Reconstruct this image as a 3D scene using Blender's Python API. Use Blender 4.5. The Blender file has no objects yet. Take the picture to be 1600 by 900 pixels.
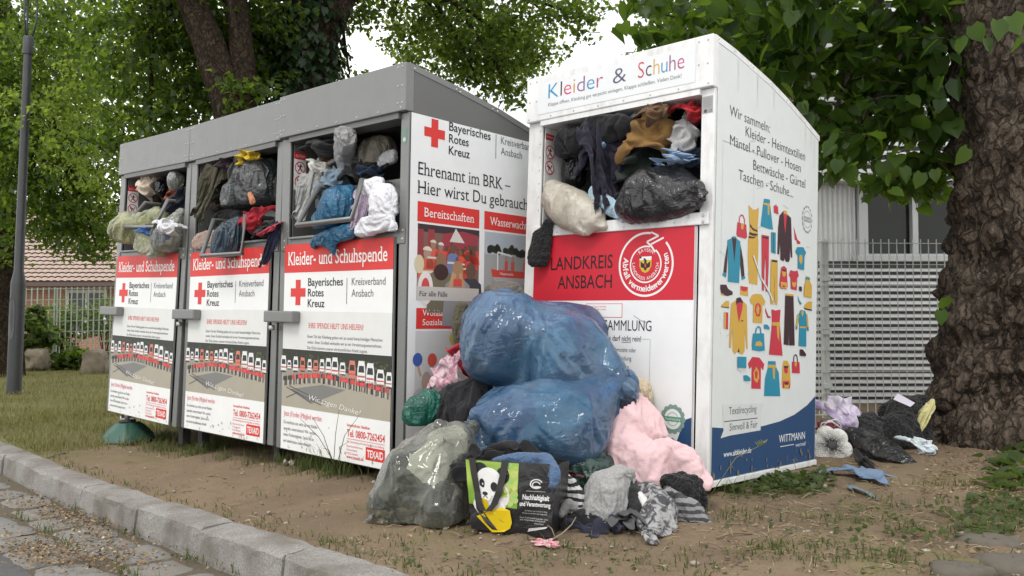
import bpy, bmesh, math, random
import numpy as np
from mathutils import Vector, Matrix
random.seed(7); np.random.seed(7)
C = bpy.context.scene
COL = C.collection
A = np.array
rad = math.radians

# ---------------------------------------------------------------- camera, sky, sun, exposure
PITCH, FPX, CAM_H = .0407, 1288.3, .85
cam_d = bpy.data.cameras.new('camera'); cam = bpy.data.objects.new('camera', cam_d); COL.objects.link(cam)
cam.location = (0, 0, CAM_H); cam.rotation_euler = (math.pi/2 + PITCH, 0, 0)
cam_d.sensor_width = 36; cam_d.lens = 36*FPX/1600; cam_d.clip_start = .05; cam_d.clip_end = 2000
C.camera = cam
SUN_EL, SUN_AZ = rad(52), rad(205)          # high, behind the camera's left shoulder, veiled by cloud
w = bpy.data.worlds.new("World"); C.world = w; w.use_nodes = True
nt = w.node_tree; bg = nt.nodes['Background']
sky = nt.nodes.new('ShaderNodeTexSky'); sky.sky_type = 'NISHITA'; sky.sun_disc = False
sky.sun_elevation = SUN_EL; sky.sun_rotation = SUN_AZ; sky.dust_density = 3; sky.air_density = 1
tc = nt.nodes.new('ShaderNodeTexCoord'); ns = nt.nodes.new('ShaderNodeTexNoise'); ns.inputs['Scale'].default_value = 2.2
ns.inputs['Detail'].default_value = 5
rp = nt.nodes.new('ShaderNodeValToRGB'); rp.color_ramp.elements[0].position = .3; rp.color_ramp.elements[1].position = .62
rp.color_ramp.elements[0].color = (7.5, 7.8, 8.2, 1); rp.color_ramp.elements[1].color = (13.5, 13.3, 13.0, 1)
mx = nt.nodes.new('ShaderNodeMix'); mx.data_type = 'RGBA'; mx.inputs['Factor'].default_value = .88
nt.links.new(tc.outputs['Generated'], ns.inputs['Vector']); nt.links.new(ns.outputs['Fac'], rp.inputs['Fac'])
nt.links.new(sky.outputs['Color'], mx.inputs['A']); nt.links.new(rp.outputs['Color'], mx.inputs['B'])
nt.links.new(mx.outputs['Result'], bg.inputs['Color']); bg.inputs['Strength'].default_value = .12
sun_d = bpy.data.lights.new('sun', 'SUN'); sun_d.energy = .9; sun_d.angle = rad(14); sun_d.color = (1, .96, .9)
sun = bpy.data.objects.new('sun', sun_d); COL.objects.link(sun)
sdir = Vector((math.sin(SUN_AZ)*math.cos(SUN_EL), math.cos(SUN_AZ)*math.cos(SUN_EL), math.sin(SUN_EL)))
sun.rotation_euler = sdir.to_track_quat('Z', 'Y').to_euler()
C.view_settings.view_transform = 'Standard'; C.view_settings.look = 'None'
C.view_settings.exposure = .34; C.view_settings.gamma = 1; C.view_settings.use_curve_mapping = False
C.render.engine = 'CYCLES'; C.cycles.use_denoising = True
C.cycles.max_bounces = 8; C.cycles.diffuse_bounces = 4; C.cycles.transparent_max_bounces = 12; C.cycles.transmission_bounces = 4
C.cycles.sample_clamp_indirect = 6

# ---------------------------------------------------------------- places: the measured poses of camera, bins and ground
cP, sP = math.cos(PITCH), math.sin(PITCH)
def ray(px, py):
    a = (px-800)/FPX; b = (450-py)/FPX
    return A([a, cP - b*sP, sP + b*cP])
def P(px, py, d): return A([0, 0, CAM_H]) + ray(px, py)*d
def sstep(a, b, x):
    t = np.clip((x-a)/(b-a), 0, 1); return t*t*(3-2*t)
def gz(x, y):
    x = np.asarray(x, float); y = np.asarray(y, float)
    return (.01 - .09*sstep(.2, 2.8, -x) + .02*sstep(.3, 1.5, x)
            + .008*np.sin(x*2.3+1)*np.sin(y*1.9) + .005*np.sin(x*6.1)*np.sin(y*5.3+2))
def G(px, py):
    z = 0.
    for _ in range(6):
        r = ray(px, py); t = (z-CAM_H)/r[2]; z = float(gz(r[0]*t, r[1]*t))
    return A([r[0]*t, r[1]*t, z])
def rot_m(rx, ry, rz):
    return np.array((Matrix.Rotation(rz, 3, 'Z') @ Matrix.Rotation(ry, 3, 'Y') @ Matrix.Rotation(rx, 3, 'X')))
POSE = {'1': (-2.3851, 5.8878, .1015, -.0297, .031, -.723), '2': (-1.4703, 5.1035, .0867, -.0199, .0125, -.7275),
        '3': (-.5677, 4.3137, .0593, -.0015, .0188, -.7241), 'w': (.9235, 3.9281, .0759, -.035, .0123, -.7505)}
PM = {k: (A(v[:3]), rot_m(*v[3:])) for k, v in POSE.items()}
def L2W(k, x, y, z): return PM[k][1] @ A([x, y, z]) + PM[k][0]
def LP(k, px, py, off=0.):
    o, M = PM[k]; lo = M.T @ (A([0, 0, CAM_H]) - o); d = M.T @ ray(px, py)
    return M @ (lo + d*(off-lo[1])/d[1]) + o
KT, KN, K0 = A([-.70, .714]), A([-.714, -.70]), A([-.886, 3.298])      # kerb: along, towards the road, a point of its back edge

# ---------------------------------------------------------------- helpers
def empty(name, loc, rot=(0, 0, 0), parent=None):
    o = bpy.data.objects.new(name, None); COL.objects.link(o); o.location = loc; o.rotation_euler = rot; o.empty_display_size = .2
    if parent: o.parent = parent
    return o
def tag(o, label=None, cat=None, group=None, kind=None):
    if label: o['label'] = label
    if cat: o['category'] = cat
    if group: o['group'] = group
    if kind: o['kind'] = kind
    return o
class MB:
    """collects faces in local coordinates and links them as one mesh object"""
    def __init__(s): s.V = []; s.F = []; s.M = []; s.S = []; s.mats = []
    def mi(s, m):
        if m not in s.mats: s.mats.append(m)
        return s.mats.index(m)
    def add(s, V, F, m, smooth=False):
        b = len(s.V); k = s.mi(m); s.V.extend([tuple(map(float, v)) for v in V])
        for f in F: s.F.append([int(i)+b for i in f]); s.M.append(k); s.S.append(smooth)
    def box(s, x0, x1, y0, y1, z0, z1, m, bev=0):
        if bev:
            bm = bmesh.new(); bmesh.ops.create_cube(bm, size=1)
            for v in bm.verts: v.co = Vector(((x0+x1)/2+v.co.x*(x1-x0), (y0+y1)/2+v.co.y*(y1-y0), (z0+z1)/2+v.co.z*(z1-z0)))
            bmesh.ops.bevel(bm, geom=bm.edges[:], offset=bev, segments=2, affect='EDGES', profile=.5)
            bm.verts.index_update(); s.add([v.co[:] for v in bm.verts], [[v.index for v in f.verts] for f in bm.faces], m); bm.free(); return
        V = [(x, y, z) for x in (x0, x1) for y in (y0, y1) for z in (z0, z1)]
        s.add(V, [(0, 1, 3, 2), (4, 6, 7, 5), (0, 4, 5, 1), (2, 3, 7, 6), (0, 2, 6, 4), (1, 5, 7, 3)], m)
    def tube(s, pts, r, m, n=10, cap=True, sq=False):
        pts = [Vector(p) for p in pts]; rs = r if isinstance(r, (list, tuple)) else [r]*len(pts); V = []; F = []
        if sq: n = 4
        up = Vector((0, 0, 1))
        for i, p in enumerate(pts):
            t = (pts[min(i+1, len(pts)-1)] - pts[max(i-1, 0)]).normalized()
            u = t.cross(up if abs(t.z) < .95 else Vector((1, 0, 0))).normalized(); v = u.cross(t)
            for k in range(n):
                a = 2*math.pi*(k+(.5 if sq else 0))/n; V.append(p + (u*math.cos(a)+v*math.sin(a))*rs[i])
        for i in range(len(pts)-1):
            for k in range(n): F.append((i*n+k, i*n+(k+1) % n, (i+1)*n+(k+1) % n, (i+1)*n+k))
        if cap: F.append(tuple(range(n))[::-1]); F.append(tuple((len(pts)-1)*n+k for k in range(n)))
        s.add(V, F, m, not sq)
    def lathe(s, prof, c, m, n=24, smooth=True):
        V = [(c[0]+r*math.cos(2*math.pi*k/n), c[1]+r*math.sin(2*math.pi*k/n), c[2]+z) for r, z in prof for k in range(n)]
        F = [(i*n+k, i*n+(k+1) % n, (i+1)*n+(k+1) % n, (i+1)*n+k) for i in range(len(prof)-1) for k in range(n)]
        s.add(V, F, m, smooth)
    def build(s, name, parent=None):
        me = bpy.data.meshes.new(name); me.from_pydata(s.V, [], s.F)
        for m in s.mats: me.materials.append(m)
        me.polygons.foreach_set('material_index', s.M); me.polygons.foreach_set('use_smooth', s.S); me.update()
        o = bpy.data.objects.new(name, me); COL.objects.link(o)
        if parent: o.parent = parent
        return o
def np_mesh(name, V, F, m, parent=None, smooth=True):
    """fast mesh from arrays; F (n,k) all faces the same size"""
    V = np.asarray(V, np.float32); F = np.asarray(F, np.int32); k = F.shape[1]
    me = bpy.data.meshes.new(name); me.vertices.add(len(V)); me.vertices.foreach_set('co', V.ravel())
    me.loops.add(F.size); me.loops.foreach_set('vertex_index', F.ravel())
    me.polygons.add(len(F)); me.polygons.foreach_set('loop_start', np.arange(0, F.size, k, dtype=np.int32))
    me.polygons.foreach_set('loop_total', np.full(len(F), k, np.int32)); me.polygons.foreach_set('use_smooth', np.full(len(F), smooth))
    me.update(calc_edges=True); me.materials.append(m)
    o = bpy.data.objects.new(name, me); COL.objects.link(o)
    if parent: o.parent = parent
    return o

# ---------------------------------------------------------------- materials
MATS = {}
class NT:
    def __init__(s, name):
        s.m = bpy.data.materials.new(name); s.m.use_nodes = True; s.t = s.m.node_tree; s.b = s.t.nodes['Principled BSDF']; s.o = s.t.nodes['Material Output']
        s.tc = s.t.nodes.new('ShaderNodeTexCoord')
    def n(s, ty, **k):
        x = s.t.nodes.new('ShaderNode'+ty)
        for a, v in k.items():
            if a in x.inputs: x.inputs[a].default_value = v
            else: setattr(x, a, v)
        return x
    def l(s, a, b): s.t.links.new(a, b)
    def noise(s, scale, detail=4, rough=.6, dist=0, vec=None, sc3=None):
        x = s.n('TexNoise'); x.inputs['Scale'].default_value = scale; x.inputs['Detail'].default_value = detail
        x.inputs['Roughness'].default_value = rough; x.inputs['Distortion'].default_value = dist
        v = vec or s.tc.outputs['Object']
        if sc3:
            mp = s.n('Mapping'); mp.inputs['Scale'].default_value = sc3; s.l(v, mp.inputs['Vector']); v = mp.outputs['Vector']
        s.l(v, x.inputs['Vector']); return x.outputs['Fac']
    def ramp(s, fac, stops):
        r = s.n('ValToRGB'); e = r.color_ramp.elements
        while len(e) < len(stops): e.new(.5)
        for i, (p, c) in enumerate(stops):
            e[i].position = p; e[i].color = (*c, 1) if len(c) == 3 else c
        s.l(fac, r.inputs['Fac']); return r.outputs['Color']
    def mix(s, fac, a, b, mode='MIX'):
        x = s.n('Mix'); x.data_type = 'RGBA'; x.blend_type = mode
        for v, i in ((fac, 'Factor'), (a, 'A'), (b, 'B')):
            if hasattr(v, 'is_linked'): s.l(v, x.inputs[i])
            else: x.inputs[i].default_value = v if not isinstance(v, tuple) else ((*v, 1) if len(v) == 3 else v)
        return x.outputs['Result']
    def math(s, op, a, b=0.):
        x = s.n('Math'); x.operation = op
        for v, i in ((a, 0), (b, 1)):
            if hasattr(v, 'is_linked'): s.l(v, x.inputs[i])
            else: x.inputs[i].default_value = v
        return x.outputs[0]
    def bump(s, h, dist=.01, strength=1., prev=None):
        x = s.n('Bump'); x.inputs['Distance'].default_value = dist; x.inputs['Strength'].default_value = strength
        s.l(h, x.inputs['Height'])
        if prev: s.l(prev, x.inputs['Normal'])
        return x.outputs['Normal']
    def fin(s, col=None, rough=None, normal=None, metal=0, spec=None):
        if col is not None:
            if hasattr(col, 'is_linked'): s.l(col, s.b.inputs['Base Color'])
            else: s.b.inputs['Base Color'].default_value = (*col, 1)
        if rough is not None:
            if hasattr(rough, 'is_linked'): s.l(rough, s.b.inputs['Roughness'])
            else: s.b.inputs['Roughness'].default_value = rough
        if normal is not None: s.l(normal, s.b.inputs['Normal'])
        s.b.inputs['Metallic'].default_value = metal
        if spec is not None: s.b.inputs['Specular IOR Level'].default_value = spec
        return s.m
def mul(c, k): return tuple(min(1, x*k) for x in c)
def ink(col, rough=.45):
    """printed colour on a panel, slightly uneven"""
    k = ('ink', col, rough)
    if k not in MATS:
        t = NT('print'); f = t.noise(9, 3); c = t.mix(f, mul(col, .93), mul(col, 1.05)); MATS[k] = t.fin(c, rough, spec=.3)
    return MATS[k]
def paint(name, col, rough=.4, dirt=.25, dirtcol=(.16, .13, .1), metal=0., spec=.5):
    k = (name, col)
    if k not in MATS:
        t = NT(name); f = t.noise(3.5, 6, .65, .4); g = t.noise(22, 3, sc3=(1, 1, .3))
        d = t.math('MULTIPLY', t.ramp(t.math('MULTIPLY', f, g), [(.22, (0, 0, 0)), (.5, (1, 1, 1))]), dirt)
        c = t.mix(d, t.mix(t.noise(1.3, 2), mul(col, .94), mul(col, 1.06)), dirtcol)
        r = t.math('ADD', t.math('MULTIPLY', t.noise(14, 4), .25), rough-.1)
        MATS[k] = t.fin(c, r, t.bump(t.noise(2.2, 2), .012, .35), metal, spec)
    return MATS[k]
def plastic(name, c1, c2, rough=.22, transl=.25, alpha=1., scale=14, c3=None, crease=.026):
    t = NT(name); f = t.noise(5.5, 3, .55, .6)
    col = t.ramp(f, [(.36, c1), (.62, c2)])
    if c3: col = t.mix(t.ramp(t.noise(3.1, 2, vec=None, dist=.5), [(.5, (0, 0, 0)), (.68, (.7, .7, .7))]), col, c3)
    v = t.noise(scale, 3, .5, 1.2, sc3=(1, 1, .4)); rid = t.math('ABSOLUTE', t.math('SUBTRACT', v, .5))
    v2 = t.noise(scale*1.9, 2, .5, 1.8, sc3=(.35, 1, 1)); rid2 = t.math('ABSOLUTE', t.math('SUBTRACT', v2, .5))
    v3 = t.noise(scale*4.5, 2, .5, 1.0, sc3=(1, .4, .7)); rid3 = t.math('ABSOLUTE', t.math('SUBTRACT', v3, .5))
    hgt = t.math('ADD', rid, t.math('ADD', t.math('MULTIPLY', rid2, .42), t.math('MULTIPLY', rid3, .07))); nrm = t.bump(hgt, crease, .8)
    t.fin(col, rough, nrm, spec=.6)
    out = t.b.outputs[0]
    if transl:
        tr = t.n('BsdfTranslucent'); t.l(col, tr.inputs['Color']); t.l(nrm, tr.inputs['Normal'])
        ms = t.n('MixShader'); ms.inputs[0].default_value = transl; t.l(out, ms.inputs[1]); t.l(tr.outputs[0], ms.inputs[2]); out = ms.outputs[0]
    if alpha < 1:
        tp = t.n('BsdfTransparent'); tp.inputs['Color'].default_value = (*mul(c2, 1.75 if max(c2) < .5 else 1.3), 1)
        lw = t.n('LayerWeight'); lw.inputs['Blend'].default_value = .35; t.l(nrm, lw.inputs['Normal'])
        a = t.math('ADD', t.math('MULTIPLY', lw.outputs['Facing'], .75), alpha)
        ms = t.n('MixShader'); t.l(a, ms.inputs[0]); t.l(tp.outputs[0], ms.inputs[1]); t.l(out, ms.inputs[2]); out = ms.outputs[0]
        gs = t.n('BsdfGlossy'); gs.inputs['Roughness'].default_value = rough*.9; t.l(nrm, gs.inputs['Normal']); fr = t.n('Fresnel'); fr.inputs['IOR'].default_value = 1.5; t.l(nrm, fr.inputs['Normal'])
        ms = t.n('MixShader'); t.l(t.math('MULTIPLY', fr.outputs[0], 1-alpha), ms.inputs[0]); t.l(out, ms.inputs[1]); t.l(gs.outputs[0], ms.inputs[2]); out = ms.outputs[0]
    t.l(out, t.o.inputs['Surface']); return t.m
def fabric(name, col, col2=None, kind='plain', scale=1., rough=.92, fine=.0012):
    t = NT(name); at = t.n('Attribute'); at.attribute_name = 'rest'; vec = at.outputs['Vector']
    base = t.mix(t.noise(7, 4, vec=vec), mul(col, .85), mul(col, 1.12))
    bsc = 420; bh = t.noise(bsc, 2, vec=vec)
    if kind == 'stripe':
        wv = t.n('TexWave'); wv.bands_direction = 'DIAGONAL' if scale < 0 else 'Z'; wv.inputs['Scale'].default_value = abs(scale); wv.inputs['Distortion'].default_value = 1.2
        wv.inputs['Detail'].default_value = 1; t.l(vec, wv.inputs['Vector'])
        base = t.mix(t.ramp(wv.outputs['Fac'], [(.46, (0, 0, 0)), (.54, (1, 1, 1))]), col, col2)
    elif kind == 'spots':
        vo = t.n('TexVoronoi'); vo.inputs['Scale'].default_value = scale; t.l(vec, vo.inputs['Vector'])
        base = t.mix(t.ramp(vo.outputs['Distance'], [(.25, (1, 1, 1)), (.4, (0, 0, 0))]), col, col2)
    elif kind == 'print':
        base = t.mix(t.ramp(t.noise(scale, 4, .6, 1.5, vec=vec), [(.45, (0, 0, 0)), (.56, (1, 1, 1))]), col, col2)
    elif kind == 'melange':
        base = t.mix(t.ramp(t.noise(160, 3, .8, vec=vec), [(.35, (0, 0, 0)), (.65, (1, 1, 1))]), mul(col, .8), col2 or mul(col, 1.2))
    elif kind == 'knit':
        vo = t.n('TexVoronoi'); vo.inputs['Scale'].default_value = 75*scale; t.l(vec, vo.inputs['Vector'])
        base = t.mix(vo.outputs['Distance'], mul(col, 1.5), mul(col, .4)); bh = t.math('MULTIPLY', vo.outputs['Distance'], -2.5); fine = .004
    elif kind == 'check':
        ck = t.n('TexChecker'); ck.inputs['Scale'].default_value = scale; t.l(vec, ck.inputs['Vector'])
        base = t.mix(t.math('MULTIPLY', ck.outputs['Fac'], .6), col, col2)
    elif kind == 'denim':
        base = t.mix(t.ramp(t.noise(200, 2, .9, vec=vec), [(.3, (0, 0, 0)), (.7, (1, 1, 1))]), base, mul(col, 1.7))
    nrm = t.bump(t.noise(24, 4, .6, 1.0, vec=vec), .012, .55); nrm = t.bump(bh, fine, .8, nrm)
    t.fin(base, rough, nrm, spec=.2)
    t.b.inputs['Sheen Weight'].default_value = .12; t.b.inputs['Sheen Roughness'].default_value = .6
    return t.m
# ---------------------------------------------------------------- soft things (bags, garments)
def vnoise(p, seed, scale):
    """cheap smooth 3D value noise, vectorised: sum of rotated sines"""
    r = np.random.RandomState(seed)
    out = np.zeros(len(p))
    for k in range(7):
        d = r.normal(size=3); d /= np.linalg.norm(d)
        out += np.sin(p @ d * (6.283 / scale) * r.uniform(.6, 1.5) + r.uniform(0, 6.283))
    return out / 2.6

def surface_nets(f, org, h):
    s = f < 0
    nx, ny, nz = f.shape
    acc = np.zeros((nx-1, ny-1, nz-1, 3)); cnt = np.zeros((nx-1, ny-1, nz-1))
    base = np.stack(np.meshgrid(np.arange(nx-1), np.arange(ny-1), np.arange(nz-1), indexing='ij'), -1).astype(float)
    def sl(a, o): return a[o[0]:nx-1+o[0], o[1]:ny-1+o[1], o[2]:nz-1+o[2]]
    for ax in range(3):
        o1, o2 = [(1, 2), (0, 2), (0, 1)][ax]
        for a in (0, 1):
            for b in (0, 1):
                p = [0, 0, 0]; p[o1] = a; p[o2] = b; q = list(p); q[ax] = 1
                fa, fb = sl(f, p), sl(f, q); m = sl(s, p) != sl(s, q)
                t = np.where(m, fa / np.where(m, fa - fb, 1), 0)
                for c in range(3):
                    acc[..., c] += np.where(m, base[..., c] + p[c] + (t if c == ax else 0), 0)
                cnt += m
    act = cnt > 0
    idx = -np.ones(act.shape, int); idx[act] = np.arange(act.sum())
    V = acc[act] / cnt[act][:, None] * h + org
    F = []
    for ax in range(3):
        u, v = [(1, 2), (2, 0), (0, 1)][ax]
        A = [slice(1, n-1) for n in f.shape]; B = list(A)
        A[ax] = slice(0, f.shape[ax]-1); B[ax] = slice(1, f.shape[ax])
        m = s[tuple(A)] != s[tuple(B)]
        ijk = np.argwhere(m)
        if not len(ijk): continue
        off = np.ones(3, int); off[ax] = 0
        ijk = ijk + off
        c = []
        for du, dv in ((0, 0), (-1, 0), (-1, -1), (0, -1)):
            q = ijk.copy(); q[:, u] += du; q[:, v] += dv
            c.append(idx[q[:, 0], q[:, 1], q[:, 2]])
        q = np.stack(c, 1)
        inside = s[tuple(A)][m]
        q[~inside] = q[~inside][:, ::-1]
        F.append(q)
    return (V, np.concatenate(F)) if F else None

def vert_normals(V, F):
    n = np.cross(V[F[:, 2]] - V[F[:, 0]], V[F[:, 3]] - V[F[:, 1]])
    N = np.zeros_like(V)
    for k in range(4): 
        for c in range(3): N[:, c] += np.bincount(F[:, k], n[:, c], len(V))
    return N / (np.linalg.norm(N, axis=1)[:, None] + 1e-9)

def mesh_edges(F):
    e = np.concatenate([F[:, [0, 1]], F[:, [1, 2]], F[:, [2, 3]], F[:, [3, 0]]]); e.sort(1)
    return np.unique(e, axis=0)

def scatter(i, j, w, n):
    out = np.empty((n, 3))
    for c in range(3): out[:, c] = np.bincount(i, w[:, c], n) - np.bincount(j, w[:, c], n)
    return out

def buckle(V, F, ex, amp, it, kb, seed, wl, fold=None, aniso=.7, clip=None):
    """cloth or film with more area than the body it wraps: rest lengths are (1+ex) too long, the sheet may leave
    the body by +-amp; relaxing it makes it buckle into real folds. fold = direction along which folds run"""
    n = len(V); E = mesh_edges(F); i, j = E[:, 0], E[:, 1]
    deg = np.bincount(i, minlength=n) + np.bincount(j, minlength=n)
    N = vert_normals(V, F)
    L = np.linalg.norm(V[i] - V[j], axis=1)
    exf = np.full(len(E), ex)
    q = V.copy()
    if fold is not None:
        fd = np.array(fold, float); 
        t = fd / np.linalg.norm(fd)
        ev = (V[j] - V[i]) / (L[:, None] + 1e-9)
        exf = ex * (1 - aniso * (ev @ t)**2)
        q = V - np.outer(V @ t, t) * (aniso * .85)
    mod = .5 + .5 * np.clip(vnoise(V, seed + 5, wl * 5) * .8 + .5, 0, 1)
    exf = exf * (mod[i] + mod[j]) / 2
    L0 = L * (1 + exf)
    wq = q + .35 * wl * np.stack([vnoise(V, seed + 7 + c, wl * 2.2) for c in range(3)], 1)
    D = N * (amp * .45 * np.sin(vnoise(wq, seed, wl * 1.3) * 2.2))[:, None]
    for k in range(it):
        X = V + D
        d = X[j] - X[i]; l = np.linalg.norm(d, axis=1) + 1e-9
        w = d * (.5 * (l - L0) / l)[:, None]
        mv = scatter(i, j, w, n) / deg[:, None] * 1.6
        D += mv
        lap = scatter(i, j, D[j] - D[i], n) / deg[:, None]
        D += kb * lap
        dn = (D * N).sum(1)
        T = D - N * dn[:, None]
        dn = amp * np.tanh(dn / amp)
        D = T * .97 + N * dn[:, None]
        if clip is not None and k % 10 == 9:
            D = clip(V + D) - V
    return V + D

def subdivide(V, F):
    """one Catmull-Clark-ish linear split + light smoothing"""
    E = np.sort(np.concatenate([F[:, [0, 1]], F[:, [1, 2]], F[:, [2, 3]], F[:, [3, 0]]]), 1)
    U, inv = np.unique(E, axis=0, return_inverse=True); inv = inv.ravel(); m = len(F); n = len(V)
    fp = V[F].mean(1); ep = V[U].mean(1)
    fe = np.concatenate([fp]*4)
    cnt = np.bincount(inv, minlength=len(U))
    fsum = np.stack([np.bincount(inv, fe[:, c], len(U)) for c in range(3)], 1) / np.maximum(cnt, 1)[:, None]
    epn = np.where((cnt == 2)[:, None], (ep + fsum) / 2, ep)
    # vertex rule
    dg = np.bincount(U.ravel(), minlength=n).astype(float)
    em = np.stack([np.bincount(U[:, 0], ep[:, c], n) + np.bincount(U[:, 1], ep[:, c], n) for c in range(3)], 1) / dg[:, None]
    fc = np.bincount(F.ravel(), minlength=n).astype(float)
    fm = np.stack([np.bincount(F.ravel(), np.repeat(fp[:, c], 4), n) for c in range(3)], 1) / fc[:, None]
    Vn = (fm + 2*em + (dg[:, None]-3)*V) / dg[:, None]
    e0, e1, e2, e3 = (inv[k*m:(k+1)*m] + n for k in range(4))
    f = np.arange(m) + n + len(U)
    Q = np.concatenate([np.stack([F[:, 0], e0, f, e3], 1), np.stack([F[:, 1], e1, f, e0], 1),
                        np.stack([F[:, 2], e2, f, e1], 1), np.stack([F[:, 3], e3, f, e2], 1)])
    return np.concatenate([Vn, epn, fp]), Q

def sdf_parts(parts, X):
    """smooth union of capsule chains and ellipsoids; X (n,3) metres"""
    out = None
    for p in parts:
        if p[0] == 'c':
            P_ = p[1]; Rr = p[2]; fl = p[3] if len(p) > 3 else None
            d = None
            for a in range(len(P_) - 1 if len(P_) > 1 else 1):
                A = P_[a]; B = P_[min(a+1, len(P_)-1)]
                ab = B - A; t = np.clip(((X - A) @ ab) / (ab @ ab + 1e-12), 0, 1)
                q = X - A - t[:, None] * ab
                r = Rr[a] + t * (Rr[min(a+1, len(P_)-1)] - Rr[a])
                if fl is not None:
                    q = q + np.outer(q @ fl[0], fl[0]) * (fl[1] - 1)
                e = np.linalg.norm(q, axis=1) - r
                d = e if d is None else np.minimum(d, e)
        else:
            c, M, ax = p[1], p[2], p[3]
            q = ((X - c) @ M) / ax
            k0 = np.linalg.norm(q, axis=1); k1 = np.linalg.norm(q / ax, axis=1) + 1e-9
            d = k0 * (k0 - 1) / k1
        if out is None: out = d
        else:
            k = .035
            hh = np.clip(.5 + .5 * (out - d) / k, 0, 1)
            out = out * (1 - hh) + d * hh - k * hh * (1 - hh)
    return out

def soft_mesh(parts, h=.012, lump=.0, lump_s=.15, ex=.12, amp=.014, it=90, kb=.25, wl=.05, fold=None, aniso=.7, seed=1,
              clips=(), fine=None, sub=1):
    lo = []; hi = []
    for p in parts:
        if p[0] == 'c':
            for a, r in zip(p[1], p[2]): lo.append(a - r); hi.append(a + r)
        else:
            m = p[3].max(); lo.append(p[1] - m); hi.append(p[1] + m)
    lo = np.min(lo, 0) - .06 - lump; hi = np.max(hi, 0) + .06 + lump
    n = np.ceil((hi - lo) / h).astype(int) + 1
    ax = [lo[c] + h * np.arange(n[c]) for c in range(3)]
    G = np.stack(np.meshgrid(*ax, indexing='ij'), -1).reshape(-1, 3)
    f = sdf_parts(parts, G)
    if lump: f = f + lump * vnoise(G, seed + 90, lump_s)
    for cl in clips:                       # planes (point, outward normal): keep the side behind
        f = np.maximum(f, (G - cl[0]) @ cl[1]) if not callable(cl) else np.maximum(f, cl(G))
    f = f.reshape(n)
    f[0] = f[-1] = 1; f[:, 0] = f[:, -1] = 1; f[:, :, 0] = f[:, :, -1] = 1
    V, F = surface_nets(f, lo, h)
    E = mesh_edges(F); deg = np.bincount(E.ravel(), minlength=len(V))
    for _ in range(3):
        V = V + .5 * scatter(E[:, 0], E[:, 1], V[E[:, 1]] - V[E[:, 0]], len(V)) / deg[:, None]
    def clip(X):
        for cl in clips:
            if callable(cl): continue
            d = np.maximum((X - cl[0]) @ cl[1], 0); X = X - np.outer(d, cl[1])
        return X
    V = buckle(V, F, ex, amp, it, kb, seed, wl, fold, aniso, clip)
    for k in range(sub):
        V, F = subdivide(V, F)
        if fine and k == 0:
            V = buckle(V, F, fine[0], fine[1], fine[2], .2, seed + 31, fine[3], fold, aniso, clip)
    return V, F
# ---------------------------------------------------------------- cloth prototypes: simulated once, reused
SIMS = []
def sim_obj(V, F, loc, **k):
    me = bpy.data.meshes.new('sim'); me.from_pydata([tuple(v) for v in V], [], [tuple(f) for f in F]); me.update()
    o = bpy.data.objects.new('sim', me); C.collection.objects.link(o); o.location = loc
    m = o.modifiers.new('cl', 'CLOTH'); s = m.settings
    s.quality = k.get('q', 5); s.mass = k.get('mass', .3); s.air_damping = k.get('air', 1.5)
    s.tension_stiffness = s.compression_stiffness = k.get('st', 15); s.shear_stiffness = k.get('sh', 5)
    s.bending_stiffness = k.get('b', .3)
    if 'press' in k: s.use_pressure = True; s.uniform_pressure_force = k['press']
    s.shrink_min = k.get('shrink', 0)
    c = m.collision_settings; c.distance_min = .008; c.friction = k.get('fr', 20)
    c.use_self_collision = k.get('self', True); c.self_distance_min = k.get('sd', .007)
    if 'pin' in k:
        g = o.vertex_groups.new(name='pin'); g.add([int(v) for v in k['pin']], 1, 'REPLACE'); s.vertex_group_mass = 'pin'
    m.point_cache.frame_start = 1; m.point_cache.frame_end = 80
    SIMS.append(o); return o
COLS = []
def collider(V, F, loc):
    me = bpy.data.meshes.new('col'); me.from_pydata([tuple(v) for v in V], [], [tuple(f) for f in F])
    o = bpy.data.objects.new('col', me); C.collection.objects.link(o); o.location = loc
    o.modifiers.new('c', 'COLLISION'); o.collision.thickness_outer = .01; o.collision.cloth_friction = 25
    COLS.append(o); return o
def sheet(n, w, h, comp=(.7, .7), amp=.05, fr=(20, 15), seed=0, hole=None):
    r = np.random.RandomState(seed); a = np.linspace(-.5, .5, n+1); m = max(4, int(n*h/w)); b = np.linspace(-.5, .5, m+1)
    P = np.stack(np.meshgrid(a*w, b*h, indexing='ij'), -1).reshape(-1, 2); ph = r.uniform(0, 6, 4)
    z = amp*np.sin(P[:, 0]*fr[0]+3*np.sin(P[:, 1]*5+ph[0])+ph[1]) + amp*.8*np.sin(P[:, 1]*fr[1]+2*np.sin(P[:, 0]*7+ph[2])+ph[3])
    V = np.stack([P[:, 0]*comp[0], P[:, 1]*comp[1], z], 1)
    F = [[i*(m+1)+j, (i+1)*(m+1)+j, (i+1)*(m+1)+j+1, i*(m+1)+j+1] for i in range(n) for j in range(m)]
    return V, F, (n, m), P
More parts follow.
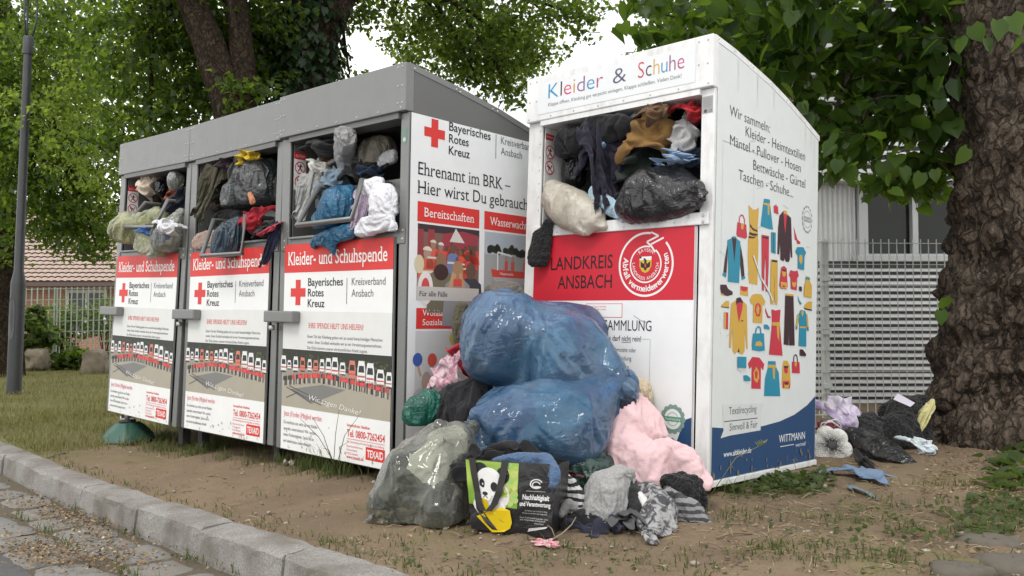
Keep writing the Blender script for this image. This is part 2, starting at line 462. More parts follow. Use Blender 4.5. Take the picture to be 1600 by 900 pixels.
def two_layer(mask_fn, w, h, step, th=.02):
    """front and back of a garment cut out by an outline and sewn along its edge"""
    nx, ny = int(w/step), int(h/step); ids = {}; V = []; F = []
    cell = {(i, j) for i in range(nx) for j in range(ny) if mask_fn((i+.5)*step - w/2, (j+.5)*step - h/2)}
    def inner(i, j): return all((i+a, j+b) in cell for a in (-1, 0) for b in (-1, 0))
    def vid(i, j, s):
        k = (i, j, s if inner(i, j) else 0)
        if k not in ids:
            ids[k] = len(V); V.append((i*step - w/2, j*step - h/2, th*s if inner(i, j) else 0))
        return ids[k]
    for (i, j) in cell:
        for s in (1, -1):
            q = [vid(i, j, s), vid(i+1, j, s), vid(i+1, j+1, s), vid(i, j+1, s)]
            F.append(q if s > 0 else q[::-1])
    return np.array(V), F
def crumple(V, comp, amp, fr, seed, rot=0):
    r = np.random.RandomState(seed); ph = r.uniform(0, 6, 6); c, s = math.cos(rot), math.sin(rot)
    x = V[:, 0]*c - V[:, 1]*s; y = V[:, 0]*s + V[:, 1]*c
    z = V[:, 2] + amp*np.sin(x*fr[0]+2*np.sin(y*6+ph[0])+ph[1]) + amp*np.sin(y*fr[1]+2*np.sin(x*7+ph[2])+ph[3])
    return np.stack([x*comp[0], y*comp[1], z], 1)
def box_mesh(x0, x1, y0, y1, z0, z1):
    V = [(x, y, z) for x in (x0, x1) for y in (y0, y1) for z in (z0, z1)]
    return V, [(0, 1, 3, 2), (4, 6, 7, 5), (0, 4, 5, 1), (2, 3, 7, 6), (0, 2, 6, 4), (1, 5, 7, 3)]
def ball_mesh(c, r, n=12):
    V = []; F = []
    for i in range(n+1):
        for j in range(2*n):
            a = math.pi*i/n; b = math.pi*j/n
            V.append((c[0]+r[0]*math.sin(a)*math.cos(b), c[1]+r[1]*math.sin(a)*math.sin(b), c[2]+r[2]*math.cos(a)))
    for i in range(n):
        for j in range(2*n):
            F.append((i*2*n+j, (i+1)*2*n+j, (i+1)*2*n+(j+1) % (2*n), i*2*n+(j+1) % (2*n)))
    return V, F
def run_sims(frames):
    for f in range(1, frames+1): C.frame_set(f)
    dg = bpy.context.evaluated_depsgraph_get(); out = []
    for o in SIMS:
        e = o.evaluated_get(dg); me = e.to_mesh(); n = len(me.vertices)
        v = np.empty(n*3, np.float32); me.vertices.foreach_get('co', v); V = v.reshape(-1, 3).astype(float)
        F = np.array([tuple(p.vertices) for p in o.data.polygons]); e.to_mesh_clear(); out.append((V, F))
    for o in SIMS + COLS: bpy.data.objects.remove(o)
    C.frame_set(1); return out

# ---------------------------------------------------------------- ground, kerb, gutter, road
def s_of(x, y): return (x-K0[0])*KN[0] + (y-K0[1])*KN[1]
def kerb_pt(u, s):
    p = K0 + KT*u + KN*s; return p
def kz(x, y):
    s = s_of(x, y); return gz(x - KN[0]*s, y - KN[1]*s) + .012
def rz(x, y): return kz(x, y) - .125
def grow(a, b, step, far, k=1.12):
    v = list(np.arange(a, b, step)); s = step; lo = [v[0]]; 
    while v[-1] < far: s *= k; v.append(v[-1]+s)
    return v
yv = grow(.6, 8.5, .05, 160); xp = grow(0, 4.5, .05, 120); xn = grow(0, 5.5, .05, 120)
xv = sorted([-x for x in xn[1:]] + xp)
def vnoise_s(a, b_): return vnoise(np.stack([a.ravel(), b_.ravel(), 0*a.ravel()], 1), 61, .55).reshape(a.shape)
X, Y = np.meshgrid(xv, yv, indexing='ij')
S = s_of(X, Y)
near = np.exp(-((X)**2+(Y-4)**2)/40)
Z = gz(X, Y) + near*(.007*vnoise_s(X*.9, Y*.9) + .006*vnoise_s(X*2.7+5, Y*2.7) + .004*np.sin(X*13+2*np.sin(Y*7))*np.sin(Y*11+1.5*np.sin(X*9)) + .004*np.sin(X*31+Y*17)*np.sin(Y*29-X*11))
Z = np.where(S > .05, kz(X, Y) - .3, np.where(S > -.25, Z*(1-sstep(-.25, 0, S)*.9) + (kz(X, Y)-.012)*sstep(-.25, 0, S)*.9, Z))
nx_, ny_ = X.shape
idx = np.arange(nx_*ny_).reshape(nx_, ny_)
Fg = np.stack([idx[:-1, :-1], idx[1:, :-1], idx[1:, 1:], idx[:-1, 1:]], -1).reshape(-1, 4)
t = NT('dirt')
pos = t.tc.outputs['Object']
sx = t.n('SeparateXYZ'); t.l(pos, sx.inputs[0])
n1 = t.noise(1.1, 5, .6); n2 = t.noise(6, 6, .7); n3 = t.noise(42, 5, .75); n4 = t.noise(150, 3, .8)
dirt = t.mix(n2, (.135, .094, .060), (.245, .18, .118))
dirt = t.mix(t.math('MULTIPLY', n3, .75), dirt, (.29, .225, .155))
dirt = t.mix(t.ramp(n4, [(.58, (0, 0, 0)), (.72, (1, 1, 1))]), dirt, (.07, .05, .035))
moss = t.mix(n3, (.10, .105, .035), (.23, .21, .09))
# grass grows to the far left and behind; bare earth in front of the bins
gl = t.math('ADD', t.math('MULTIPLY', sx.outputs['X'], -.42), t.math('MULTIPLY', n1, 2.4))
gl = t.math('ADD', gl, t.math('MULTIPLY', sx.outputs['Y'], .28))
gm = t.ramp(t.math('MULTIPLY', gl, .2), [(.76, (0, 0, 0)), (.92, (1, 1, 1))])
pm = t.ramp(t.math('MULTIPLY', n1, n2), [(.27, (0, 0, 0)), (.40, (.75, .75, .75))])
ground_mat_col = t.mix(t.math('MAXIMUM', gm, pm), dirt, moss)
damp = t.ramp(t.noise(.9, 4, .6, .8), [(.42, (0, 0, 0)), (.62, (.55, .55, .55))]); ground_mat_col = t.mix(damp, ground_mat_col, t.mix(.5, ground_mat_col, (.07, .052, .036)))
ground_mat = t.fin(ground_mat_col, .95, t.bump(n3, .012, .8, t.bump(n4, .004, .8)), spec=.15)
ground = np_mesh('ground', np.stack([X.ravel(), Y.ravel(), Z.ravel()], 1), Fg, ground_mat); tag(ground, kind='structure')

t = NT('granite'); n1 = t.noise(160, 3, .8); n2 = t.noise(4, 5, .6); n3 = t.noise(30, 4)
c = t.ramp(n1, [(.3, (.10, .096, .09)), (.48, (.25, .24, .225)), (.7, (.39, .375, .35))])
c = t.mix(t.ramp(n2, [(.42, (0, 0, 0)), (.68, (.85, .85, .85))]), c, (.13, .115, .09))
granite = t.fin(c, .85, t.bump(n3, .01, .5, t.bump(n1, .003, .6)), spec=.3)
t = NT('asphalt'); n1 = t.noise(220, 2, .8); n2 = t.noise(3, 5, .65)
c = t.mix(n1, (.055, .055, .057), (.15, .15, .15)); c = t.mix(t.math('MULTIPLY', n2, .5), c, (.13, .125, .12))
asphalt = t.fin(c, .9, t.bump(n1, .006, .8), spec=.3)
t = NT('sett'); n1 = t.noise(90, 3, .75); n2 = t.noise(3.5, 4, .6)
c = t.mix(n1, (.12, .12, .115), (.27, .265, .25)); c = t.mix(t.ramp(n2, [(.4, (0, 0, 0)), (.66, (.8, .8, .8))]), c, (.20, .18, .15))
sett = t.fin(c, .85, t.bump(t.noise(25, 4), .012, .6, t.bump(n1, .003, .5)), spec=.3)

def kerb_build():
    m = MB(); us = [-3.6, -2.7, -1.75, -.95, -.25, .444, 1.148, 1.95, 2.77, 3.6, 4.5, 5.3, 6.2, 7.1, 8, 9, 10, 11, 12.2, 13.4, 15, 17, 19, 22]
    r = np.random.RandomState(3)
    prof = [(.002, -.2), (.0, -.012), (.012, .0), (.06, .003), (.125, .0), (.152, -.003), (.163, -.014), (.168, -.04), (.176, -.12), (.18, -.2)]
    for a, b in zip(us[:-1], us[1:]):
        n = 12; V = []; F = []; dz = r.uniform(-.004, .004); ds = r.uniform(-.006, .006)
        for i in range(n+1):
            u = a+.004 + (b-a-.008)*i/n; e = .003 if i in (0, n) else 0
            for k, (s_, z) in enumerate(prof):
                p = kerb_pt(u, s_+ds + (-e if k > 4 else e*.3) + r.normal(0, .0025)); zz = kz(*p)+z+dz-e + r.normal(0, .0018)
                V.append((*p, zz))
        k = len(prof)
        for i in range(n):
            for j in range(k-1): F.append((i*k+j, (i+1)*k+j, (i+1)*k+j+1, i*k+j+1))
        F.append(tuple(range(k))); F.append(tuple(n*k+q for q in range(k))[::-1])
        m.add(V, F, granite, False)
    return tag(m.build('kerb'), kind='structure')
kerb_build()
def gutter_build():
    m = MB(); r = np.random.RandomState(5)
    soil = NT('gutter_soil'); cc = soil.mix(soil.noise(60, 4, .7), (.05, .042, .03), (.15, .12, .08)); soil = soil.fin(cc, .95, soil.bump(soil.noise(80, 4), .008, .8))
    us = np.arange(-4, 22, .25); V = []; F = []
    for i, u in enumerate(us):
        for s_ in (.17, .45, .78): p = kerb_pt(u, s_); V.append((*p, rz(*p)-.012))
    for i in range(len(us)-1):
        for j in range(2): F.append((i*3+j, (i+1)*3+j, (i+1)*3+j+1, i*3+j+1))
    m.add(V, F, soil)
    edges = [.195, .45, .74]
    for row in range(2):
        u = -4 + r.uniform(0, .2)
        while u < 20:
            L = r.uniform(.2, .42); s0, s1 = edges[row]+.008, edges[row+1]-.008
            if row == 0: s1 += r.uniform(-.03, .03)
            else: s0 += r.uniform(-.0, .03); s1 += r.uniform(-.035, .03)
            n = 7; dz = r.uniform(-.008, .006); tl = r.normal(0, .012, 2); V = []; F = []
            sk = r.uniform(-.03, .03)
            for i in range(n+1):
                for j in range(n+1):
                    a, b = i/n, j/n; e = min(a, 1-a, b, 1-b); rim = min(1, e*n/1.5)
                    cr = ((a-.5)**2+(b-.5)**2); sh = 1 - .12*max(0, cr-.28)*4
                    uu = u+.008+(L-.016)*(.5+(a-.5)*sh) + sk*(b-.5) + r.normal(0, .002); ss = s0+(s1-s0)*(.5+(b-.5)*sh) + r.normal(0, .002)
                    p = kerb_pt(uu, ss); z = rz(*p) + .006 + dz + tl[0]*(a-.5)+tl[1]*(b-.5) - (1-rim)*.02 - .012*cr + r.normal(0, .0013)
                    V.append((*p, z))
            for i in range(n):
                for j in range(n): q = i*(n+1)+j; F.append((q, q+n+1, q+n+2, q+1))
            m.add(V, F, sett, True); u += L
    return tag(m.build('gutter'), kind='structure')
gutter_build()
us = np.arange(-6, 40, .5); V = []; F = []
for u in us:
    for s_ in (.72, .9, 1.4, 2.5, 5, 20): p = kerb_pt(u, s_ + (.018*math.sin(u*5.1)+.012*math.sin(u*13) if s_ < .8 else 0)); V.append((*p, rz(*p) - .002 + .008*min(1, (s_-.72)*3)))
for i in range(len(us)-1):
    for j in range(5): F.append((i*6+j, (i+1)*6+j, (i+1)*6+j+1, i*6+j+1))
m = MB(); m.add(V, F, asphalt, True); tag(m.build('road'), kind='structure')

# ---------------------------------------------------------------- printed panels
FONT_H = None
GLY = {}
def glyphs(s, bold=0., res=3):
    """text as flat triangles/faces: verts (n,2) with cap height 1, width"""
    k = (s, bold)
    if k in GLY: return GLY[k]
    cu = bpy.data.curves.new('txt', 'FONT'); cu.body = s; cu.size = 1; cu.resolution_u = res; cu.fill_mode = 'FRONT'; cu.offset = bold
    o = bpy.data.objects.new('txt', cu); COL.objects.link(o); bpy.context.view_layer.update()
    me = o.to_mesh(); V = np.array([v.co[:2] for v in me.vertices]) if len(me.vertices) else np.zeros((0, 2))
    F = [list(p.vertices) for p in me.polygons]; E = {}
    for p in F:
        for a, b in zip(p, p[1:]+p[:1]): E[(min(a, b), max(a, b))] = E.get((min(a, b), max(a, b)), 0)+1
    bd = [e for e, c in E.items() if c == 1]
    o.to_mesh_clear(); bpy.data.objects.remove(o); bpy.data.curves.remove(cu)
    GLY[k] = (V/CAPH, F, bd); return GLY[k]
CAPH = 1.
CAPH = float(glyphs('H')[0][:, 1].max()); GLY.clear()
class Panel:
    """flat print: u to the right, v up, w out of the panel, in the local space of its object"""
    def __init__(s, o, U, V, N): s.o, s.U, s.Vv, s.N = A(o, float), A(U, float), A(V, float), A(N, float); s.mb = MB(); s.step = .0006
    def pt(s, u, v, w): return s.o + s.U*u + s.Vv*v + s.N*w
    def poly(s, pts, col, layer=1, rough=.45): s.mb.add([s.pt(u, v, layer*s.step) for u, v in pts], [list(range(len(pts)))], ink(col, rough))
    def rect(s, u0, u1, v0, v1, col, layer=1, rough=.45): s.poly([(u0, v0), (u1, v0), (u1, v1), (u0, v1)], col, layer, rough)
    def ell(s, u, v, a, b, col, layer=1, n=20, a0=0, a1=2*math.pi): s.poly([(u+a*math.cos(a0+(a1-a0)*k/n), v+b*math.sin(a0+(a1-a0)*k/n)) for k in range(n)], col, layer)
    def line(s, pts, wd, col, layer=1):
        for (a, b), (c, d) in zip(pts[:-1], pts[1:]):
            L = math.hypot(c-a, d-b) or 1; nx, ny = -(d-b)/L*wd/2, (c-a)/L*wd/2
            s.poly([(a+nx, b+ny), (a-nx, b-ny), (c-nx, d-ny), (c+nx, d+ny)], col, layer)
    def ring(s, u, v, r0, r1, col, layer=1, n=48, a0=0, a1=2*math.pi):
        V = []; F = []
        for k in range(n+1):
            a = a0+(a1-a0)*k/n
            for r in (r0, r1): V.append(s.pt(u+r*math.cos(a), v+r*math.sin(a), layer*s.step))
        for k in range(n): F.append((2*k, 2*k+1, 2*k+3, 2*k+2))
        s.mb.add(V, F, ink(col))
    def text(s, st, u, v, h, col, width=None, layer=3, serif=False, bold=0., skew=0., align='l', ang=0., anchor=None):
        V, F, bd = glyphs(st, bold)
        if not len(V): return
        x0, x1 = V[:, 0].min(), V[:, 0].max(); k = h
        sx = (width/(x1-x0)) if width else h
        quads = []
        if serif:
            for a, b in bd:
                (xa, ya), (xb, yb) = V[a], V[b]
                if abs(ya-yb) < .004 and .06 < abs(xa-xb) < .3:
                    for ref, up in ((0, 1), (1, -1), (.74, -1)):
                        if abs(ya-ref) < .03:
                            e = .085; q0, q1 = min(xa, xb)-e, max(xa, xb)+e; t_ = .075*up
                            if ref: q1 -= e
                            quads.append([(q0, ya), (q1, ya), (q1, ya+t_), (q0, ya+t_)]); break
        W = (x1-x0)*sx; off = {'l': 0, 'c': -W/2, 'r': -W}[align]; ca, sa = math.cos(ang), math.sin(ang)
        def T(x, y, l):
            a = (x-x0)*sx + off + skew*y*k; b = y*k
            return s.pt(u + a*ca - b*sa, v + a*sa + b*ca, l*s.step)
        s.mb.add([T(x, y, layer) for x, y in V], F, ink(col))
        for q in quads: s.mb.add([T(x, y, layer+.3) for x, y in q], [(0, 1, 2, 3)], ink(col))
    def cross(s, u, v, r, col, layer=3):
        a = r/3
        s.poly([(u-a, v-r), (u+a, v-r), (u+a, v-a), (u+r, v-a), (u+r, v+a), (u+a, v+a), (u+a, v+r), (u-a, v+r), (u-a, v+a), (u-r, v+a), (u-r, v-a), (u-a, v-a)], col, layer)
    def arc_text(s, st, u, v, r, a_mid, h, col, layer=3, bold=0., inside=True, spread=1.):
        adv = []
        for ch in st:
            if ch == ' ': adv.append(.38); continue
            V = glyphs(ch, bold)[0]; adv.append(V[:, 0].max()-V[:, 0].min()+.16)
        tot = sum(adv)*h*spread; x = -tot/2
        for ch, ad in zip(st, adv):
            xm = x + ad*h*spread/2; x += ad*h*spread
            if ch == ' ': continue
            if inside: a = a_mid + xm/r; rot = a + math.pi/2      # reads along the bottom
            else: a = a_mid - xm/r; rot = a - math.pi/2
            V, F, bd = glyphs(ch, bold); cx = (V[:, 0].min()+V[:, 0].max())/2
            ca, sa = math.cos(rot), math.sin(rot); pu, pv = u+r*math.cos(a), v+r*math.sin(a)
            s.mb.add([s.pt(pu+((q[0]-cx)*ca-(q[1]-.4)*sa)*h, pv+((q[0]-cx)*sa+(q[1]-.4)*ca)*h, layer*s.step) for q in V], F, ink(col))
    def build(s, name, parent): return s.mb.build(name, parent)

WHITE = (.80, .81, .80); RED = (.66, .045, .04); RED2 = (.62, .03, .04); BLACK = (.025, .025, .03); GREYT = (.12, .12, .13); PINKT = (.68, .16, .2)
def no_sign(p, u, v, r, kind):
    p.ell(u, v, r*.98, r*.98, (.85, .85, .85), 2)
    if kind == 0:      # a person climbing in
        p.ell(u+r*.1, v+r*.45, r*.16, r*.16, BLACK, 3); p.line([(u, v+r*.3), (u+.02*r, v-r*.15)], r*.28, BLACK, 3)
        p.line([(u-r*.5, v+r*.2), (u+r*.5, v+r*.25)], r*.13, BLACK, 3); p.line([(u, v-r*.1), (u-r*.4, v-r*.6)], r*.15, BLACK, 3); p.line([(u, v-r*.1), (u+r*.4, v-r*.55)], r*.15, BLACK, 3)
    else:              # somebody crawling
        p.line([(u-r*.5, v+r*.25), (u+r*.25, v-r*.1)], r*.3, BLACK, 3); p.ell(u+r*.45, v+r*.25, r*.15, r*.15, BLACK, 3)
        p.line([(u-r*.1, v), (u-r*.2, v-r*.55)], r*.15, BLACK, 3); p.line([(u+r*.2, v), (u+r*.4, v-r*.5)], r*.15, BLACK, 3)
    p.line([(u-r*.62, v+r*.62), (u+r*.62, v-r*.62)], r*.13, RED2, 4); p.ring(u, v, r*.84, r, RED2, 4, 28)

def van_photo(p, u0, u1, v0, v1, seed):
    """the printed team photograph: trees, a row of vans, a row of people in red, a pale yard"""
    r = random.Random(seed); W, H = u1-u0, v1-v0
    def U(a): return u0+a*W
    def Vv(b): return v0+b*H
    p.rect(u0, u1, v0, v1, (.38, .35, .28), 1)
    p.poly([(U(0), Vv(.56)), (U(.5), Vv(.6)), (U(1), Vv(.4)), (U(1), Vv(1)), (U(0), Vv(1))], (.30, .29, .25), 1.3)
    p.poly([(U(0), Vv(.66)), (U(.5), Vv(.72)), (U(1), Vv(.55)), (U(1), Vv(1)), (U(0), Vv(1))], (.035, .038, .03), 1.6)
    for k in range(150):
        a = r.random()**.7; b = r.uniform(.7, .98); g = r.random()*(.3+a)
        p.ell(U(a), Vv(b-.1*a), .012*W*r.uniform(.5, 1.2), .02*H*r.uniform(.6, 1.4), (.03+.07*g, .04+.09*g, .025+.03*g), 1.9, 6)
    p.poly([(U(.08), Vv(.3)), (U(.4), Vv(.44)), (U(.62), Vv(.4)), (U(.3), Vv(.1))], (.20, .20, .19), 2)
    for a0, b0, a1, b1 in ((.05, .33, .4, .1), (.08, .36, .45, .14), (.05, .15, .17, .27), (.1, .3, .3, .12)): p.line([(U(a0), Vv(b0)), (U(a1), Vv(b1))], .006*W, (.10, .10, .1), 2.3)
    vx = [(.015, .07), (.075, .05), (.14, .065), (.21, .06), (.28, .05), (.34, .06), (.4, .055), (.46, .065), (.52, .075), (.59, .065), (.675, .075), (.755, .085), (.83, .085), (.915, .08), (.985, .06)]
    for k, (a, wd) in enumerate(vx):
        b = .665 - .16*max(0, a-.45)**1.4*1.6 + .03*math.sin(a*3); h = wd*W*1.2*(.85 if k % 4 == 1 else 1.1); cu = U(a); cv = Vv(b)+.012; ww = wd*W*.8
        body = (.75, .75, .74) if k not in (3, 5, 10) else (.62, .2, .14)
        p.poly([(cu-ww/2, cv-h*.35), (cu+ww/2, cv-h*.35), (cu+ww/2, cv+h*.25), (cu+ww*.36, cv+h*.65), (cu-ww*.36, cv+h*.65), (cu-ww/2, cv+h*.25)], body, 2.6)
        p.poly([(cu-ww*.38, cv+h*.1), (cu+ww*.38, cv+h*.1), (cu+ww*.3, cv+h*.42), (cu-ww*.3, cv+h*.42)], (.04, .045, .05), 2.9)
        p.rect(cu-ww*.46, cu+ww*.46, cv-h*.14, cv-h*.05, (.5, .12, .1), 2.9); p.rect(cu-ww*.44, cu+ww*.44, cv-h*.42, cv-h*.3, (.05, .05, .05), 2.9)
    n = 62
    for k in range(n):
        a = .02+.96*k/(n-1) + r.uniform(-.004, .004); b = .46 + .13*math.sin(min(1, a*1.9)*1.57) - .24*max(0, a-.35)**1.25; h = .1*H*r.uniform(.95, 1.1); x = U(a); y = Vv(b)
        red = k > 4
        p.rect(x-.0042*W, x+.0042*W, y-h*1.1, y-h*.1, (.04, .04, .045) if k % 3 else (.5, .48, .42), 3.2)
        p.rect(x-.0062*W, x+.0062*W, y-h*.25, y+h*.5, (round(.5+.2*r.random(), 1), .07, .07) if red and r.random() < .82 else (.05, .05, .06), 3.4); p.ell(x, y+h*.72, .005*W, .16*h, (.45, .28, .2), 3.5, 8)
        if k % 9 == 2 and red: p.rect(x-.02*W, x+.02*W, y-.15*h, y+.35*h, (.72, .08, .08), 3.6)
    p.text('Wir sagen Danke!', U(.27), Vv(.17), .085*H, (.85, .85, .83), .48*W, 4, skew=.35, bold=-.01, ang=-.1)

def bin_poster(parent, k, damaged):
    p = Panel((0, -.0135, 0), (1, 0, 0), (0, 0, 1), (0, -1, 0)); x0, x1 = -1.105, -.09
    p.rect(x0, x1, .006, 1.237, WHITE, 0)
    p.rect(x0, x1, .61, .835, (.70, .71, .69), .5)
    p.rect(x0, x1, 1.066, 1.237, RED, 1)
    p.text('Kleider- und Schuhspende', -1.062, 1.112, .078, (.85, .83, .8), .925, 3, True, .008)
    p.cross(-.956, .947, .076, RED, 2)
    for i, s in enumerate(('Bayerisches', 'Rotes', 'Kreuz')): p.text(s, -.855, .985-.062*i, .045, BLACK, (.335, .155, .165)[i], 2, bold=.012)
    p.rect(-.486, -.481, .88, 1.026, GREYT, 2)
    p.text('Kreisverband', -.44, .985, .041, GREYT, .29, 2); p.text('Ansbach', -.44, .921, .041, GREYT, .19, 2)
    p.text('IHRE SPENDE HILFT UNS HELFEN!', -.84, .738, .03, RED, .51, 2, True)
    for i, (s, wd) in enumerate((('Einen Teil der Kleidung geben wir an sozial benachteiligte Menschen', .685), ('weiter. Einen Großteil verkaufen wir an ein Verwertungsunternehmen.', .68), ('Der Erlös kommt unserer ehrenamtlichen Arbeit zugute.', .56))):
        p.text(s, -.85, .68-.033*i, .018, GREYT, wd, 2)
    van_photo(p, x0, x1, .262, .607, k)
    p.text('Jetzt (Förder-)Mitglied werden', -1.075, .205, .03, PINKT, .38, 2, True)
    for i, (s, wd) in enumerate((('Du möchtest uns nicht nur mit Kleider-', .35), ('spenden unterstützen? Wir suchen', .33), ('immer Fördermitglieder. Sprich uns an', .31), ('und unterstütze unsere Arbeit!', .28))): p.text(s, -1.075, .158-.037*i, .019, GREYT, wd, 2)
    p.text('kostenfreie Hotline:', -.455, .203, .016, RED, .2, 2, bold=.01)
    p.text('Tel. 0800-7262454', -.455, .148, .038, RED, .325, 2, bold=.015)
    p.rect(-.455, -.13, .134, .137, PINKT, 2); p.text('Die Sammlung wird durchgeführt im Auftrag', -.455, .115, .012, PINKT, .32, 2)
    for i, (s, wd) in enumerate((('Bayerisches Rotes Kreuz', .14), ('Kreisverband', .09), ('91522 Ansbach', .1))): p.text(s, -.455, .09-.02*i, .012, PINKT, wd, 2)
    p.text('www.texaid.de', -.455, .028, .018, RED, .15, 2, bold=.01)
    p.rect(-.288, -.128, .04, .108, RED, 2); p.text('TEXAID', -.276, .055, .038, (.85, .83, .8), .136, 3, bold=.02)
    r = random.Random(k)
    for q in range(26):                     # scuffs and splashed mud near the foot
        a, b = r.uniform(x0+.02, x1-.02), abs(r.gauss(0, .05))+.012; p.ell(a, b, r.uniform(.002, .006), r.uniform(.003, .012), (.42, .36, .29), 5, 7)
    return p.build('poster', parent)

def side_poster(parent):
    p = Panel((.0035, 0, 0), (0, 1, 0), (0, 0, 1), (1, 0, 0)); p.rect(.012, 1.15, -.0, 1.893, (.79, .81, .815), 0)
    p.cross(.18, 1.81, .076, RED, 2)
    for i, s in enumerate(('Bayerisches', 'Rotes', 'Kreuz')): p.text(s, .287, 1.845-.066*i, .047, BLACK, (.335, .155, .165)[i], 2, bold=.012)
    p.rect(.666, .671, 1.745, 1.888, GREYT, 2); p.text('Kreisverband', .712, 1.84, .043, GREYT, .29, 2); p.text('Ansbach', .712, 1.777, .043, GREYT, .19, 2)
    p.text('Ehrenamt im BRK –', .066, 1.572, .068, BLACK, .735, 2, True); p.text('Hier wirst Du gebraucht', .068, 1.472, .068, BLACK, .93, 2, True)
    for k, (a, b, s, wd) in enumerate(((.066, .539, 'Bereitschaften', .375), (.58, 1.06, 'Wasserwacht', .33))):
        p.rect(a, b, 1.323, 1.43, RED, 1); p.text(s, a+.05, 1.352, .048, (.85, .83, .8), wd, 3, True)
    # volunteers seen from behind at a red tent
    u0, u1, v0, v1 = .07, .541, .905, 1.312; p.rect(u0, u1, v0, v1, (.20, .11, .09), 1)
    def U(a): return u0+a*(u1-u0)
    def Vv(b): return v0+b*(v1-v0)
    p.rect(u0, u1, Vv(.9), v1, (.05, .035, .04), 1.2); p.rect(U(0), U(.09), Vv(.55), Vv(.93), (.28, .05, .06), 1.4); p.rect(U(.16), U(.26), Vv(.6), Vv(.94), (.3, .05, .06), 1.4)
    p.poly([(U(.32), Vv(.6)), (U(.95), Vv(.62)), (U(.98), Vv(.92)), (U(.72), Vv(.96)), (U(.4), Vv(.9))], (.32, .05, .07), 1.4); p.poly([(U(.5), Vv(.8)), (U(.6), Vv(.99)), (U(.75), Vv(.8))], (.62, .6, .56), 1.6)
    p.rect(U(.4), U(.62), Vv(.3), Vv(.62), (.42, .36, .29), 1.5)
    r = random.Random(4)
    def person(a, b, s, coat, hair, helmet=None, ly=2):
        p.poly([(U(a-s*.62), Vv(b-s*1.9)), (U(a+s*.62), Vv(b-s*1.9)), (U(a+s*.5), Vv(b-s*.5)), (U(a+s*.22), Vv(b-s*.28)), (U(a-s*.22), Vv(b-s*.28)), (U(a-s*.5), Vv(b-s*.5))], coat, ly)
        p.ell(U(a), Vv(b), s*.24*(u1-u0), s*.33*(v1-v0), hair, ly+.2, 14)
        if helmet: p.ell(U(a), Vv(b+s*.12), s*.3*(u1-u0), s*.26*(v1-v0), helmet, ly+.4, 14, 0, math.pi)
    for k in range(16): person(.42+.56*r.random(), .66+.1*r.random(), .12, (.62, .07, .05), (.12, .07, .05), None, 1.8)
    for a, b, s, c, h, he in ((.24, .74, .17, (.60, .12, .08), (.32, .2, .15), (.62, .6, .45)), (.36, .72, .16, (.6, .1, .08), (.3, .2, .15), (.7, .68, .62)), (.56, .7, .18, (.16, .2, .36), (.15, .08, .05), None), (.68, .66, .15, (.66, .1, .06), (.2, .1, .06), None), (.8, .6, .15, (.6, .07, .06), (.1, .07, .05), None), (.15, .62, .24, (.62, .13, .08), (.4, .26, .2), (.66, .63, .5))):
        person(a, b, s, c, h, he, 2.2)
        p.rect(U(a-s*.5), U(a+s*.5), Vv(b-s*1.1), Vv(b-s*.95), (.6, .6, .5), 2.5)
    person(.37, .52, .36, (.17, .15, .1), (.26, .15, .09), None, 3); p.ell(U(.37), Vv(.38), .055, .045, (.05, .03, .03), 3.3)
    person(.64, .42, .4, (.28, .28, .29), (.36, .22, .12), None, 3.4); p.poly([(U(.55), Vv(.4)), (U(.45), Vv(.05)), (U(.52), Vv(.06)), (U(.62), Vv(.36))], (.5, .32, .18), 3.9); p.poly([(U(.7), Vv(.4)), (U(.82), Vv(.05)), (U(.76), Vv(.04)), (U(.66), Vv(.36))], (.5, .32, .18), 3.9)
    p.rect(U(.57), U(.71), Vv(.2), Vv(.3), (.62, .08, .06), 4); person(.86, .42, .36, (.05, .055, .07), (.13, .08, .06), None, 3.2); p.ell(U(.03), Vv(.47), .034, .05, (.62, .55, .38), 3)
    p.rect(U(0), U(.12), Vv(0), Vv(.28), (.3, .26, .24), 3.1); p.ell(U(.13), Vv(.16), .055, .09, (.75, .72, .7), 3.3); p.ell(U(.13), Vv(.16), .03, .055, (.6, .08, .08), 3.5)
    p.rect(u0, u1, v0, Vv(.18), (.55, .53, .5), 4.4); p.text('Für alle Fälle', U(.04), Vv(.055), .026, BLACK, .205, 5, True, .008)
    # rescue boat
    u0, u1 = .585, 1.06; p.rect(u0, u1, v0, v1, (.34, .35, .35), 1); p.rect(u0, u1, Vv(.68), v1, (.42, .47, .52), 1.2); r = random.Random(9)
    for k in range(40): a = r.random(); p.ell(U(a), Vv(.7+.05*r.random()+.05*math.sin(a*9)**2), .02, .022, (.05+.04*r.random(), .065, .05), 1.5, 9)
    p.poly([(U(.15), Vv(.36)), (U(.95), Vv(.36)), (U(.93), Vv(.46)), (U(.12), Vv(.47))], (.62, .07, .05), 2); p.poly([(U(.15), Vv(.36)), (U(.95), Vv(.36)), (U(.9), Vv(.27)), (U(.24), Vv(.26))], (.42, .42, .43), 2)
    p.text('Wasserwacht', U(.28), Vv(.395), .016, (.85, .85, .85), .12, 3); p.line([(U(.24), Vv(.46)), (U(.24), Vv(.72)), (U(.5), Vv(.68))], .01, (.75, .75, .75), 2.2)
    for a, c in ((.4, (.62, .1, .1)), (.52, (.6, .12, .08)), (.75, (.6, .1, .08))): p.rect(U(a-.03), U(a+.03), Vv(.47), Vv(.6), c, 2.4); p.ell(U(a), Vv(.63), .012, .016, (.4, .25, .2), 2.5, 9)
    p.rect(.07, .55, .752, .863, RED, 1); p.text('Wohlfahrts- und', .115, .822, .032, (.85, .83, .8), .33, 3, True); p.text('Sozialarbeit', .115, .772, .032, (.85, .83, .8), .25, 3, True)
    p.rect(.067, .55, .36, .742, (.60, .61, .61), 1)
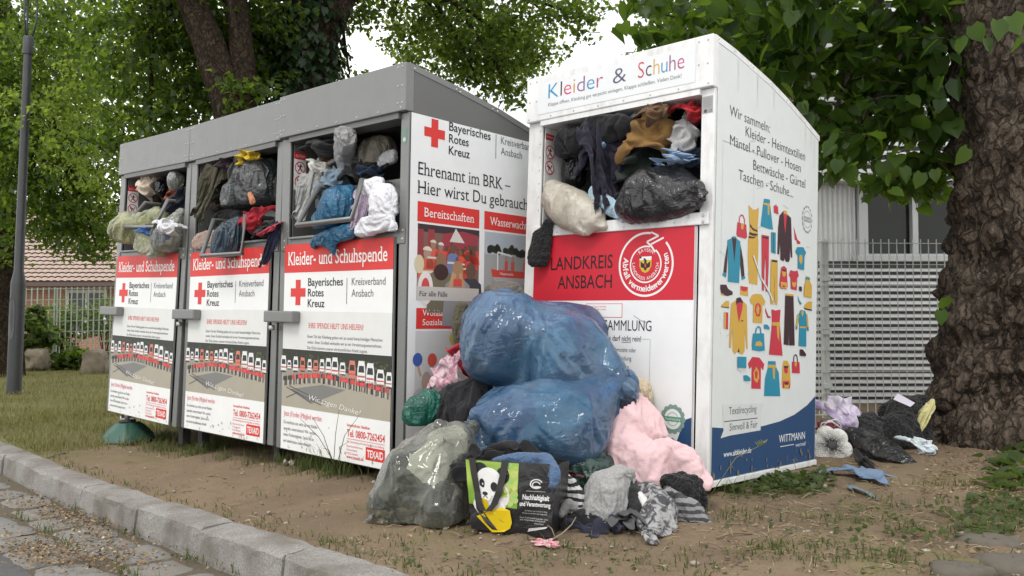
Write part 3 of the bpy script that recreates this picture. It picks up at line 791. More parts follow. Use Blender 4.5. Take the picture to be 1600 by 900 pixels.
    for a, b, c in ((.085, .59, (.06, .12, .4)), (.19, .585, (.62, .09, .07)), (.35, .7, (.55, .42, .08)), (.46, .6, (.06, .3, .2))):
        p.ell(a, b, .034, .036, c, 3); p.line([(a+.01, b-.03), (a+.06, b-.14), (a+.03, .40)], .034, (.66, .65, .64), 2); p.line([(a-.005, b-.01), (a+.025, b-.09)], .016, (.55, .36, .28), 2.5)
    p.ell(.15, .47, .035, .055, (.42, .36, .32), 3.2); p.ell(.15, .46, .026, .042, (.55, .36, .28), 3.4); p.ell(.12, .38, .07, .06, (.5, .49, .48), 3); p.ell(.3, .42, .05, .07, (.3, .2, .15), 3)
    p.rect(.59, 1.06, .752, .863, RED, 1); p.rect(.59, 1.06, .36, .742, (.5, .52, .55), 1)
    return p.build('side_poster', parent)

# ---------------------------------------------------------------- the clothes bins
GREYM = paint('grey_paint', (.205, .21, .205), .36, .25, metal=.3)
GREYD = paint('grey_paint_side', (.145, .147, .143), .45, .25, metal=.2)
WHITEM = paint('white_paint', (.76, .77, .765), .4, .55, (.36, .32, .27))
SHADEIN = paint('inside_shade', (.035, .035, .035), .7, .5)  # shade of the unlit metal chute, put into a near-black colour
STEEL = paint('steel', (.45, .45, .44), .35, .2, metal=.7)
RUBBER = paint('black_rubber', (.02, .02, .02), .6, .3)
def rivet(m, x, z, y, mat, r=.006, ax='f'):
    n = 8; V = []
    for rr, h in ((r, 0), (r*.7, .003)):
        for k in range(n):
            a = 2*math.pi*k/n; c, s = rr*math.cos(a), rr*math.sin(a)
            V.append((x+c, y-h, z+s) if ax == 'f' else (y+h, x+c, z+s))
    m.add(V, [(k, (k+1) % n, n+(k+1) % n, n+k) for k in range(n)] + [tuple(range(n, 2*n))], mat)
def roof_prof(H, D, white):
    if white: return [(0, H), (.19, H-.018), (.368, H-.046), (.58, H-.08), (.779, H-.124), (1.0, H-.186), (D, H-.254)]
    return [(0, H), (.35, H-.05), (.7, H-.11), (.98, H-.175), (D, H-.235)]
def shell(m, W, D, H, mat, mats, white, inner):
    pr = roof_prof(H, D, white); t_ = .018
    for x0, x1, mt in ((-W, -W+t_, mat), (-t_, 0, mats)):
        V = [(x, d, z) for x in (x0, x1) for d, z in [(.012, 0)] + [(max(d, .012), z-.003) for d, z in pr] + [(D, 0)]]; n = len(V)//2
        m.add(V, [list(range(n)), list(range(n, 2*n))[::-1]] + [(k, (k+1) % n, n+(k+1) % n, n+k) for k in range(n)], mt)
    m.box(-W+t_+.002, -t_-.002, D-.02, D-.002, .002, pr[-1][1]-.006, mat); m.box(-W+t_+.002, -t_-.002, .03, D-.022, .002, .02, mat)
def roof(m, W, D, H, mat, white, over=.004):
    pr = roof_prof(H, D, white); th = .028 if white else .03
    V = [(x, d + (-.004 if i == 0 else .006 if i == len(pr)-1 else 0), z+dz) for x in (-W-over, over) for dz in (-th, .003) for i, (d, z) in enumerate(pr)]; n = len(pr); F = []
    for i in range(n-1):
        a, b = i, i+1
        F += [(n+a, n+b, 3*n+b, 3*n+a), (a, 2*n+a, 2*n+b, b), (a, b, n+b, n+a), (2*n+a, 3*n+a, 3*n+b, 2*n+b)]
    F += [(0, n, 3*n, 2*n), (n-1, 3*n-1, 4*n-1, 2*n-1)]
    m.add(V, F, mat)
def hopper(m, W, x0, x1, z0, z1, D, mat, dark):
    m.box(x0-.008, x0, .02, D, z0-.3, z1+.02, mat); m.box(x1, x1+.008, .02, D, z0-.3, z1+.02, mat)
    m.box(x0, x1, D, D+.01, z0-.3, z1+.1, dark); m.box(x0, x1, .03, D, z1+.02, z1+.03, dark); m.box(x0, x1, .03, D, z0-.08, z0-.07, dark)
GB = {}
labels = {'1': 'grey metal clothes donation bin farthest left, yellow-green bags spilling from its open chute',
          '2': 'grey metal clothes donation bin in the middle, big dark grey sack jammed in its chute',
          '3': 'grey metal clothes donation bin at the right end, red cross poster on its side wall'}
for k in '123':
    W, D, H = (1.172, 1.18, 2.15) if k != '1' else (1.16, 1.18, 2.15)
    b = empty('clothes_bin', PM[k][0], POSE[k][3:]); tag(b, labels[k], 'clothes bin', 'grey clothes bins'); GB[k] = b
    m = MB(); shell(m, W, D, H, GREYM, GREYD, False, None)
    m.box(-W, -W+.085, -.002, .012, 0, 1.893, GREYM, .003); m.box(-.062, 0, -.002, .012, 0, 1.893, GREYM, .003)
    m.box(-W+.0852, -.0622, .0, .012, 1.240, 1.272, GREYM)
    for z in np.linspace(1.32, 1.85, 6): rivet(m, -W+.075, z, -.002, STEEL, .004)
    if k == '3':
        pass
    m.build('body', b)
    m = MB(); roof(m, W, D, H, GREYM, False)
    if k == '3':
        for d in (.03, .34, .37, .64, .68, .95): rivet(m, d, 2.15-.05*d/.35-.018 if d < .35 else 2.145-.157*d-.012, .0045, STEEL, .006, 's')
    m.build('roof', b)
    m = MB(); m.box(-W-.004 if k == '1' else -W+.0015, .003 if k == '3' else -.0015, -.026 if k != '3' else -.034, .03, 1.896, 2.1525, GREYM, .005)
    for x in list(np.linspace(-W+.03, -.03, 7)): rivet(m, x, 1.915, -.026 if k != '3' else -.034, STEEL)
    for z in (1.94, 2.03, 2.13):
        for x in (-W+.02, -W+.055, -.055, -.02): rivet(m, x, z, -.026 if k != '3' else -.034, STEEL)
    m.build('hood', b)
    m = MB(); m.box(-W+.09, -.065, -.02, .1, 1.864, 1.8955, GREYD); m.build('hood_lip', b)
    m = MB(); hopper(m, W, -W+.094, -.07, 1.275, 1.862, .62, GREYD, SHADEIN); m.build('chute', b)
    # tilted flap with its U-shaped grab bar
    m = MB(); z0 = {'1': 1.56, '2': 1.50, '3': 1.58}[k]; V = []
    for x in (-W+.12, -.09):
        for y, z in ((.16, z0-.10), (.16, z0+.005), (.2, z0+.005), (.2, z0-.10)): V.append((x, y, z))
    m.add(V, [(0, 1, 5, 4), (1, 2, 6, 5), (2, 3, 7, 6), (0, 4, 7, 3), (0, 3, 2, 1), (4, 5, 6, 7)], GREYM)
    m.box(-W+.1, -.075, -.02, .03, 1.268, 1.283, GREYM, .004)
    fl = m.build('flap', b)
    o_, M_ = PM[k]; bars = {'1': ((227, 317), (194, 355), (241, 355), (262, 313)), '2': ((334, 344), (315, 400), (378, 396), (383, 337)), '3': ((499, 292), (464, 352), (550, 342), (565, 282))}[k]
    pts = [M_.T @ (LP(k, px, py, of) - o_) for (px, py), of in zip(bars, (-.03, -.17, -.17, -.03))]
    pts = [pts[0]+A([.02, .22, .0])] + pts + [pts[-1]+A([.02, .22, .0])]
    m = MB(); m.tube(pts, .016, GREYM, sq=False, n=8); m.build('grab_bar', b)
    m = MB(); m.box(-W+.062, -.078, -.008, -.0025, .0, 1.2385, GREYM, .002)
    m.box(-W+.062, -W+.072, -.0128, -.0085, .0, 1.2385, GREYD); m.box(-.085, -.078, -.0128, -.0085, .0, 1.2385, GREYD)
    dr = m.build('door', b); bin_poster(dr, int(k), 0)
    m = MB(); m.box(-1.232 if k == '3' else -1.235, -.925, -.075, -.016, .765, .835, GREYM, .008)
    m.lathe([(.0, -.02), (.016, -.02), (.018, -.01), (.018, .008), (.01, .012), (0, .012)], (-1.19, -.04, .735), STEEL, 12); m.build('lock_cover', b)
    # corner gusset with three bolts
    m = MB(); m.box(-.105, -.012, -.0075, -.003, 1.2, 1.284, GREYM, .003)
    for x, z in ((-.085, 1.268), (-.03, 1.268), (-.03, 1.225)): rivet(m, x, z, -.0075, STEEL, .008)
    m.build('corner_plate', b); m = MB(); m.box(-W+.02, -W+.075, -.0075, -.003, 1.2, 1.284, GREYM, .003)
    for x, z in ((-W+.045, 1.262), (-W+.045, 1.222)): rivet(m, x, z, -.0075, STEEL, .008)
    m.build('corner_plate', b)
    p = Panel((-W+.0945, 0, 0), (0, 1, 0), (0, 0, 1), (1, 0, 0)); p.rect(.018, .105, 1.58, 1.812, (.8, .8, .8), 1); p.rect(.018, .105, 1.77, 1.812, RED2, 2)
    p.text('ACHTUNG', .027, 1.782, .016, (.85, .85, .85), .07, 3); no_sign(p, .061, 1.718, .038, 0); no_sign(p, .061, 1.63, .038, 1); p.build('warning_sticker', b)
    if k == '3':
        p = Panel((0, -.0025, 0), (1, 0, 0), (0, 0, 1), (0, -1, 0)); p.poly([(-.05, 1.81), (-.014, 1.81), (-.014, 1.74), (-.022, 1.725), (-.042, 1.725), (-.05, 1.74)], (.16, .26, .2), 1); p.ell(-.032, 1.75, .012, .012, (.5, .55, .5), 2)
        p.build('green_sticker', b); side_poster(b)
    for x in (-W+.1, -.1):
        for y in (.12, D-.12): m = MB(); m.box(x-.03, x+.03, y-.03, y+.03, -.14 if k != '3' else -.07, .0, RUBBER); m.build('foot', b)

# white bin
W, D, H = 1.2077, 1.2242, 2.1705
wb = empty('clothes_bin', PM['w'][0], POSE['w'][3:]); tag(wb, 'white metal clothes donation bin with colourful clothing pictures on its side wall', 'clothes bin')
m = MB(); shell(m, W, D, H, WHITEM, WHITEM, True, None)
m.box(-W, -W+.105, -.002, .012, 0, 1.912, WHITEM, .003); m.box(-.071, 0, -.002, .012, -.004, 1.912, WHITEM, .003)
for z in np.linspace(1.4, 1.86, 7): rivet(m, -W+.09, z, -.002, STEEL, .004)
for z in np.linspace(.06, 1.88, 10): rivet(m, D-.014, z, .0, STEEL, .004, 's')
m.build('body', wb)
m = MB(); roof(m, W, D, H, WHITEM, True)
for i, d in enumerate((.02, .18, .35, .38, .58, .78, .82, 1.03, 1.2)): rivet(m, d, float(np.interp(d, [q[0] for q in roof_prof(H, D, True)], [q[1] for q in roof_prof(H, D, True)]))-.013, .0042, STEEL, .004, 's')
m.build('roof', wb)
m = MB(); m.box(-W-.003, .0032, -.03, .03, 1.914, 2.173, WHITEM, .005)
for x in np.linspace(-W+.02, -.02, 8): rivet(m, x, 1.93, -.03, STEEL, .005)
for z in (2.03, 2.145):
    for x in (-W+.025, -W+.075, -.075, -.025): rivet(m, x, z, -.03, STEEL, .005)
hd = m.build('hood', wb); m = MB(); m.box(-W+.105, -.071, -.024, .14, 1.884, 1.9135, WHITEM); m.build('hood_lip', wb)
p = Panel((0, -.0318, 0), (1, 0, 0), (0, 0, 1), (0, -1, 0)); p.rect(-1.117, -.091, 1.948, 2.132, (.735, .755, .765), 0)
cols = [(.03, .27, .5), (.02, .02, .03), (.62, .04, .14), (.6, .26, .06), (.25, .1, .25), (.03, .27, .5), (.45, .07, .17)]
cols2 = [(.62, .05, .1), (.06, .05, .09), (.62, .38, .05), (.03, .27, .5), (.28, .08, .2), (.5, .06, .2)]
def multi(st, cs, u, v, h, wd):
    tot = []
    for ch in st: V = glyphs(ch, -.012)[0]; tot.append(V[:, 0].max()-V[:, 0].min())
    gap = .16; W_ = sum(tot)+gap*(len(st)-1); k = wd/W_; x = u
    for ch, t_, c in zip(st, tot, cs): p.text(ch, x, v, h, c, t_*k, 2, bold=-.012); x += (t_+gap)*k
multi('Kleider', cols, -1.041, 2.03, .084, .385); p.text('&', -.59, 2.03, .082, (.1, .09, .16), .085, 2, bold=-.012); multi('Schuhe', cols2, -.43, 2.03, .084, .275)
p.text('Klappe öffnen, Kleidung gut verpackt einlegen, Klappe schließen. Vielen Dank!', -1.04, 1.985, .02, GREYT, .87, 2, bold=-.008)
p.build('name_sign', hd)
m = MB(); hopper(m, W, -W+.11, -.079, 1.302, 1.88, .62, WHITEM, SHADEIN); m.build('chute', wb)
m = MB(); m.box(-W+.06, -.014, -.022, -.003, 1.242, 1.303, WHITEM, .004)
for x in list(np.linspace(-W+.1, -.2, 7)): rivet(m, x, 1.262, -.022, STEEL, .005)
for x, z in ((-.12, 1.285), (-.04, 1.285), (-.04, 1.255)): rivet(m, x, z, -.022, STEEL, .009)
m.build('ledge', wb)
m = MB(); m.box(-W+.075, -.076, -.01, -.0025, .02, 1.24, WHITEM, .003); m.box(-.083, -.0775, -.0145, -.0102, .02, 1.238, paint('seam', (.5, .5, .5))); dr = m.build('door', wb)
p = Panel((0, -.0115, 0), (1, 0, 0), (0, 0, 1), (0, -1, 0)); p.rect(-1.128, -.086, .03, 1.236, (.79, .80, .81), 0)
p.rect(-1.128, -.086, .878, 1.25, (.56, .022, .04), 1); 
for a in ((-1.128, -.086, 1.246, 1.25), (-.089, -.086, .878, 1.25)): p.rect(*a, (.75, .7, .7), 1.6)
p.text('LANDKREIS', -1.0, 1.05, .07, (.03, .012, .015), .425, 2, bold=.008); p.text('ANSBACH', -.947, .945, .07, (.03, .012, .015), .37, 2, bold=.008)
cu, cv, RW = -.3695, 1.061, (.8, .77, .77)
p.ring(cu, cv, .155, .166, RW, 2, 60, rad(80), rad(80+322)); p.ring(cu, cv, .088, .096, RW, 2, 44, rad(75), rad(75+335))
p.line([(cu+.03, cv+.163), (cu+.075, cv+.142), (cu+.005, cv+.115), (cu+.04, cv+.083)], .009, RW, 2); p.line([(cu+.105, cv+.131), (cu+.028, cv+.10), (cu+.056, cv+.06)], .009, RW, 2.3)
p.arc_text('Abfall', cu, cv, .126, rad(188), .031, RW, bold=.022, spread=.86); p.arc_text('vermeiden', cu, cv, .126, rad(262), .031, RW, bold=.022, spread=.82); p.arc_text('verwerten', cu, cv, .126, rad(340), .031, RW, bold=.022, spread=.82)
p.arc_text('LANDKREIS ANSBACH', cu, cv, .074, rad(268), .0165, RW, spread=1.0); p.arc_text('· BAYERN ·', cu, cv, .072, rad(88), .0165, RW, inside=False, spread=1.0)
p.poly([(cu-.036, cv+.04), (cu+.036, cv+.04), (cu+.036, cv-.01), (cu+.02, cv-.036), (cu, cv-.044), (cu-.02, cv-.036), (cu-.036, cv-.01)], (.62, .42, .04), 3)
p.rect(cu-.036, cu+.036, cv+.022, cv+.04, (.8, .8, .8), 3.4)
for q in (0, 1): p.rect(cu-.036+q*.024, cu-.024+q*.024, cv+.031-.009*q, cv+.04-.009*q, BLACK, 3.7)
p.ell(cu, cv-.008, .01, .024, BLACK, 3.8); p.poly([(cu-.03, cv+.016), (cu-.006, cv), (cu-.008, cv-.02), (cu-.028, cv-.014)], BLACK, 3.8); p.poly([(cu+.03, cv+.016), (cu+.006, cv), (cu+.008, cv-.02), (cu+.028, cv-.014)], BLACK, 3.8); p.ell(cu, cv+.017, .007, .009, BLACK, 3.9); p.ell(cu, cv-.006, .006, .01, (.6, .06, .05), 4)
p.rect(-.745, -.506, .788, .862, RED2, 1); p.rect(-.742, -.509, .791, .859, (.8, .8, .8), 2)
for i, (s_, c_, wd) in enumerate((('Haben Sie Fragen zu Sammlung?', RED2, .125), ('Rufen Sie uns an oder schreiben', RED2, .125), ('Mo bis Fr 8 bis 16 Uhr', (.1, .15, .3), .085), ('Telefon und E-Mail', (.1, .15, .3), .07))): p.text(s_, -.735, .842-.0145*i, .008, c_, wd, 3)
p.text('TEXTILIENSAMMLUNG', -.885, .722, .053, BLACK, .56, 2)
p.text('Was darf', -.632, .668, .027, GREYT, .118, 2, bold=.012); p.text('nicht', -.505, .668, .027, GREYT, .058, 2, bold=.012); p.rect(-.505, -.447, .660, .6625, GREYT, 2); p.text('rein!', -.438, .668, .027, GREYT, .052, 2, bold=.012)
for i, s_ in enumerate(('× verschmutzte oder', '   nasse Kleidung', '× Schlittschuhe', '× Teppiche', '× Matratzen', '× Elektrogeräte')): p.text(s_, -.615 if s_[0] == '×' else -.59, .612-.043*i, .022, GREYT, .2*len(s_.strip())/19, 2)
p.text('Was darf', -.98, .668, .027, GREYT, .118, 2, bold=.012); p.text('rein!', -.85, .668, .027, GREYT, .052, 2, bold=.012)
for i, s_ in enumerate(('saubere Kleidung', 'Schuhe, paarweise', 'Bettwäsche', 'Taschen, Gürtel')): p.text(s_, -.96, .612-.043*i, .022, GREYT, .2*len(s_)/19, 2)
for a in ((-.672, -.669, .39, .68), (-.332, -.329, .39, .68), (-1.03, -1.027, .39, .68)): p.rect(*a, (.45, .5, .5), 2)
p.rect(-.4, -.332, .68, .6825, (.45, .5, .5), 2)
BLUE = (.022, .065, .16)
p.poly([(-1.128, .03), (-.086, .03), (-.086, .312), (-.18, .275), (-.30, .24), (-.5, .205), (-.75, .19), (-1.128, .2)], BLUE, 1)
p.ell(-.19, .295, .06, .062, (.26, .36, .32), 2, 20)
for k in range(14): a = k*2*math.pi/14; p.ell(-.19+.056*math.cos(a), .295+.058*math.sin(a), .016, .016, (.2, .32, .28), 2.2, 8)
p.ell(-.19, .295, .048, .05, (.74, .77, .75), 3); p.ring(-.19, .295, .03, .033, (.2, .35, .28), 3.5, 24); p.rect(-.238, -.142, .283, .307, (.1, .32, .2), 4); p.text('Textilrecycling', -.232, .29, .011, (.8, .8, .8), .085, 5)
p.poly([(-.235, .245), (-.215, .19), (-.19, .205), (-.165, .19), (-.145, .245)], (.72, .74, .73), 1.8)
p.line([(-.435, .80), (-.39, .775), (-.36, .766)], .004, (.4, .4, .4), 2); p.line([(-.39, .772), (-.35, .768)], .003, (.45, .45, .45), 2)
p.build('sign_panel', dr)
p = Panel((0, -.0025, 0), (1, 0, 0), (0, 0, 1), (0, -1, 0)); p.rect(-.068, -.008, 1.79, 1.875, (.36, .36, .36), 1); 
for i in range(6): p.rect(-.062, -.016, 1.862-.008*i, 1.864-.008*i, (.22, .22, .22), 2)
p.ell(-.048, 1.802, .009, .009, (.08, .08, .08), 2); p.text('CE', -.03, 1.796, .012, (.08, .08, .08), .018, 2); p.build('type_plate', wb)
p = Panel((-W+.1105, 0, 0), (0, 1, 0), (0, 0, 1), (1, 0, 0)); p.rect(.02, .095, 1.815, 1.85, RED2, 2); p.text('VORSICHT', .026, 1.826, .012, (.85, .8, .8), .06, 3); no_sign(p, .06, 1.745, .04, 0); no_sign(p, .06, 1.655, .04, 1); p.build('warning_sticker', wb)
# side print
p = Panel((.003, 0, 0), (0, 1, 0), (0, 0, 1), (1, 0, 0)); pr = [(d, z-.03) for d, z in roof_prof(H, D, True)]
p.poly([(.02, .02), (1.215, .02), (1.215, pr[-1][1]+.0)] + pr[-2:0:-1] + [(.02, H-.034)], (.67, .70, .695), 0)
p.poly([(.025, .02), (1.213, .02), (1.213, .385), (1.1, .335), (.931, .289), (.75, .262), (.546, .248), (.3, .247), (.025, .272)], BLUE, 1)
for s_, u, v, wd in (('Wir sammeln:', .142, 1.806, .44), ('Kleider - Heimtextilien', .311, 1.735, .72), ('Mäntel - Pullover - Hosen', .15, 1.658, .825), ('Bettwäsche - Gürtel', .4, 1.577, .637), ('Taschen - Schuhe...', .245, 1.5, .635)): p.text(s_, u, v, .052, (.05, .05, .07), wd, 2, bold=-.006)
GAR = "t525 1443,595 1448,596 1427,637 1291,590 1288,490 1292,516 1413;y520 1421,599 1426,599 1412,520 1411;y569 1415,589 1416,588 1364,571 1363;y355 1386,402 1368,435 1372,469 1388,459 1284,464 1227,470 1215,465 982,373 984,355 1103,355 1203,370 1254;k371 1292,405 1272,456 1266,458 1257,406 1260,372 1276;k368 1248,406 1245,458 1248,459 1239,406 1231,365 1235;k363 1227,407 1226,451 1235,414 1219,361 1215;r239 1282,332 1281,344 1217,328 1208,239 1210,231 1223;y277 1282,306 1282,302 1256,290 1250,278 1256;r253 1281,257 1312,277 1327,299 1325,316 1307,318 1284,310 1283,307 1306,295 1318,277 1320,265 1310,262 1280;r639 1422,690 1424,698 1382,643 1383;k657 1429,672 1430,672 1425,658 1424;k754 1406,710 1377,695 1305,691 1165,713 1165,722 1249,728 1137,770 1132,780 1152,793 1133,831 1133,846 1148,846 1229,858 1162,878 1161,854 1382,800 1398;y759 1412,799 1413,805 1392,781 1356,759 1386;r759 1394,800 1395,784 1286,770 1328;t612 1275,667 1278,670 1164,616 1166;k638 1276,644 1276,646 1165,640 1165;t186 1197,227 1200,271 1188,270 1071,266 978,151 976,153 1037,139 1180;k183 1201,229 1204,228 1189,213 1075,186 1185;t193 1206,225 1207,226 1198,191 1197;k141 1162,140 1084,135 1015,106 1022,117 1082;k272 1175,303 1099,321 1020,292 1007,275 1072;t103 1020,136 1013,131 996,97 1004;t290 1007,323 1019,330 1006,296 996;r503 1249,586 1251,588 1098,580 953,559 954,558 1070,548 1159,541 1069,537 955,517 955,509 1092;k508 1241,583 1242,582 1232,508 1232;y615 1129,692 1132,700 911,664 909,658 1052,653 909,614 907,613 1036;k622 1127,687 1129,688 1118,623 1116;r739 1095,771 1107,805 1096,820 998,808 982,738 981,718 998;y747 1076,799 1076,791 1054,773 1046,753 1053;y732 1017,812 1017,808 984,738 984;r752 1000,789 1000,787 989,754 988;k749 1086,794 1086,790 1076,757 1076;r855 1091,882 1088,910 1089,944 1095,961 1065,939 1052,938 984,863 986,856 1054,836 1058;y874 1027,901 1022,926 1031,928 1015,901 996,878 1008;k969 1008,1004 1007,1005 981,970 983;t940 1228,1017 1234,1054 1208,1035 1184,1029 1105,949 1107,948 1184,930 1189,914 1201;y967 1186,1002 1186,1006 1155,988 1133,968 1145,958 1164;y1058 1073,1107 1071,1108 1048,1139 1023,1138 952,1032 955,1037 1012,1055 1045;t1055 1068,1109 1065,1108 1052,1055 1054;r891 1339,919 1301,944 1269,981 1262,979 1249,940 1245,928 1264,907 1266,900 1302;k78 957,137 961,156 942,203 930,203 915,151 905,91 909,78 937;y83 915,115 913,113 906,85 908;y279 965,363 964,366 917,281 919;r282 963,360 963,354 943,318 937,288 944;y238 890,189 870,182 797,176 654,197 652,209 756,213 637,235 622,266 637,285 624,317 621,338 638,334 754,354 650,370 647,359 804,353 872,307 891;k241 899,281 908,310 888,306 866,283 868,263 873,236 866;r242 872,282 883,310 876,303 845,271 777,248 842;k292 791,317 792,317 787,292 786;k275 653,285 631,262 631;y457 935,511 935,558 901,545 878,526 887,526 785,422 785,421 878,399 880,382 901,410 928;r472 890,503 879,510 848,495 819,461 817,437 845,445 876;y472 881,490 863,487 834,467 827,453 852;y615 975,698 980,697 890,668 890,658 965,653 890,617 890;y93 859,140 882,167 882,168 849,135 849,93 850;k90 852,168 851,168 847,90 848;r136 825,160 825,161 742,137 744;y118 826,136 825,137 744,119 747;k794 945,898 947,922 674,850 673,848 823,842 674,784 678;y797 957,898 958,898 947,797 946;r630 863,676 858,737 866,729 792,771 617,609 621,639 789;y639 793,733 797,731 778,640 776;y693 781,725 779,725 694,702 719;t424 729,545 732,558 643,501 638,417 644,413 676;y448 670,458 686,499 691,524 681,527 665,448 665;t446 729,453 755,480 770,507 762,518 731,507 731,499 756,480 763,464 752,457 730;t995 876,1052 872,1081 842,1071 790,1074 669,973 672,979 787,957 840;y951 850,968 844,954 779,931 782;y1069 855,1085 856,1102 784,1079 782;y979 781,1068 783,1068 774,979 773;y992 869,1036 868,1016 836;t931 782,954 779,948 762,932 765;t1079 782,1102 782,1103 759,1085 761;y1040 902,1092 929,1145 931,1143 883,1076 881,1040 889;k1040 889,1143 884,1143 877,1040 882;k986 654,1026 652,1071 627,1068 614,990 617;t260 609,353 608,353 551,262 554;g262 553,301 536,351 548,352 543,301 532,262 548;t327 515,359 516,396 503,403 486,334 487;t541 779,579 779,607 765,605 754,549 757;r421 608,502 605,558 570,545 539,520 555,521 442,417 446,416 558,390 546,376 574;y467 558,497 533,502 501,479 474,445 490,437 527;r467 542,484 524,478 496,458 499,450 527;t602 587,689 586,693 557,730 524,752 397,559 404,567 494,597 551;y600 568,695 566,693 550,600 552;y654 551,683 549,681 486,661 499;y787 589,832 589,864 563,879 456,868 435,777 439,766 465,773 557;r791 556,841 556,837 523,812 517,792 530;r779 478,859 478,868 438,780 440;y799 464,851 463,852 439,799 441;k788 560,845 560,843 550,791 550;k803 469,845 469,846 457,803 458;r891 584,988 581,995 518,893 521;y925 581,953 581,949 559,938 554,926 563;k906 583,911 616,936 627,958 617,969 583,959 583,949 613,936 620,921 613,916 583;r558 869,577 844,598 826,620 824,620 815,584 816,570 835,558 850;t953 956,975 930,1010 911,986 905,962 926"
gc = {'t': (.02, .24, .36), 'y': (.58, .36, .06), 'r': (.52, .035, .06), 'k': (.045, .018, .025), 'g': (.6, .6, .58)}
for i, it in enumerate(GAR.split(';')):
    q = it[1:].split(','); p.poly([(int(a.split()[0])/1000, int(a.split()[1])/1000) for a in q], gc[it[0]], 2+(i % 40)*.14)
cu, cv = 1.069, 1.40
for k in range(14): a = k*2*math.pi/14; p.ell(cu+.058*math.cos(a), cv+.068*math.sin(a), .013, .013, (.2, .22, .22), 2, 8)
p.ell(cu, cv, .06, .07, (.67, .70, .695), 2.5); p.ring(cu, cv, .046, .05, (.25, .27, .27), 3, 30); p.rect(cu-.05, cu+.05, cv-.015, cv+.015, (.3, .33, .33), 3.5); p.text('ZERTIFIZIERT', cu-.045, cv-.006, .011, (.75, .76, .76), .09, 4)
p.poly([(.122, .376), (.562, .366), (.53, .31), (.526, .228), (.2, .222), (.108, .215), (.135, .25)], (.62, .65, .64), 2); p.text('Textilrecycling', .186, .325, .036, (.05, .05, .07), .29, 3, bold=-.006); p.rect(.14, .49, .291, .295, (.05, .05, .07), 3); p.text('Sinnvoll & Fair', .194, .245, .036, (.05, .05, .07), .295, 3, bold=-.006)
p.text('www.altkleider.de', .14, .122, .026, (.8, .82, .82), .285, 3, bold=.01); p.text('WITTMANN', .742, .148, .04, (.8, .82, .82), .33, 3); p.rect(.76, .93, .124, .128, (.7, .72, .72), 3); p.text('wertvoll', .95, .11, .022, (.75, .77, .77), .13, 3, skew=.2)
p.rect(.078, .55, 1.665, 1.668, (.3, .31, .31), 1.4)
for a in ((.08, .083, 1.0, 1.665), (.41, .413, .95, 1.64)): p.rect(*a, (.58, .61, .6), 1.4)      # peeling film patch
p.line([(.41, 1.13), (.5, 1.02), (.6, .95), (.64, .91)], .012, (.66, .69, .68), 8); p.ell(.1, .80, .012, .014, (.72, .74, .74), 2); p.ell(.1, .73, .012, .014, (.72, .74, .74), 2)
r = random.Random(5)
for _ in range(34): a, b_ = r.uniform(.03, 1.2), .03+abs(r.gauss(0, .05)); p.ell(a, b_, r.uniform(.003, .009), r.uniform(.004, .02), (.2, .17, .14), 9, 7)
for _ in range(9): a, b_ = r.uniform(.05, 1.1), r.uniform(.3, 1.8); q = r.uniform(-.6, .6); L_ = r.uniform(.02, .09); p.line([(a, b_), (a+L_*math.cos(q), b_+L_*math.sin(q))], .0022, (.42, .43, .42), 9)
for _ in range(6): a = r.uniform(.03, 1.18); z1 = float(np.interp(a, [q[0] for q in pr], [q[1] for q in pr])); L_ = r.uniform(.04, .2); p.poly([(a-.003, z1-.005), (a+.003, z1-.005), (a+.0012, z1-L_), (a-.0012, z1-L_)], (.6, .62, .61), 9)
p.build('side_print', wb)
m = MB(); m.box(-.016, .012, .0, D, -.012, .017, WHITEM, .003); m.build('base_rail', wb)

# ---------------------------------------------------------------- bags and garments: shapes first, then one cloth run for all
SPECS = []
def pt3(q):
    if isinstance(q[2], tuple):
        k, off = q[2]; o, M = PM[k]
        while True:                      # stay under the hood
            p = LP(k, q[0], q[1], off); r_ = (q[3] if len(q) > 3 else 8)*dep(p)/FPX
            if (M.T @ (p-o))[2] < 1.855 - .5*r_ or off < -.02: return p
            off -= .02
    return P(q[0], q[1], q[2])
def dep(p): return (p - A([0, 0, CAM_H])) @ A([0, cP, sP])
CR, CF, CU = A([1., 0, 0]), A([0, cP, sP]), A([0, -sP, cP])
def seat(p, r, k=.35):
    """bring a point whose body would sink into the ground nearer, until it rests on it"""
    v = p - A([0, 0, CAM_H]); g_ = float(gz(p[0], p[1])) + k*r
    return A([0, 0, CAM_H]) + v*((CAM_H-g_)/(CAM_H-p[2])) if p[2] < g_ else p
def e(px, py, d, rx, ry, rd, rot=0):
    c = pt3((px, py, d, min(rx, ry))); c = seat(c, min(rx, ry)*dep(c)/FPX, .7); s = dep(c)/FPX; a = -rad(rot)
    M = np.stack([CR*math.cos(a)+CU*math.sin(a), -CR*math.sin(a)+CU*math.cos(a), CF], 1)
    return ('e', c, M, A([rx*s, ry*s, rd]))
def c(pts, flat=None):
    P_ = [seat(pt3(q), q[3]*dep(pt3(q))/FPX) for q in pts]; R_ = [q[3]*dep(p)/FPX for q, p in zip(pts, P_)]
    return ('c', P_, R_) if flat is None else ('c', P_, R_, (CF, flat))
def soft(name, label, cat, parts, mat, group=None, kind='cloth', clip=None, **k):
    SPECS.append(dict(name=name, label=label, cat=cat, parts=parts, mat=mat, group=group, kind=kind, clip=clip, k=k))
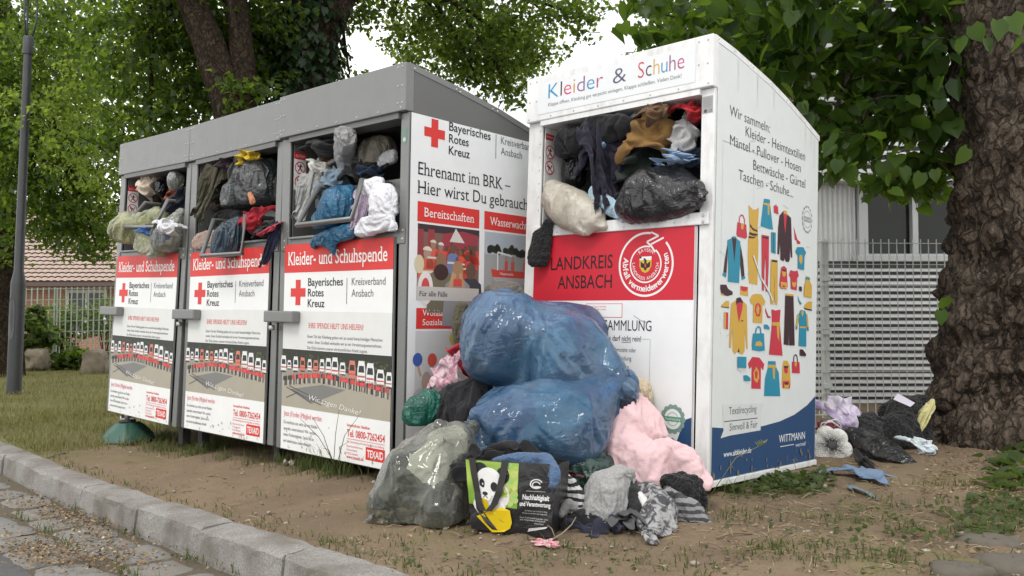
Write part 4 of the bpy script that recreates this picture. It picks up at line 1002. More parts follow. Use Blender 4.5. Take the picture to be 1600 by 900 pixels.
def plane_set(kd):
    out = []
    if kd is None: return out
    if kd[0] == 'in':
        o, M = PM[kd[1]]; W_ = 1.172 if kd[1] != 'w' else 1.2077
        out += [(M @ A([-.078, 0, 0])+o, M @ A([1., 0, 0])), (M @ A([-W_+.1, 0, 0])+o, M @ A([-1., 0, 0])), (M @ A([0, 0, 1.872])+o, M @ A([0, 0, 1.]))]
    if kd[0] == 'pile':
        o, M = PM['w']; out.append((M @ A([0, -.016, 0])+o, M @ A([0, 1., 0])))
        o, M = PM['3']; out.append((M @ A([.012, 0, 0])+o, M @ A([-1., 0, 0])))
    if kd[0] == 'side':
        o, M = PM['w']; out.append((M @ A([.012, 0, 0])+o, M @ A([-1., 0, 0])))
    return out

B_BLUE = plastic('blue_film', (.10, .21, .345), (.22, .37, .54), .11, .35, .34, 6, None, .026)
B_BLUE4 = plastic('dull_blue_film', (.075, .17, .30), (.17, .30, .46), .12, .35, .36, 6, None, .026)
B_BLUE2 = plastic('violet_blue_film', (.06, .11, .21), (.13, .17, .30), .2, .25, 1, 10)
B_CLEAR = plastic('clear_film', (.30, .31, .26), (.55, .56, .50), .1, .3, .12, 5, None, .010)
B_YEL = plastic('yellow_green_film', (.40, .43, .25), (.60, .60, .42), .2, .35, .3, 11, None, .02)
B_CLR2 = plastic('clear_grey_film', (.36, .38, .34), (.60, .61, .55), .18, .3, .28, 11, None, .02)
B_GREEN = plastic('green_film', (.01, .09, .065), (.025, .17, .12), .2, .2, 1, 12)
B_DGREEN = plastic('dark_green_film', (.012, .035, .028), (.03, .07, .058), .25, .1, 1, 12)
B_BLACK = plastic('black_film', (.009, .009, .01), (.022, .022, .024), .24, 0, 1, 10)
B_GREY = plastic('dark_grey_film', (.05, .053, .053), (.085, .09, .09), .22, .1, 1, 9, (.03, .085, .09), .036)
B_CREAM = plastic('cream_film', (.56, .52, .43), (.70, .66, .57), .3, .3, 1, 7, None, .016)
B_BLUE3 = plastic('bright_blue_film', (.02, .11, .22), (.05, .21, .36), .25, .25, 1, 14)
B_BEIGE = plastic('beige_film', (.30, .265, .21), (.44, .40, .32), .2, .2, 1, 12)
F = fabric
pile = ('pile',)
# --- the heap in front of the white bin
soft('trash_bag', 'black plastic sack propping up the blue bags at the back of the heap', 'bag', [e(810, 690, 4.3, 105, 85, .26), c([(735, 705, 4.1, 24), (775, 720, 3.95, 34)])], B_BLACK, kind='bag', clip=pile)
soft('trash_bag', 'big blue plastic bag on top of the heap, loose tail trailing right', 'bag', [e(796, 517, 4.15, 84, 66, .27, 12), e(864, 540, 4.1, 84, 64, .27), c([(745, 480, 4.2, 24), (785, 475, 4.2, 28)]), c([(925, 560, 4.05, 44), (962, 588, 3.95, 30), (982, 592, 3.9, 10)])], B_BLUE, 'blue bags of the heap', 'bag', pile, lump=.02, core_part=4)
soft('trash_bag', 'round blue plastic bag under the topmost blue bag, above the panda shopping bag', 'bag', [e(815, 654, 3.85, 84, 55, .25), e(872, 648, 3.85, 80, 60, .26), c([(738, 622, 3.9, 12), (770, 645, 3.85, 36)]), c([(925, 625, 3.88, 40), (965, 585, 3.95, 20)])], B_BLUE4, 'blue bags of the heap', 'bag', pile, lump=.02, core_part=5)
soft('trash_bag', 'violet blue bag behind the topmost blue bag against the white bin', 'bag', [e(905, 510, 4.38, 50, 36, .14, 25), c([(835, 478, 4.4, 12), (858, 478, 4.4, 10), (880, 490, 4.4, 18)])], B_BLUE2, 'blue bags of the heap', 'bag', pile)
soft('clothing_bag', 'pale translucent bag stuffed with dark and white clothes, lying on the dirt', 'bag', [c([(570, 804, 3.44, 7), (606, 776, 3.5, 36), (650, 745, 3.55, 58), (698, 706, 3.62, 56), (736, 668, 3.72, 20)]), e(684, 770, 3.52, 52, 44, .18, -25)], B_CLEAR, None, 'bag', pile, core_part=1, lump=.012, shrink=-.045)
soft('cap', 'taupe cloth hump peeking over the topmost blue bag', 'garment', [e(788, 456, 4.42, 32, 17, .11)], F('taupe', (.13, .115, .10)), clip=pile)
soft('jacket', 'crumpled olive brown jacket left of the topmost blue bag', 'jacket', [c([(722, 484, 4.38, 13), (720, 510, 4.36, 14), (730, 540, 4.35, 12)])], F('olive', (.085, .075, .05)), clip=pile)
soft('sweater', 'bright red garment between pink blouse and blue bags', 'sweater', [c([(720, 556, 4.28, 13), (738, 572, 4.24, 17), (752, 588, 4.2, 12)])], F('red', (.45, .018, .03)), clip=pile)
soft('blouse', 'pale pink blouse crumpled on the black jacket', 'blouse', [c([(683, 600, 4.2, 13), (700, 578, 4.22, 15), (728, 572, 4.22, 9)]), c([(690, 608, 4.15, 13), (715, 592, 4.17, 12)])], F('pale_pink', (.62, .47, .50), (.42, .2, .26), 'print', 22), clip=pile)
soft('jacket', 'black jacket heaped under the pink blouse', 'jacket', [c([(690, 645, 4.08, 15), (705, 625, 4.1, 26), (745, 608, 4.12, 24)]), e(730, 640, 4.1, 36, 24, .12)], F('black', (.018, .018, .02)), clip=pile)
soft('trash_bag', 'small emerald green plastic bag sticking out left of the heap', 'bag', [c([(630, 642, 4.02, 5), (648, 636, 4.04, 18), (670, 628, 4.08, 22)])], B_GREEN, kind='bag')
soft('trash_bag', 'dark green plastic bag squeezed below the blue bag, right of the shopping bag', 'bag', [e(915, 722, 3.78, 44, 24, .17)], B_DGREEN, kind='bag', clip=pile)
soft('sweatshirt', 'pale pink sweatshirt flung over the right of the heap', 'sweatshirt', [c([(992, 622, 3.98, 14), (1015, 650, 3.95, 18), (1022, 678, 3.9, 20)]), c([(938, 690, 3.82, 14), (975, 690, 3.84, 34), (1000, 715, 3.75, 28)]), e(985, 668, 3.88, 40, 36, .08, 20), c([(1020, 725, 3.72, 22), (1042, 700, 3.74, 20), (1068, 715, 3.72, 21), (1088, 738, 3.68, 15)])], F('pink_fleece', (.66, .46, .475), kind='plain'), clip=pile)
soft('shirt', 'beige folded shirt behind the pink sweatshirt', 'shirt', [c([(985, 602, 4.12, 14), (1003, 606, 4.08, 14)]), c([(1005, 600, 4.1, 9), (1008, 622, 4.06, 9)])], F('beige', (.52, .43, .31)), clip=pile)
soft('beanie', 'navy blue cap between blue bag tail and pink sweatshirt', 'cap', [e(976, 626, 3.92, 20, 11, .07, 15)], F('navy', (.012, .014, .028)), clip=pile)
soft('shirt', 'black and white striped shirt right of the shopping bag', 'shirt', [c([(886, 752, 3.5, 13), (900, 775, 3.45, 16), (908, 800, 3.4, 12)])], F('striped', (.025, .025, .028), (.55, .55, .54), 'stripe', 16), clip=pile)
soft('sweater', 'heather grey sweater in the middle of the heap foot', 'sweater', [e(945, 768, 3.46, 34, 32, .11, -15), c([(962, 742, 3.5, 18), (985, 738, 3.52, 10)]), c([(922, 790, 3.38, 14), (945, 805, 3.36, 14)])], F('heather', (.30, .30, .295), None, 'melange'), clip=pile)
soft('trousers', 'dark navy trousers crumpled on the dirt at the heap foot', 'trousers', [c([(905, 832, 3.28, 15), (930, 826, 3.28, 18), (958, 822, 3.3, 12)])], F('navy2', (.022, .024, .045)), clip=pile)
soft('vest', 'black vest with white edge lying between grey sweater and patterned hoodie', 'vest', [c([(985, 750, 3.54, 9), (992, 780, 3.46, 13), (1000, 815, 3.38, 11)])], F('black2', (.02, .02, .022)), clip=pile)
soft('hoodie', 'charcoal hoodie with pale flecks spilling onto the dirt', 'hoodie', [c([(1008, 768, 3.54, 18), (1030, 792, 3.45, 26), (1022, 830, 3.33, 18)]), c([(1000, 838, 3.3, 10), (1035, 845, 3.3, 8)])], F('fleck', (.055, .055, .06), (.32, .32, .32), 'print', 26), clip=pile)
soft('cardigan', 'grey patterned cardigan trailing right on the dirt', 'cardigan', [c([(1045, 778, 3.56, 18), (1072, 796, 3.5, 20), (1105, 812, 3.46, 9)])], F('grey_stripe', (.05, .05, .055), (.22, .22, .225), 'stripe', 13), clip=pile)
soft('scarf', 'black fluffy scarf below the sleeve of the pink sweatshirt', 'scarf', [e(1072, 762, 3.66, 30, 26, .11), c([(1040, 752, 3.66, 14), (1085, 775, 3.62, 14)])], F('fluffy', (.012, .012, .013), kind='knit', scale=1.4), clip=pile)
soft('shawl', 'grey and white patterned cloth between translucent bag and shopping bag', 'shawl', [c([(722, 775, 3.62, 16), (712, 798, 3.56, 18), (700, 812, 3.5, 10)])], F('zebra', (.45, .43, .42), (.08, .07, .08), 'print', 20), clip=pile)
soft('coat', 'black coat hanging out of the back of the shopping bag', 'coat', [c([(722, 740, 3.46, 8), (736, 715, 3.46, 14), (775, 708, 3.44, 16), (830, 705, 3.42, 14)])], F('black3', (.016, .016, .018)))
soft('jeans', 'blue jeans draped over the rim of the shopping bag', 'jeans', [c([(765, 722, 3.36, 6), (810, 716, 3.34, 10), (850, 718, 3.28, 12), (868, 735, 3.2, 10), (864, 748, 3.17, 7)])], F('denim', (.05, .085, .15), None, 'denim'))
soft('glove', 'small grey sock crumpled right of the shopping bag', 'sock', [c([(878, 800, 3.3, 6), (890, 786, 3.32, 8), (898, 792, 3.3, 6)])], F('grey', (.22, .22, .22)))
soft('carrier_bag', 'pink and white scrap of bag on the dirt before the shopping bag', 'bag', [c([(836, 848, 3.2, 5), (850, 852, 3.19, 6), (868, 850, 3.2, 5)])], F('pinkwhite', (.62, .5, .5), (.55, .08, .14), 'print', 40))
soft('jacket', 'black garment lying low between shopping bag and navy trousers', 'jacket', [c([(885, 822, 3.32, 12), (908, 808, 3.36, 14), (975, 822, 3.36, 9)])], F('black4', (.02, .02, .021)), clip=pile)
soft('shirt', 'white crumpled shirt between black vest and charcoal hoodie', 'shirt', [c([(1000, 775, 3.46, 7), (1008, 788, 3.42, 9), (1012, 800, 3.4, 6)])], F('white3', (.62, .62, .61)), clip=pile)
soft('trousers', 'black trousers pushed under the pink sweatshirt', 'trousers', [c([(960, 790, 3.5, 14), (985, 800, 3.5, 16), (1020, 762, 3.58, 14)])], F('black12', (.018, .018, .019)), clip=pile)
soft('sweater', 'wine red sweater glimpsed between dark green bag and striped shirt', 'sweater', [c([(880, 742, 3.62, 8), (900, 742, 3.6, 8)])], F('wine', (.10, .012, .025)), clip=pile)
soft('jacket', 'dark grey jacket at the foot of the heap right of the navy trousers', 'jacket', [c([(960, 800, 3.4, 12), (985, 815, 3.36, 14), (1000, 835, 3.3, 10)])], F('dgrey', (.06, .06, .062)), clip=pile)
# --- inside the white bin
iw = ('in', 'w')
soft('trash_bag', 'shiny black sack bulging out of the white bin opening', 'bag', [e(1032, 298, ('w', .05), 64, 41, .17, -6), c([(1062, 298, ('w', .0), 30), (1092, 288, ('w', -.06), 15), (1109, 281, ('w', -.1), 4)])], B_BLACK, kind='bag', lump=.012)
soft('carrier_bag', 'cream plastic carrier bag sagging over the white bin ledge at left', 'bag', [c([(864, 300, ('w', .03), 18), (890, 318, ('w', -.03), 30), (925, 330, ('w', -.04), 20), (945, 340, ('w', -.03), 7)]), c([(905, 340, ('w', -.06), 14), (918, 356, ('w', -.07), 4)])], B_CREAM, kind='bag')
soft('coat', 'dark navy coat hanging in the middle of the white bin opening', 'coat', [c([(938, 210, ('w', .22), 16), (938, 248, ('w', .12), 24), (945, 285, ('w', .02), 26), (962, 312, ('w', -.02), 9)]), c([(908, 284, ('w', .04), 9), (935, 272, ('w', .03), 20)])], F('navy3', (.016, .014, .028)), clip=iw)
soft('trash_bag', 'small black bag at the left inside the white bin opening', 'bag', [e(896, 262, ('w', .16), 20, 26, .11), c([(890, 240, ('w', .2), 12), (915, 245, ('w', .25), 14)])], B_BLACK, kind='bag', clip=iw)
soft('trousers', 'mustard brown trousers stuffed at the top of the white bin opening', 'trousers', [c([(1045, 182, ('w', .25), 16), (1012, 204, ('w', .14), 20), (988, 232, ('w', .06), 10)]), c([(1040, 225, ('w', .08), 14), (1015, 240, ('w', .04), 12), (985, 248, ('w', .04), 9)]), c([(1040, 186, ('w', .22), 14), (1052, 205, ('w', .18), 10)])], F('mustard', (.26, .145, .045)), clip=iw)
soft('jeans', 'washed blue jeans wrapped round the mustard trousers', 'jeans', [c([(992, 188, ('w', .2), 10), (965, 205, ('w', .14), 13), (955, 225, ('w', .08), 10), (978, 238, ('w', .05), 9)])], F('denim2', (.12, .19, .30), None, 'denim'), clip=iw)
soft('jeans', 'blue denim leg to the right of the mustard trousers', 'jeans', [c([(1035, 198, ('w', .14), 10), (1042, 215, ('w', .1), 13), (1050, 222, ('w', .1), 9)])], F('denim3', (.08, .13, .22), None, 'denim'), clip=iw)
soft('shorts', 'light blue denim shorts on top of the shiny black sack', 'shorts', [c([(1032, 246, ('w', .0), 8), (1050, 246, ('w', .0), 11), (1075, 250, ('w', .04), 9)])], F('denim4', (.20, .29, .42), None, 'denim'), clip=iw)
soft('shirt', 'light grey shirt at the right of the white bin opening', 'shirt', [c([(1080, 196, ('w', .16), 14), (1070, 214, ('w', .09), 19), (1064, 232, ('w', .05), 12)])], F('lgrey', (.44, .44, .44)), clip=iw)
soft('sweater', 'red sweater in the top right corner of the white bin opening', 'sweater', [e(1080, 176, ('w', .22), 18, 13, .1), c([(1065, 170, ('w', .26), 10), (1090, 182, ('w', .2), 10)])], F('red2', (.42, .012, .02)), clip=iw)
soft('sheet', 'pale blue bed sheet poking out between cream bag and navy coat', 'sheet', [c([(928, 296, ('w', -.01), 9), (945, 312, ('w', -.03), 11), (968, 330, ('w', -.02), 9)])], F('paleblue', (.42, .58, .68)))
soft('tablecloth', 'white lace cloth with lilac edge beside the black sack', 'cloth', [c([(976, 312, ('w', .0), 9), (978, 328, ('w', -.02), 11)])], F('lace', (.62, .60, .66), (.3, .28, .4), 'spots', 60))
soft('beanie', 'black knitted cap hanging at the left end of the white bin ledge', 'cap', [c([(855, 350, ('w', -.05), 8), (846, 370, ('w', -.06), 15), (838, 396, ('w', -.07), 14)], 2.2)], F('knit_black', (.02, .02, .021), kind='knit', scale=1.5))
soft('coat', 'black coat deep in the upper left of the white bin opening', 'coat', [e(900, 215, ('w', .3), 34, 22, .12), c([(930, 195, ('w', .3), 18), (965, 188, ('w', .3), 16)])], F('black9', (.011, .011, .013)), clip=iw)
soft('trousers', 'dark green trousers under the mustard trousers in the white bin', 'trousers', [c([(975, 262, ('w', .12), 14), (1005, 262, ('w', .12), 16), (1030, 235, ('w', .16), 16)])], F('darkgreen', (.02, .03, .024)), clip=iw)
soft('jeans', 'dark jeans behind the light blue shorts in the white bin', 'jeans', [c([(1060, 250, ('w', .12), 14), (1085, 240, ('w', .14), 14)])], F('denim6', (.05, .075, .12), None, 'denim'), clip=iw)
soft('sweater', 'brown sweater at the back of the top of the white bin opening', 'sweater', [c([(1010, 180, ('w', .3), 14), (1045, 168, ('w', .3), 14)])], F('brown', (.12, .065, .03)), clip=iw)
# --- inside the grey bins
i3b = ('in', '3')
soft('coat', 'dark grey coat at the back of the middle grey bin', 'coat', [e(350, 285, ('2', .3), 30, 30, .1), e(395, 262, ('2', .3), 30, 26, .1)], F('darkgrey', (.03, .03, .032)), clip=('in', '2'))
soft('coat', 'black coat lying in the low chute of the middle grey bin', 'coat', [c([(325, 350, ('2', .16), 14), (360, 342, ('2', .16), 16), (400, 335, ('2', .16), 14)])], F('black11', (.014, .014, .016)), clip=('in', '2'))
soft('sweater', 'dark brown sweater at the back of the left grey bin', 'sweater', [e(240, 300, ('1', .3), 24, 20, .1), e(270, 292, ('1', .3), 18, 20, .08)], F('darkbrown', (.04, .026, .02)), clip=('in', '1'))
soft('hoodie', 'black hoodie at the top left inside the right grey bin', 'hoodie', [c([(495, 232, ('3', .22), 14), (522, 226, ('3', .22), 14), (565, 222, ('3', .3), 14)])], F('black13', (.016, .016, .018)), clip=i3b)
soft('shirt', 'grey checked shirt under the fleece roll in the right grey bin', 'shirt', [c([(530, 262, ('3', .12), 12), (555, 254, ('3', .14), 12), (575, 248, ('3', .16), 10)])], F('check2', (.2, .2, .21), (.1, .1, .11), 'check', 22), clip=i3b)
soft('sweater', 'dark brown sweater at the left inside the middle grey bin', 'sweater', [c([(330, 285, ('2', .2), 14), (345, 320, ('2', .16), 14), (322, 325, ('2', .14), 12)])], F('darkbrown2', (.035, .026, .02)), clip=('in', '2'))
soft('shirt', 'white shirt with blue trim in the clear bag of the left grey bin', 'shirt', [c([(250, 352, ('1', -.13), 7), (262, 358, ('1', -.13), 8), (272, 350, ('1', -.12), 6)])], F('white2', (.66, .66, .68)))
soft('shirt', 'bright blue shirt beside the white shirt of the left grey bin', 'shirt', [c([(231, 362, ('1', -.13), 7), (243, 364, ('1', -.13), 7)])], F('blueshirt', (.08, .18, .42)))
i3, i2, i1 = ('in', '3'), ('in', '2'), ('in', '1')
soft('blanket', 'grey fleece roll in clear wrap at the top of the right grey bin', 'blanket', [c([(540, 205, ('3', .2), 16), (540, 232, ('3', .14), 20), (545, 248, ('3', .12), 15)])], F('fleece', (.27, .27, .27)), clip=i3)
soft('clothing_bag', 'beige translucent bag at the top right of the right grey bin', 'bag', [e(588, 232, ('3', .22), 34, 20, .12, -32)], B_BEIGE, kind='bag', clip=i3)
soft('jacket', 'white jacket with its lining showing in the right grey bin', 'jacket', [c([(494, 256, ('3', .1), 8), (505, 268, ('3', .08), 9), (520, 272, ('3', .06), 7)])], F('offwhite', (.55, .54, .50)), clip=i3)
soft('sweater', 'rust brown sweater wedged in the right grey bin', 'sweater', [c([(512, 243, ('3', .16), 9), (517, 256, ('3', .12), 9), (505, 268, ('3', .1), 6)])], F('rust', (.24, .085, .03)), clip=i3)
soft('coat', 'light grey coat hanging at the left of the right grey bin', 'coat', [c([(478, 335, ('3', -.03), 9), (482, 305, ('3', .03), 13), (495, 280, ('3', .06), 13)])], F('coatgrey', (.33, .33, .32)), clip=i3)
soft('shirt', 'blue grey shirt in the middle of the right grey bin', 'shirt', [c([(508, 296, ('3', .0), 10), (520, 282, ('3', .05), 12), (538, 272, ('3', .08), 9)])], F('bluegrey', (.17, .23, .29)), clip=i3)
soft('dress', 'black dress between blue grey shirt and white linen', 'dress', [c([(545, 280, ('3', .03), 12), (560, 268, ('3', .07), 12), (578, 262, ('3', .1), 8)])], F('black5', (.014, .014, .016)), clip=i3)
soft('jeans', 'dark blue jeans behind the white linen in the right grey bin', 'jeans', [c([(580, 264, ('3', .05), 10), (592, 258, ('3', .08), 9)]), e(575, 272, ('3', .08), 14, 10, .06)], F('denim5', (.04, .065, .12), None, 'denim'), clip=i3)
soft('trash_bag', 'bright blue plastic bag behind the grab bar of the right grey bin', 'bag', [e(528, 315, ('3', -.04), 30, 24, .11), c([(495, 342, ('3', -.05), 8), (515, 328, ('3', -.05), 18), (545, 300, ('3', .0), 12)])], B_BLUE3, kind='bag')
soft('trash_bag', 'torn blue plastic bag hanging down over the red heading', 'bag', [c([(490, 376, ('3', -.03), 6), (515, 366, ('3', -.05), 10), (545, 358, ('3', -.05), 10)]), c([(515, 370, ('3', -.05), 9), (523, 392, ('3', -.05), 3)])], B_BLUE3, kind='bag')
soft('towel', 'lilac towel beside the blue bag in the right grey bin', 'towel', [c([(568, 306, ('3', .0), 10), (562, 325, ('3', -.02), 12), (556, 345, ('3', -.04), 9)])], F('lilac', (.46, .37, .47)))
soft('bed_linen', 'white bed linen spilling from the right grey bin', 'linen', [e(600, 312, ('3', -.03), 24, 30, .09), c([(572, 290, ('3', .0), 10), (590, 285, ('3', .0), 12)]), c([(568, 350, ('3', -.06), 11), (590, 340, ('3', -.06), 14), (612, 342, ('3', -.05), 9)])], F('linen', (.72, .72, .76)))
soft('carrier_bag', 'white crinkled plastic at the upper right of the right grey bin', 'bag', [c([(598, 248, ('3', .14), 8), (614, 240, ('3', .14), 9)])], plastic('white_film', (.5, .5, .5), (.68, .68, .68), .3, .2, 1, 16), kind='bag', clip=i3)
soft('trash_bag', 'big dark grey sack filling the chute of the middle grey bin', 'bag', [e(405, 272, ('2', .1), 42, 32, .18, -12), e(374, 294, ('2', .05), 25, 24, .13)], B_GREY, kind='bag', clip=i2, lump=.012)
soft('glove', 'small orange cloth hanging below the dark grey sack', 'glove', [c([(390, 303, ('2', -.04), 4), (395, 312, ('2', -.05), 5)])], F('orange', (.48, .2, .1)))
soft('jacket', 'olive green jacket at the left of the middle grey bin', 'jacket', [c([(346, 262, ('2', .16), 11), (338, 285, ('2', .08), 13), (328, 315, ('2', -.01), 12), (318, 335, ('2', -.04), 8)])], F('olive2', (.07, .065, .042)), clip=i2)
soft('sweater', 'dark plum sweater behind the dark grey sack', 'sweater', [e(362, 257, ('2', .22), 18, 11, .09)], F('plum', (.04, .02, .032)), clip=i2)
soft('carrier_bag', 'yellow bag at the top of the middle grey bin', 'bag', [e(388, 246, ('2', .26), 18, 9, .07)], F('yellow', (.55, .38, .02)), clip=i2)
soft('clothing_bag', 'dark blue bag of clothes behind the grab bar of the middle grey bin', 'bag', [e(356, 370, ('2', -.06), 22, 22, .1), c([(370, 352, ('2', -.02), 14), (345, 380, ('2', -.07), 13)])], plastic('dark_blue_film', (.012, .025, .04), (.05, .09, .13), .3, .1, 1, 16), kind='bag')
soft('sweater', 'crimson sweater lying in the lower chute of the middle grey bin', 'sweater', [c([(385, 352, ('2', .0), 11), (402, 342, ('2', .03), 14), (420, 338, ('2', .05), 9)])], F('crimson', (.33, .012, .025)))
soft('sweater', 'black sweater right of the crimson one in the middle grey bin', 'sweater', [c([(405, 366, ('2', -.03), 6), (420, 356, ('2', -.03), 8), (433, 347, ('2', -.01), 7)])], F('black6', (.015, .015, .017)))
soft('trousers', 'navy trouser leg with red waistband hanging from the middle grey bin', 'trousers', [c([(431, 356, ('2', -.05), 6), (424, 378, ('2', -.06), 8), (417, 405, ('2', -.05), 8)])], F('navy4', (.018, .022, .05)))
soft('belt', 'red belt with buckle across the navy trouser leg', 'belt', [c([(413, 366, ('2', -.06), 3.5), (424, 358, ('2', -.07), 4), (435, 350, ('2', -.06), 3.5)])], F('redbelt', (.42, .05, .08)))
soft('towel', 'beige towel in the lower left of the middle grey bin', 'towel', [c([(312, 374, ('2', .0), 9), (328, 368, ('2', .02), 10), (340, 366, ('2', .02), 8)])], F('beige2', (.38, .28, .23)))
soft('clothing_bag', 'yellow green translucent bag bulging out of the left grey bin', 'bag', [e(203, 350, ('1', -.1), 30, 20, .13), c([(228, 345, ('1', -.06), 20), (248, 340, ('1', -.02), 16)]), c([(225, 375, ('1', -.1), 14), (245, 382, ('1', -.09), 12)])], B_YEL, kind='bag', core_part=2)
soft('clothing_bag', 'clear grey bag with blue and white clothes at the right of the left grey bin', 'bag', [e(262, 365, ('1', -.07), 26, 22, .1), c([(275, 345, ('1', -.02), 14), (285, 330, ('1', .02), 8)]), c([(245, 385, ('1', -.1), 10), (237, 396, ('1', -.1), 5)])], B_CLR2, kind='bag', core_part=3)
soft('shirt', 'cream shirt at the top left of the left grey bin', 'shirt', [c([(226, 300, ('1', .06), 9), (230, 288, ('1', .1), 12), (245, 284, ('1', .14), 10)])], F('cream', (.62, .52, .42)), clip=i1)
soft('toy_bag', 'glossy black bundle in the middle of the left grey bin', 'bag', [e(253, 290, ('1', .1), 11, 11, .07)], B_BLACK, kind='bag', clip=i1)
soft('clothing_bag', 'clear bag with pale clothes at the top right of the left grey bin', 'bag', [c([(272, 276, ('1', .16), 12), (276, 290, ('1', .12), 10)])], B_CLR2, kind='bag', clip=i1, core_part=3)
soft('sweater', 'orange sweater at the right inside the left grey bin', 'sweater', [c([(268, 306, ('1', .04), 6), (278, 300, ('1', .06), 7), (285, 296, ('1', .08), 5)])], F('orange2', (.34, .075, .03)), clip=i1)
soft('coat', 'navy coat behind the clear grey bag of the left grey bin', 'coat', [c([(268, 322, ('1', .02), 8), (280, 312, ('1', .05), 10), (288, 300, ('1', .08), 6)])], F('navy5', (.014, .016, .03)), clip=i1)
soft('scarf', 'black scarf dangling in the left grey bin', 'scarf', [c([(268, 302, ('1', .03), 4), (258, 318, ('1', .01), 5), (252, 330, ('1', .0), 4)])], F('black7', (.012, .012, .013)), clip=i1)
# --- the heap by the big tree
sd = ('side',)
soft('blouse', 'white and lilac patterned blouse beside the white bin', 'blouse', [c([(1285, 636, 5.5, 13), (1305, 644, 5.5, 18), (1330, 655, 5.45, 14)]), e(1300, 662, 5.4, 24, 16, .1)], F('lilacprint', (.62, .58, .66), (.42, .34, .52), 'print', 9))
soft('scarf', 'pink spotted scarf behind the black knitwear', 'scarf', [c([(1335, 645, 5.65, 7), (1350, 655, 5.6, 9)])], F('pinkspot', (.55, .42, .45), (.35, .12, .2), 'spots', 50))
soft('sweater', 'dark red sweater low behind the white flower cushion', 'sweater', [c([(1284, 664, 5.2, 7), (1300, 668, 5.2, 8)])], F('darkred', (.16, .02, .05)))
soft('sweater', 'charcoal knitted sweater left of the labelled black pullover', 'sweater', [e(1358, 664, 5.5, 22, 20, .12)], F('knit_grey', (.035, .035, .037), kind='knit'))
soft('pullover', 'big black knitted pullover with white label against the tree', 'pullover', [c([(1385, 635, 5.6, 12), (1410, 640, 5.55, 24), (1440, 632, 5.55, 16)]), e(1408, 668, 5.45, 34, 26, .14), c([(1420, 690, 5.4, 14), (1440, 670, 5.45, 14)])], F('knit_black2', (.016, .016, .017), kind='knit', scale=1.2))
soft('trash_bag', 'empty black plastic bag crumpled in front of the black knitwear', 'bag', [c([(1328, 676, 5.15, 12), (1360, 694, 5.05, 24), (1392, 712, 4.98, 22), (1415, 722, 4.92, 13)])], B_BLACK, kind='bag')
soft('trousers', 'black trousers flat below the black plastic bag', 'trousers', [c([(1325, 715, 4.95, 10), (1360, 728, 4.88, 11), (1395, 738, 4.8, 7)])], F('black8', (.012, .012, .013)))
soft('shirt', 'dusty blue shirt spread on the dirt beside the white bin', 'shirt', [e(1340, 741, 4.66, 52, 9, .16)], F('dustyblue', (.13, .20, .31)))
soft('cloth', 'pale blue checked cloth at the foot of the tree', 'cloth', [c([(1410, 692, 5.2, 8), (1428, 695, 5.15, 11), (1450, 705, 5.08, 12), (1465, 706, 5.06, 8)])], F('check', (.62, .66, .68), (.32, .42, .48), 'check', 18))
soft('towel', 'pale yellow frilled cloth between black pullover and tree', 'towel', [c([(1447, 630, 5.45, 6), (1441, 650, 5.4, 7), (1437, 676, 5.35, 5)])], F('paleyellow', (.60, .56, .28)))
soft('cloth', 'small grey blue scrap on the dirt in front of the dusty blue shirt', 'cloth', [c([(1340, 762, 4.4, 3), (1347, 773, 4.36, 5), (1356, 779, 4.34, 4)])], F('scrap', (.13, .18, .2)))

def hash_str(s):
    v = 7
    for ch in s: v = (v*31 + ord(ch)) % 1000003
    return v
# how each garment lies: H heap, B tight bundle, S shirt, T trousers, E hung over an edge, D draped, L folded long, W narrow hanging, film = wrapped shape, drop = sheet dropped on its own heap
MODES = (('taupe', 'film'), ('olive brown', 'film'), ('bright red', 'h'), ('pale pink blouse', 's'), ('black jacket heaped', 'film'), ('pink sweatshirt flung', 'film'), ('beige folded', 'film'), ('navy blue cap', 'film'),
    ('black and white striped', 'film'), ('heather', 'film'), ('dark navy trousers', 'T'), ('black vest', 'film'), ('charcoal hoodie', 'film'), ('grey patterned cardigan', 'film'), ('fluffy', 'film'), ('grey and white patterned', 'film'),
    ('black coat hanging out', 'L'), ('blue jeans draped', 'film'), ('grey sock', 'film'), ('pink and white scrap', 'H'), ('black garment lying', 'film'), ('dark navy coat', 'W'), ('mustard brown', 's'), ('washed blue jeans', 't'),
    ('blue denim leg', 't'), ('light blue denim', 'b'), ('light grey shirt', 's'), ('red sweater in', 's'), ('dark blanket', 'film'), ('pale blue bed', 'film'), ('white lace', 'film'), ('knitted cap', 'film'),
    ('grey fleece', 'film'), ('white jacket', 's'), ('rust', 'h'), ('light grey coat', 'W'), ('blue grey shirt', 's'), ('black dress', 's'), ('dark blue jeans', 't'), ('lilac towel', 'W'), ('white bed linen', 'film'), ('orange cloth', 'film'),
    ('olive green', 'W'), ('plum', 'h'), ('crimson', 's'), ('black sweater right', 'h'), ('navy trouser leg', 'W'), ('red belt', 'film'), ('beige towel', 'film'), ('cream shirt', 's'), ('orange sweater', 'h'), ('navy coat behind', 'h'),
    ('black scarf', 'W'), ('white and lilac', 's'), ('pink spotted', 'H'), ('dark red', 'H'), ('charcoal knitted', 'film'), ('big black knitted', 'film'), ('black trousers flat', 'T'), ('dusty blue', 'S'), ('pale blue checked', 's'),
    ('pale yellow', 'W'), ('small grey blue', 'film'), ('black coat deep', 'film'), ('black hoodie at', 's'), ('grey checked shirt', 's'), ('dark brown sweater at the left', 's'), ('black padded coat', 'film'), ('black coat at the back', 'film'), ('dark grey coat at', 'film'), ('black coat lying', 'film'), ('dark brown sweater at', 'film'), ('yellow bag at', 'h'), ('dark blue jeans behind', 't'))
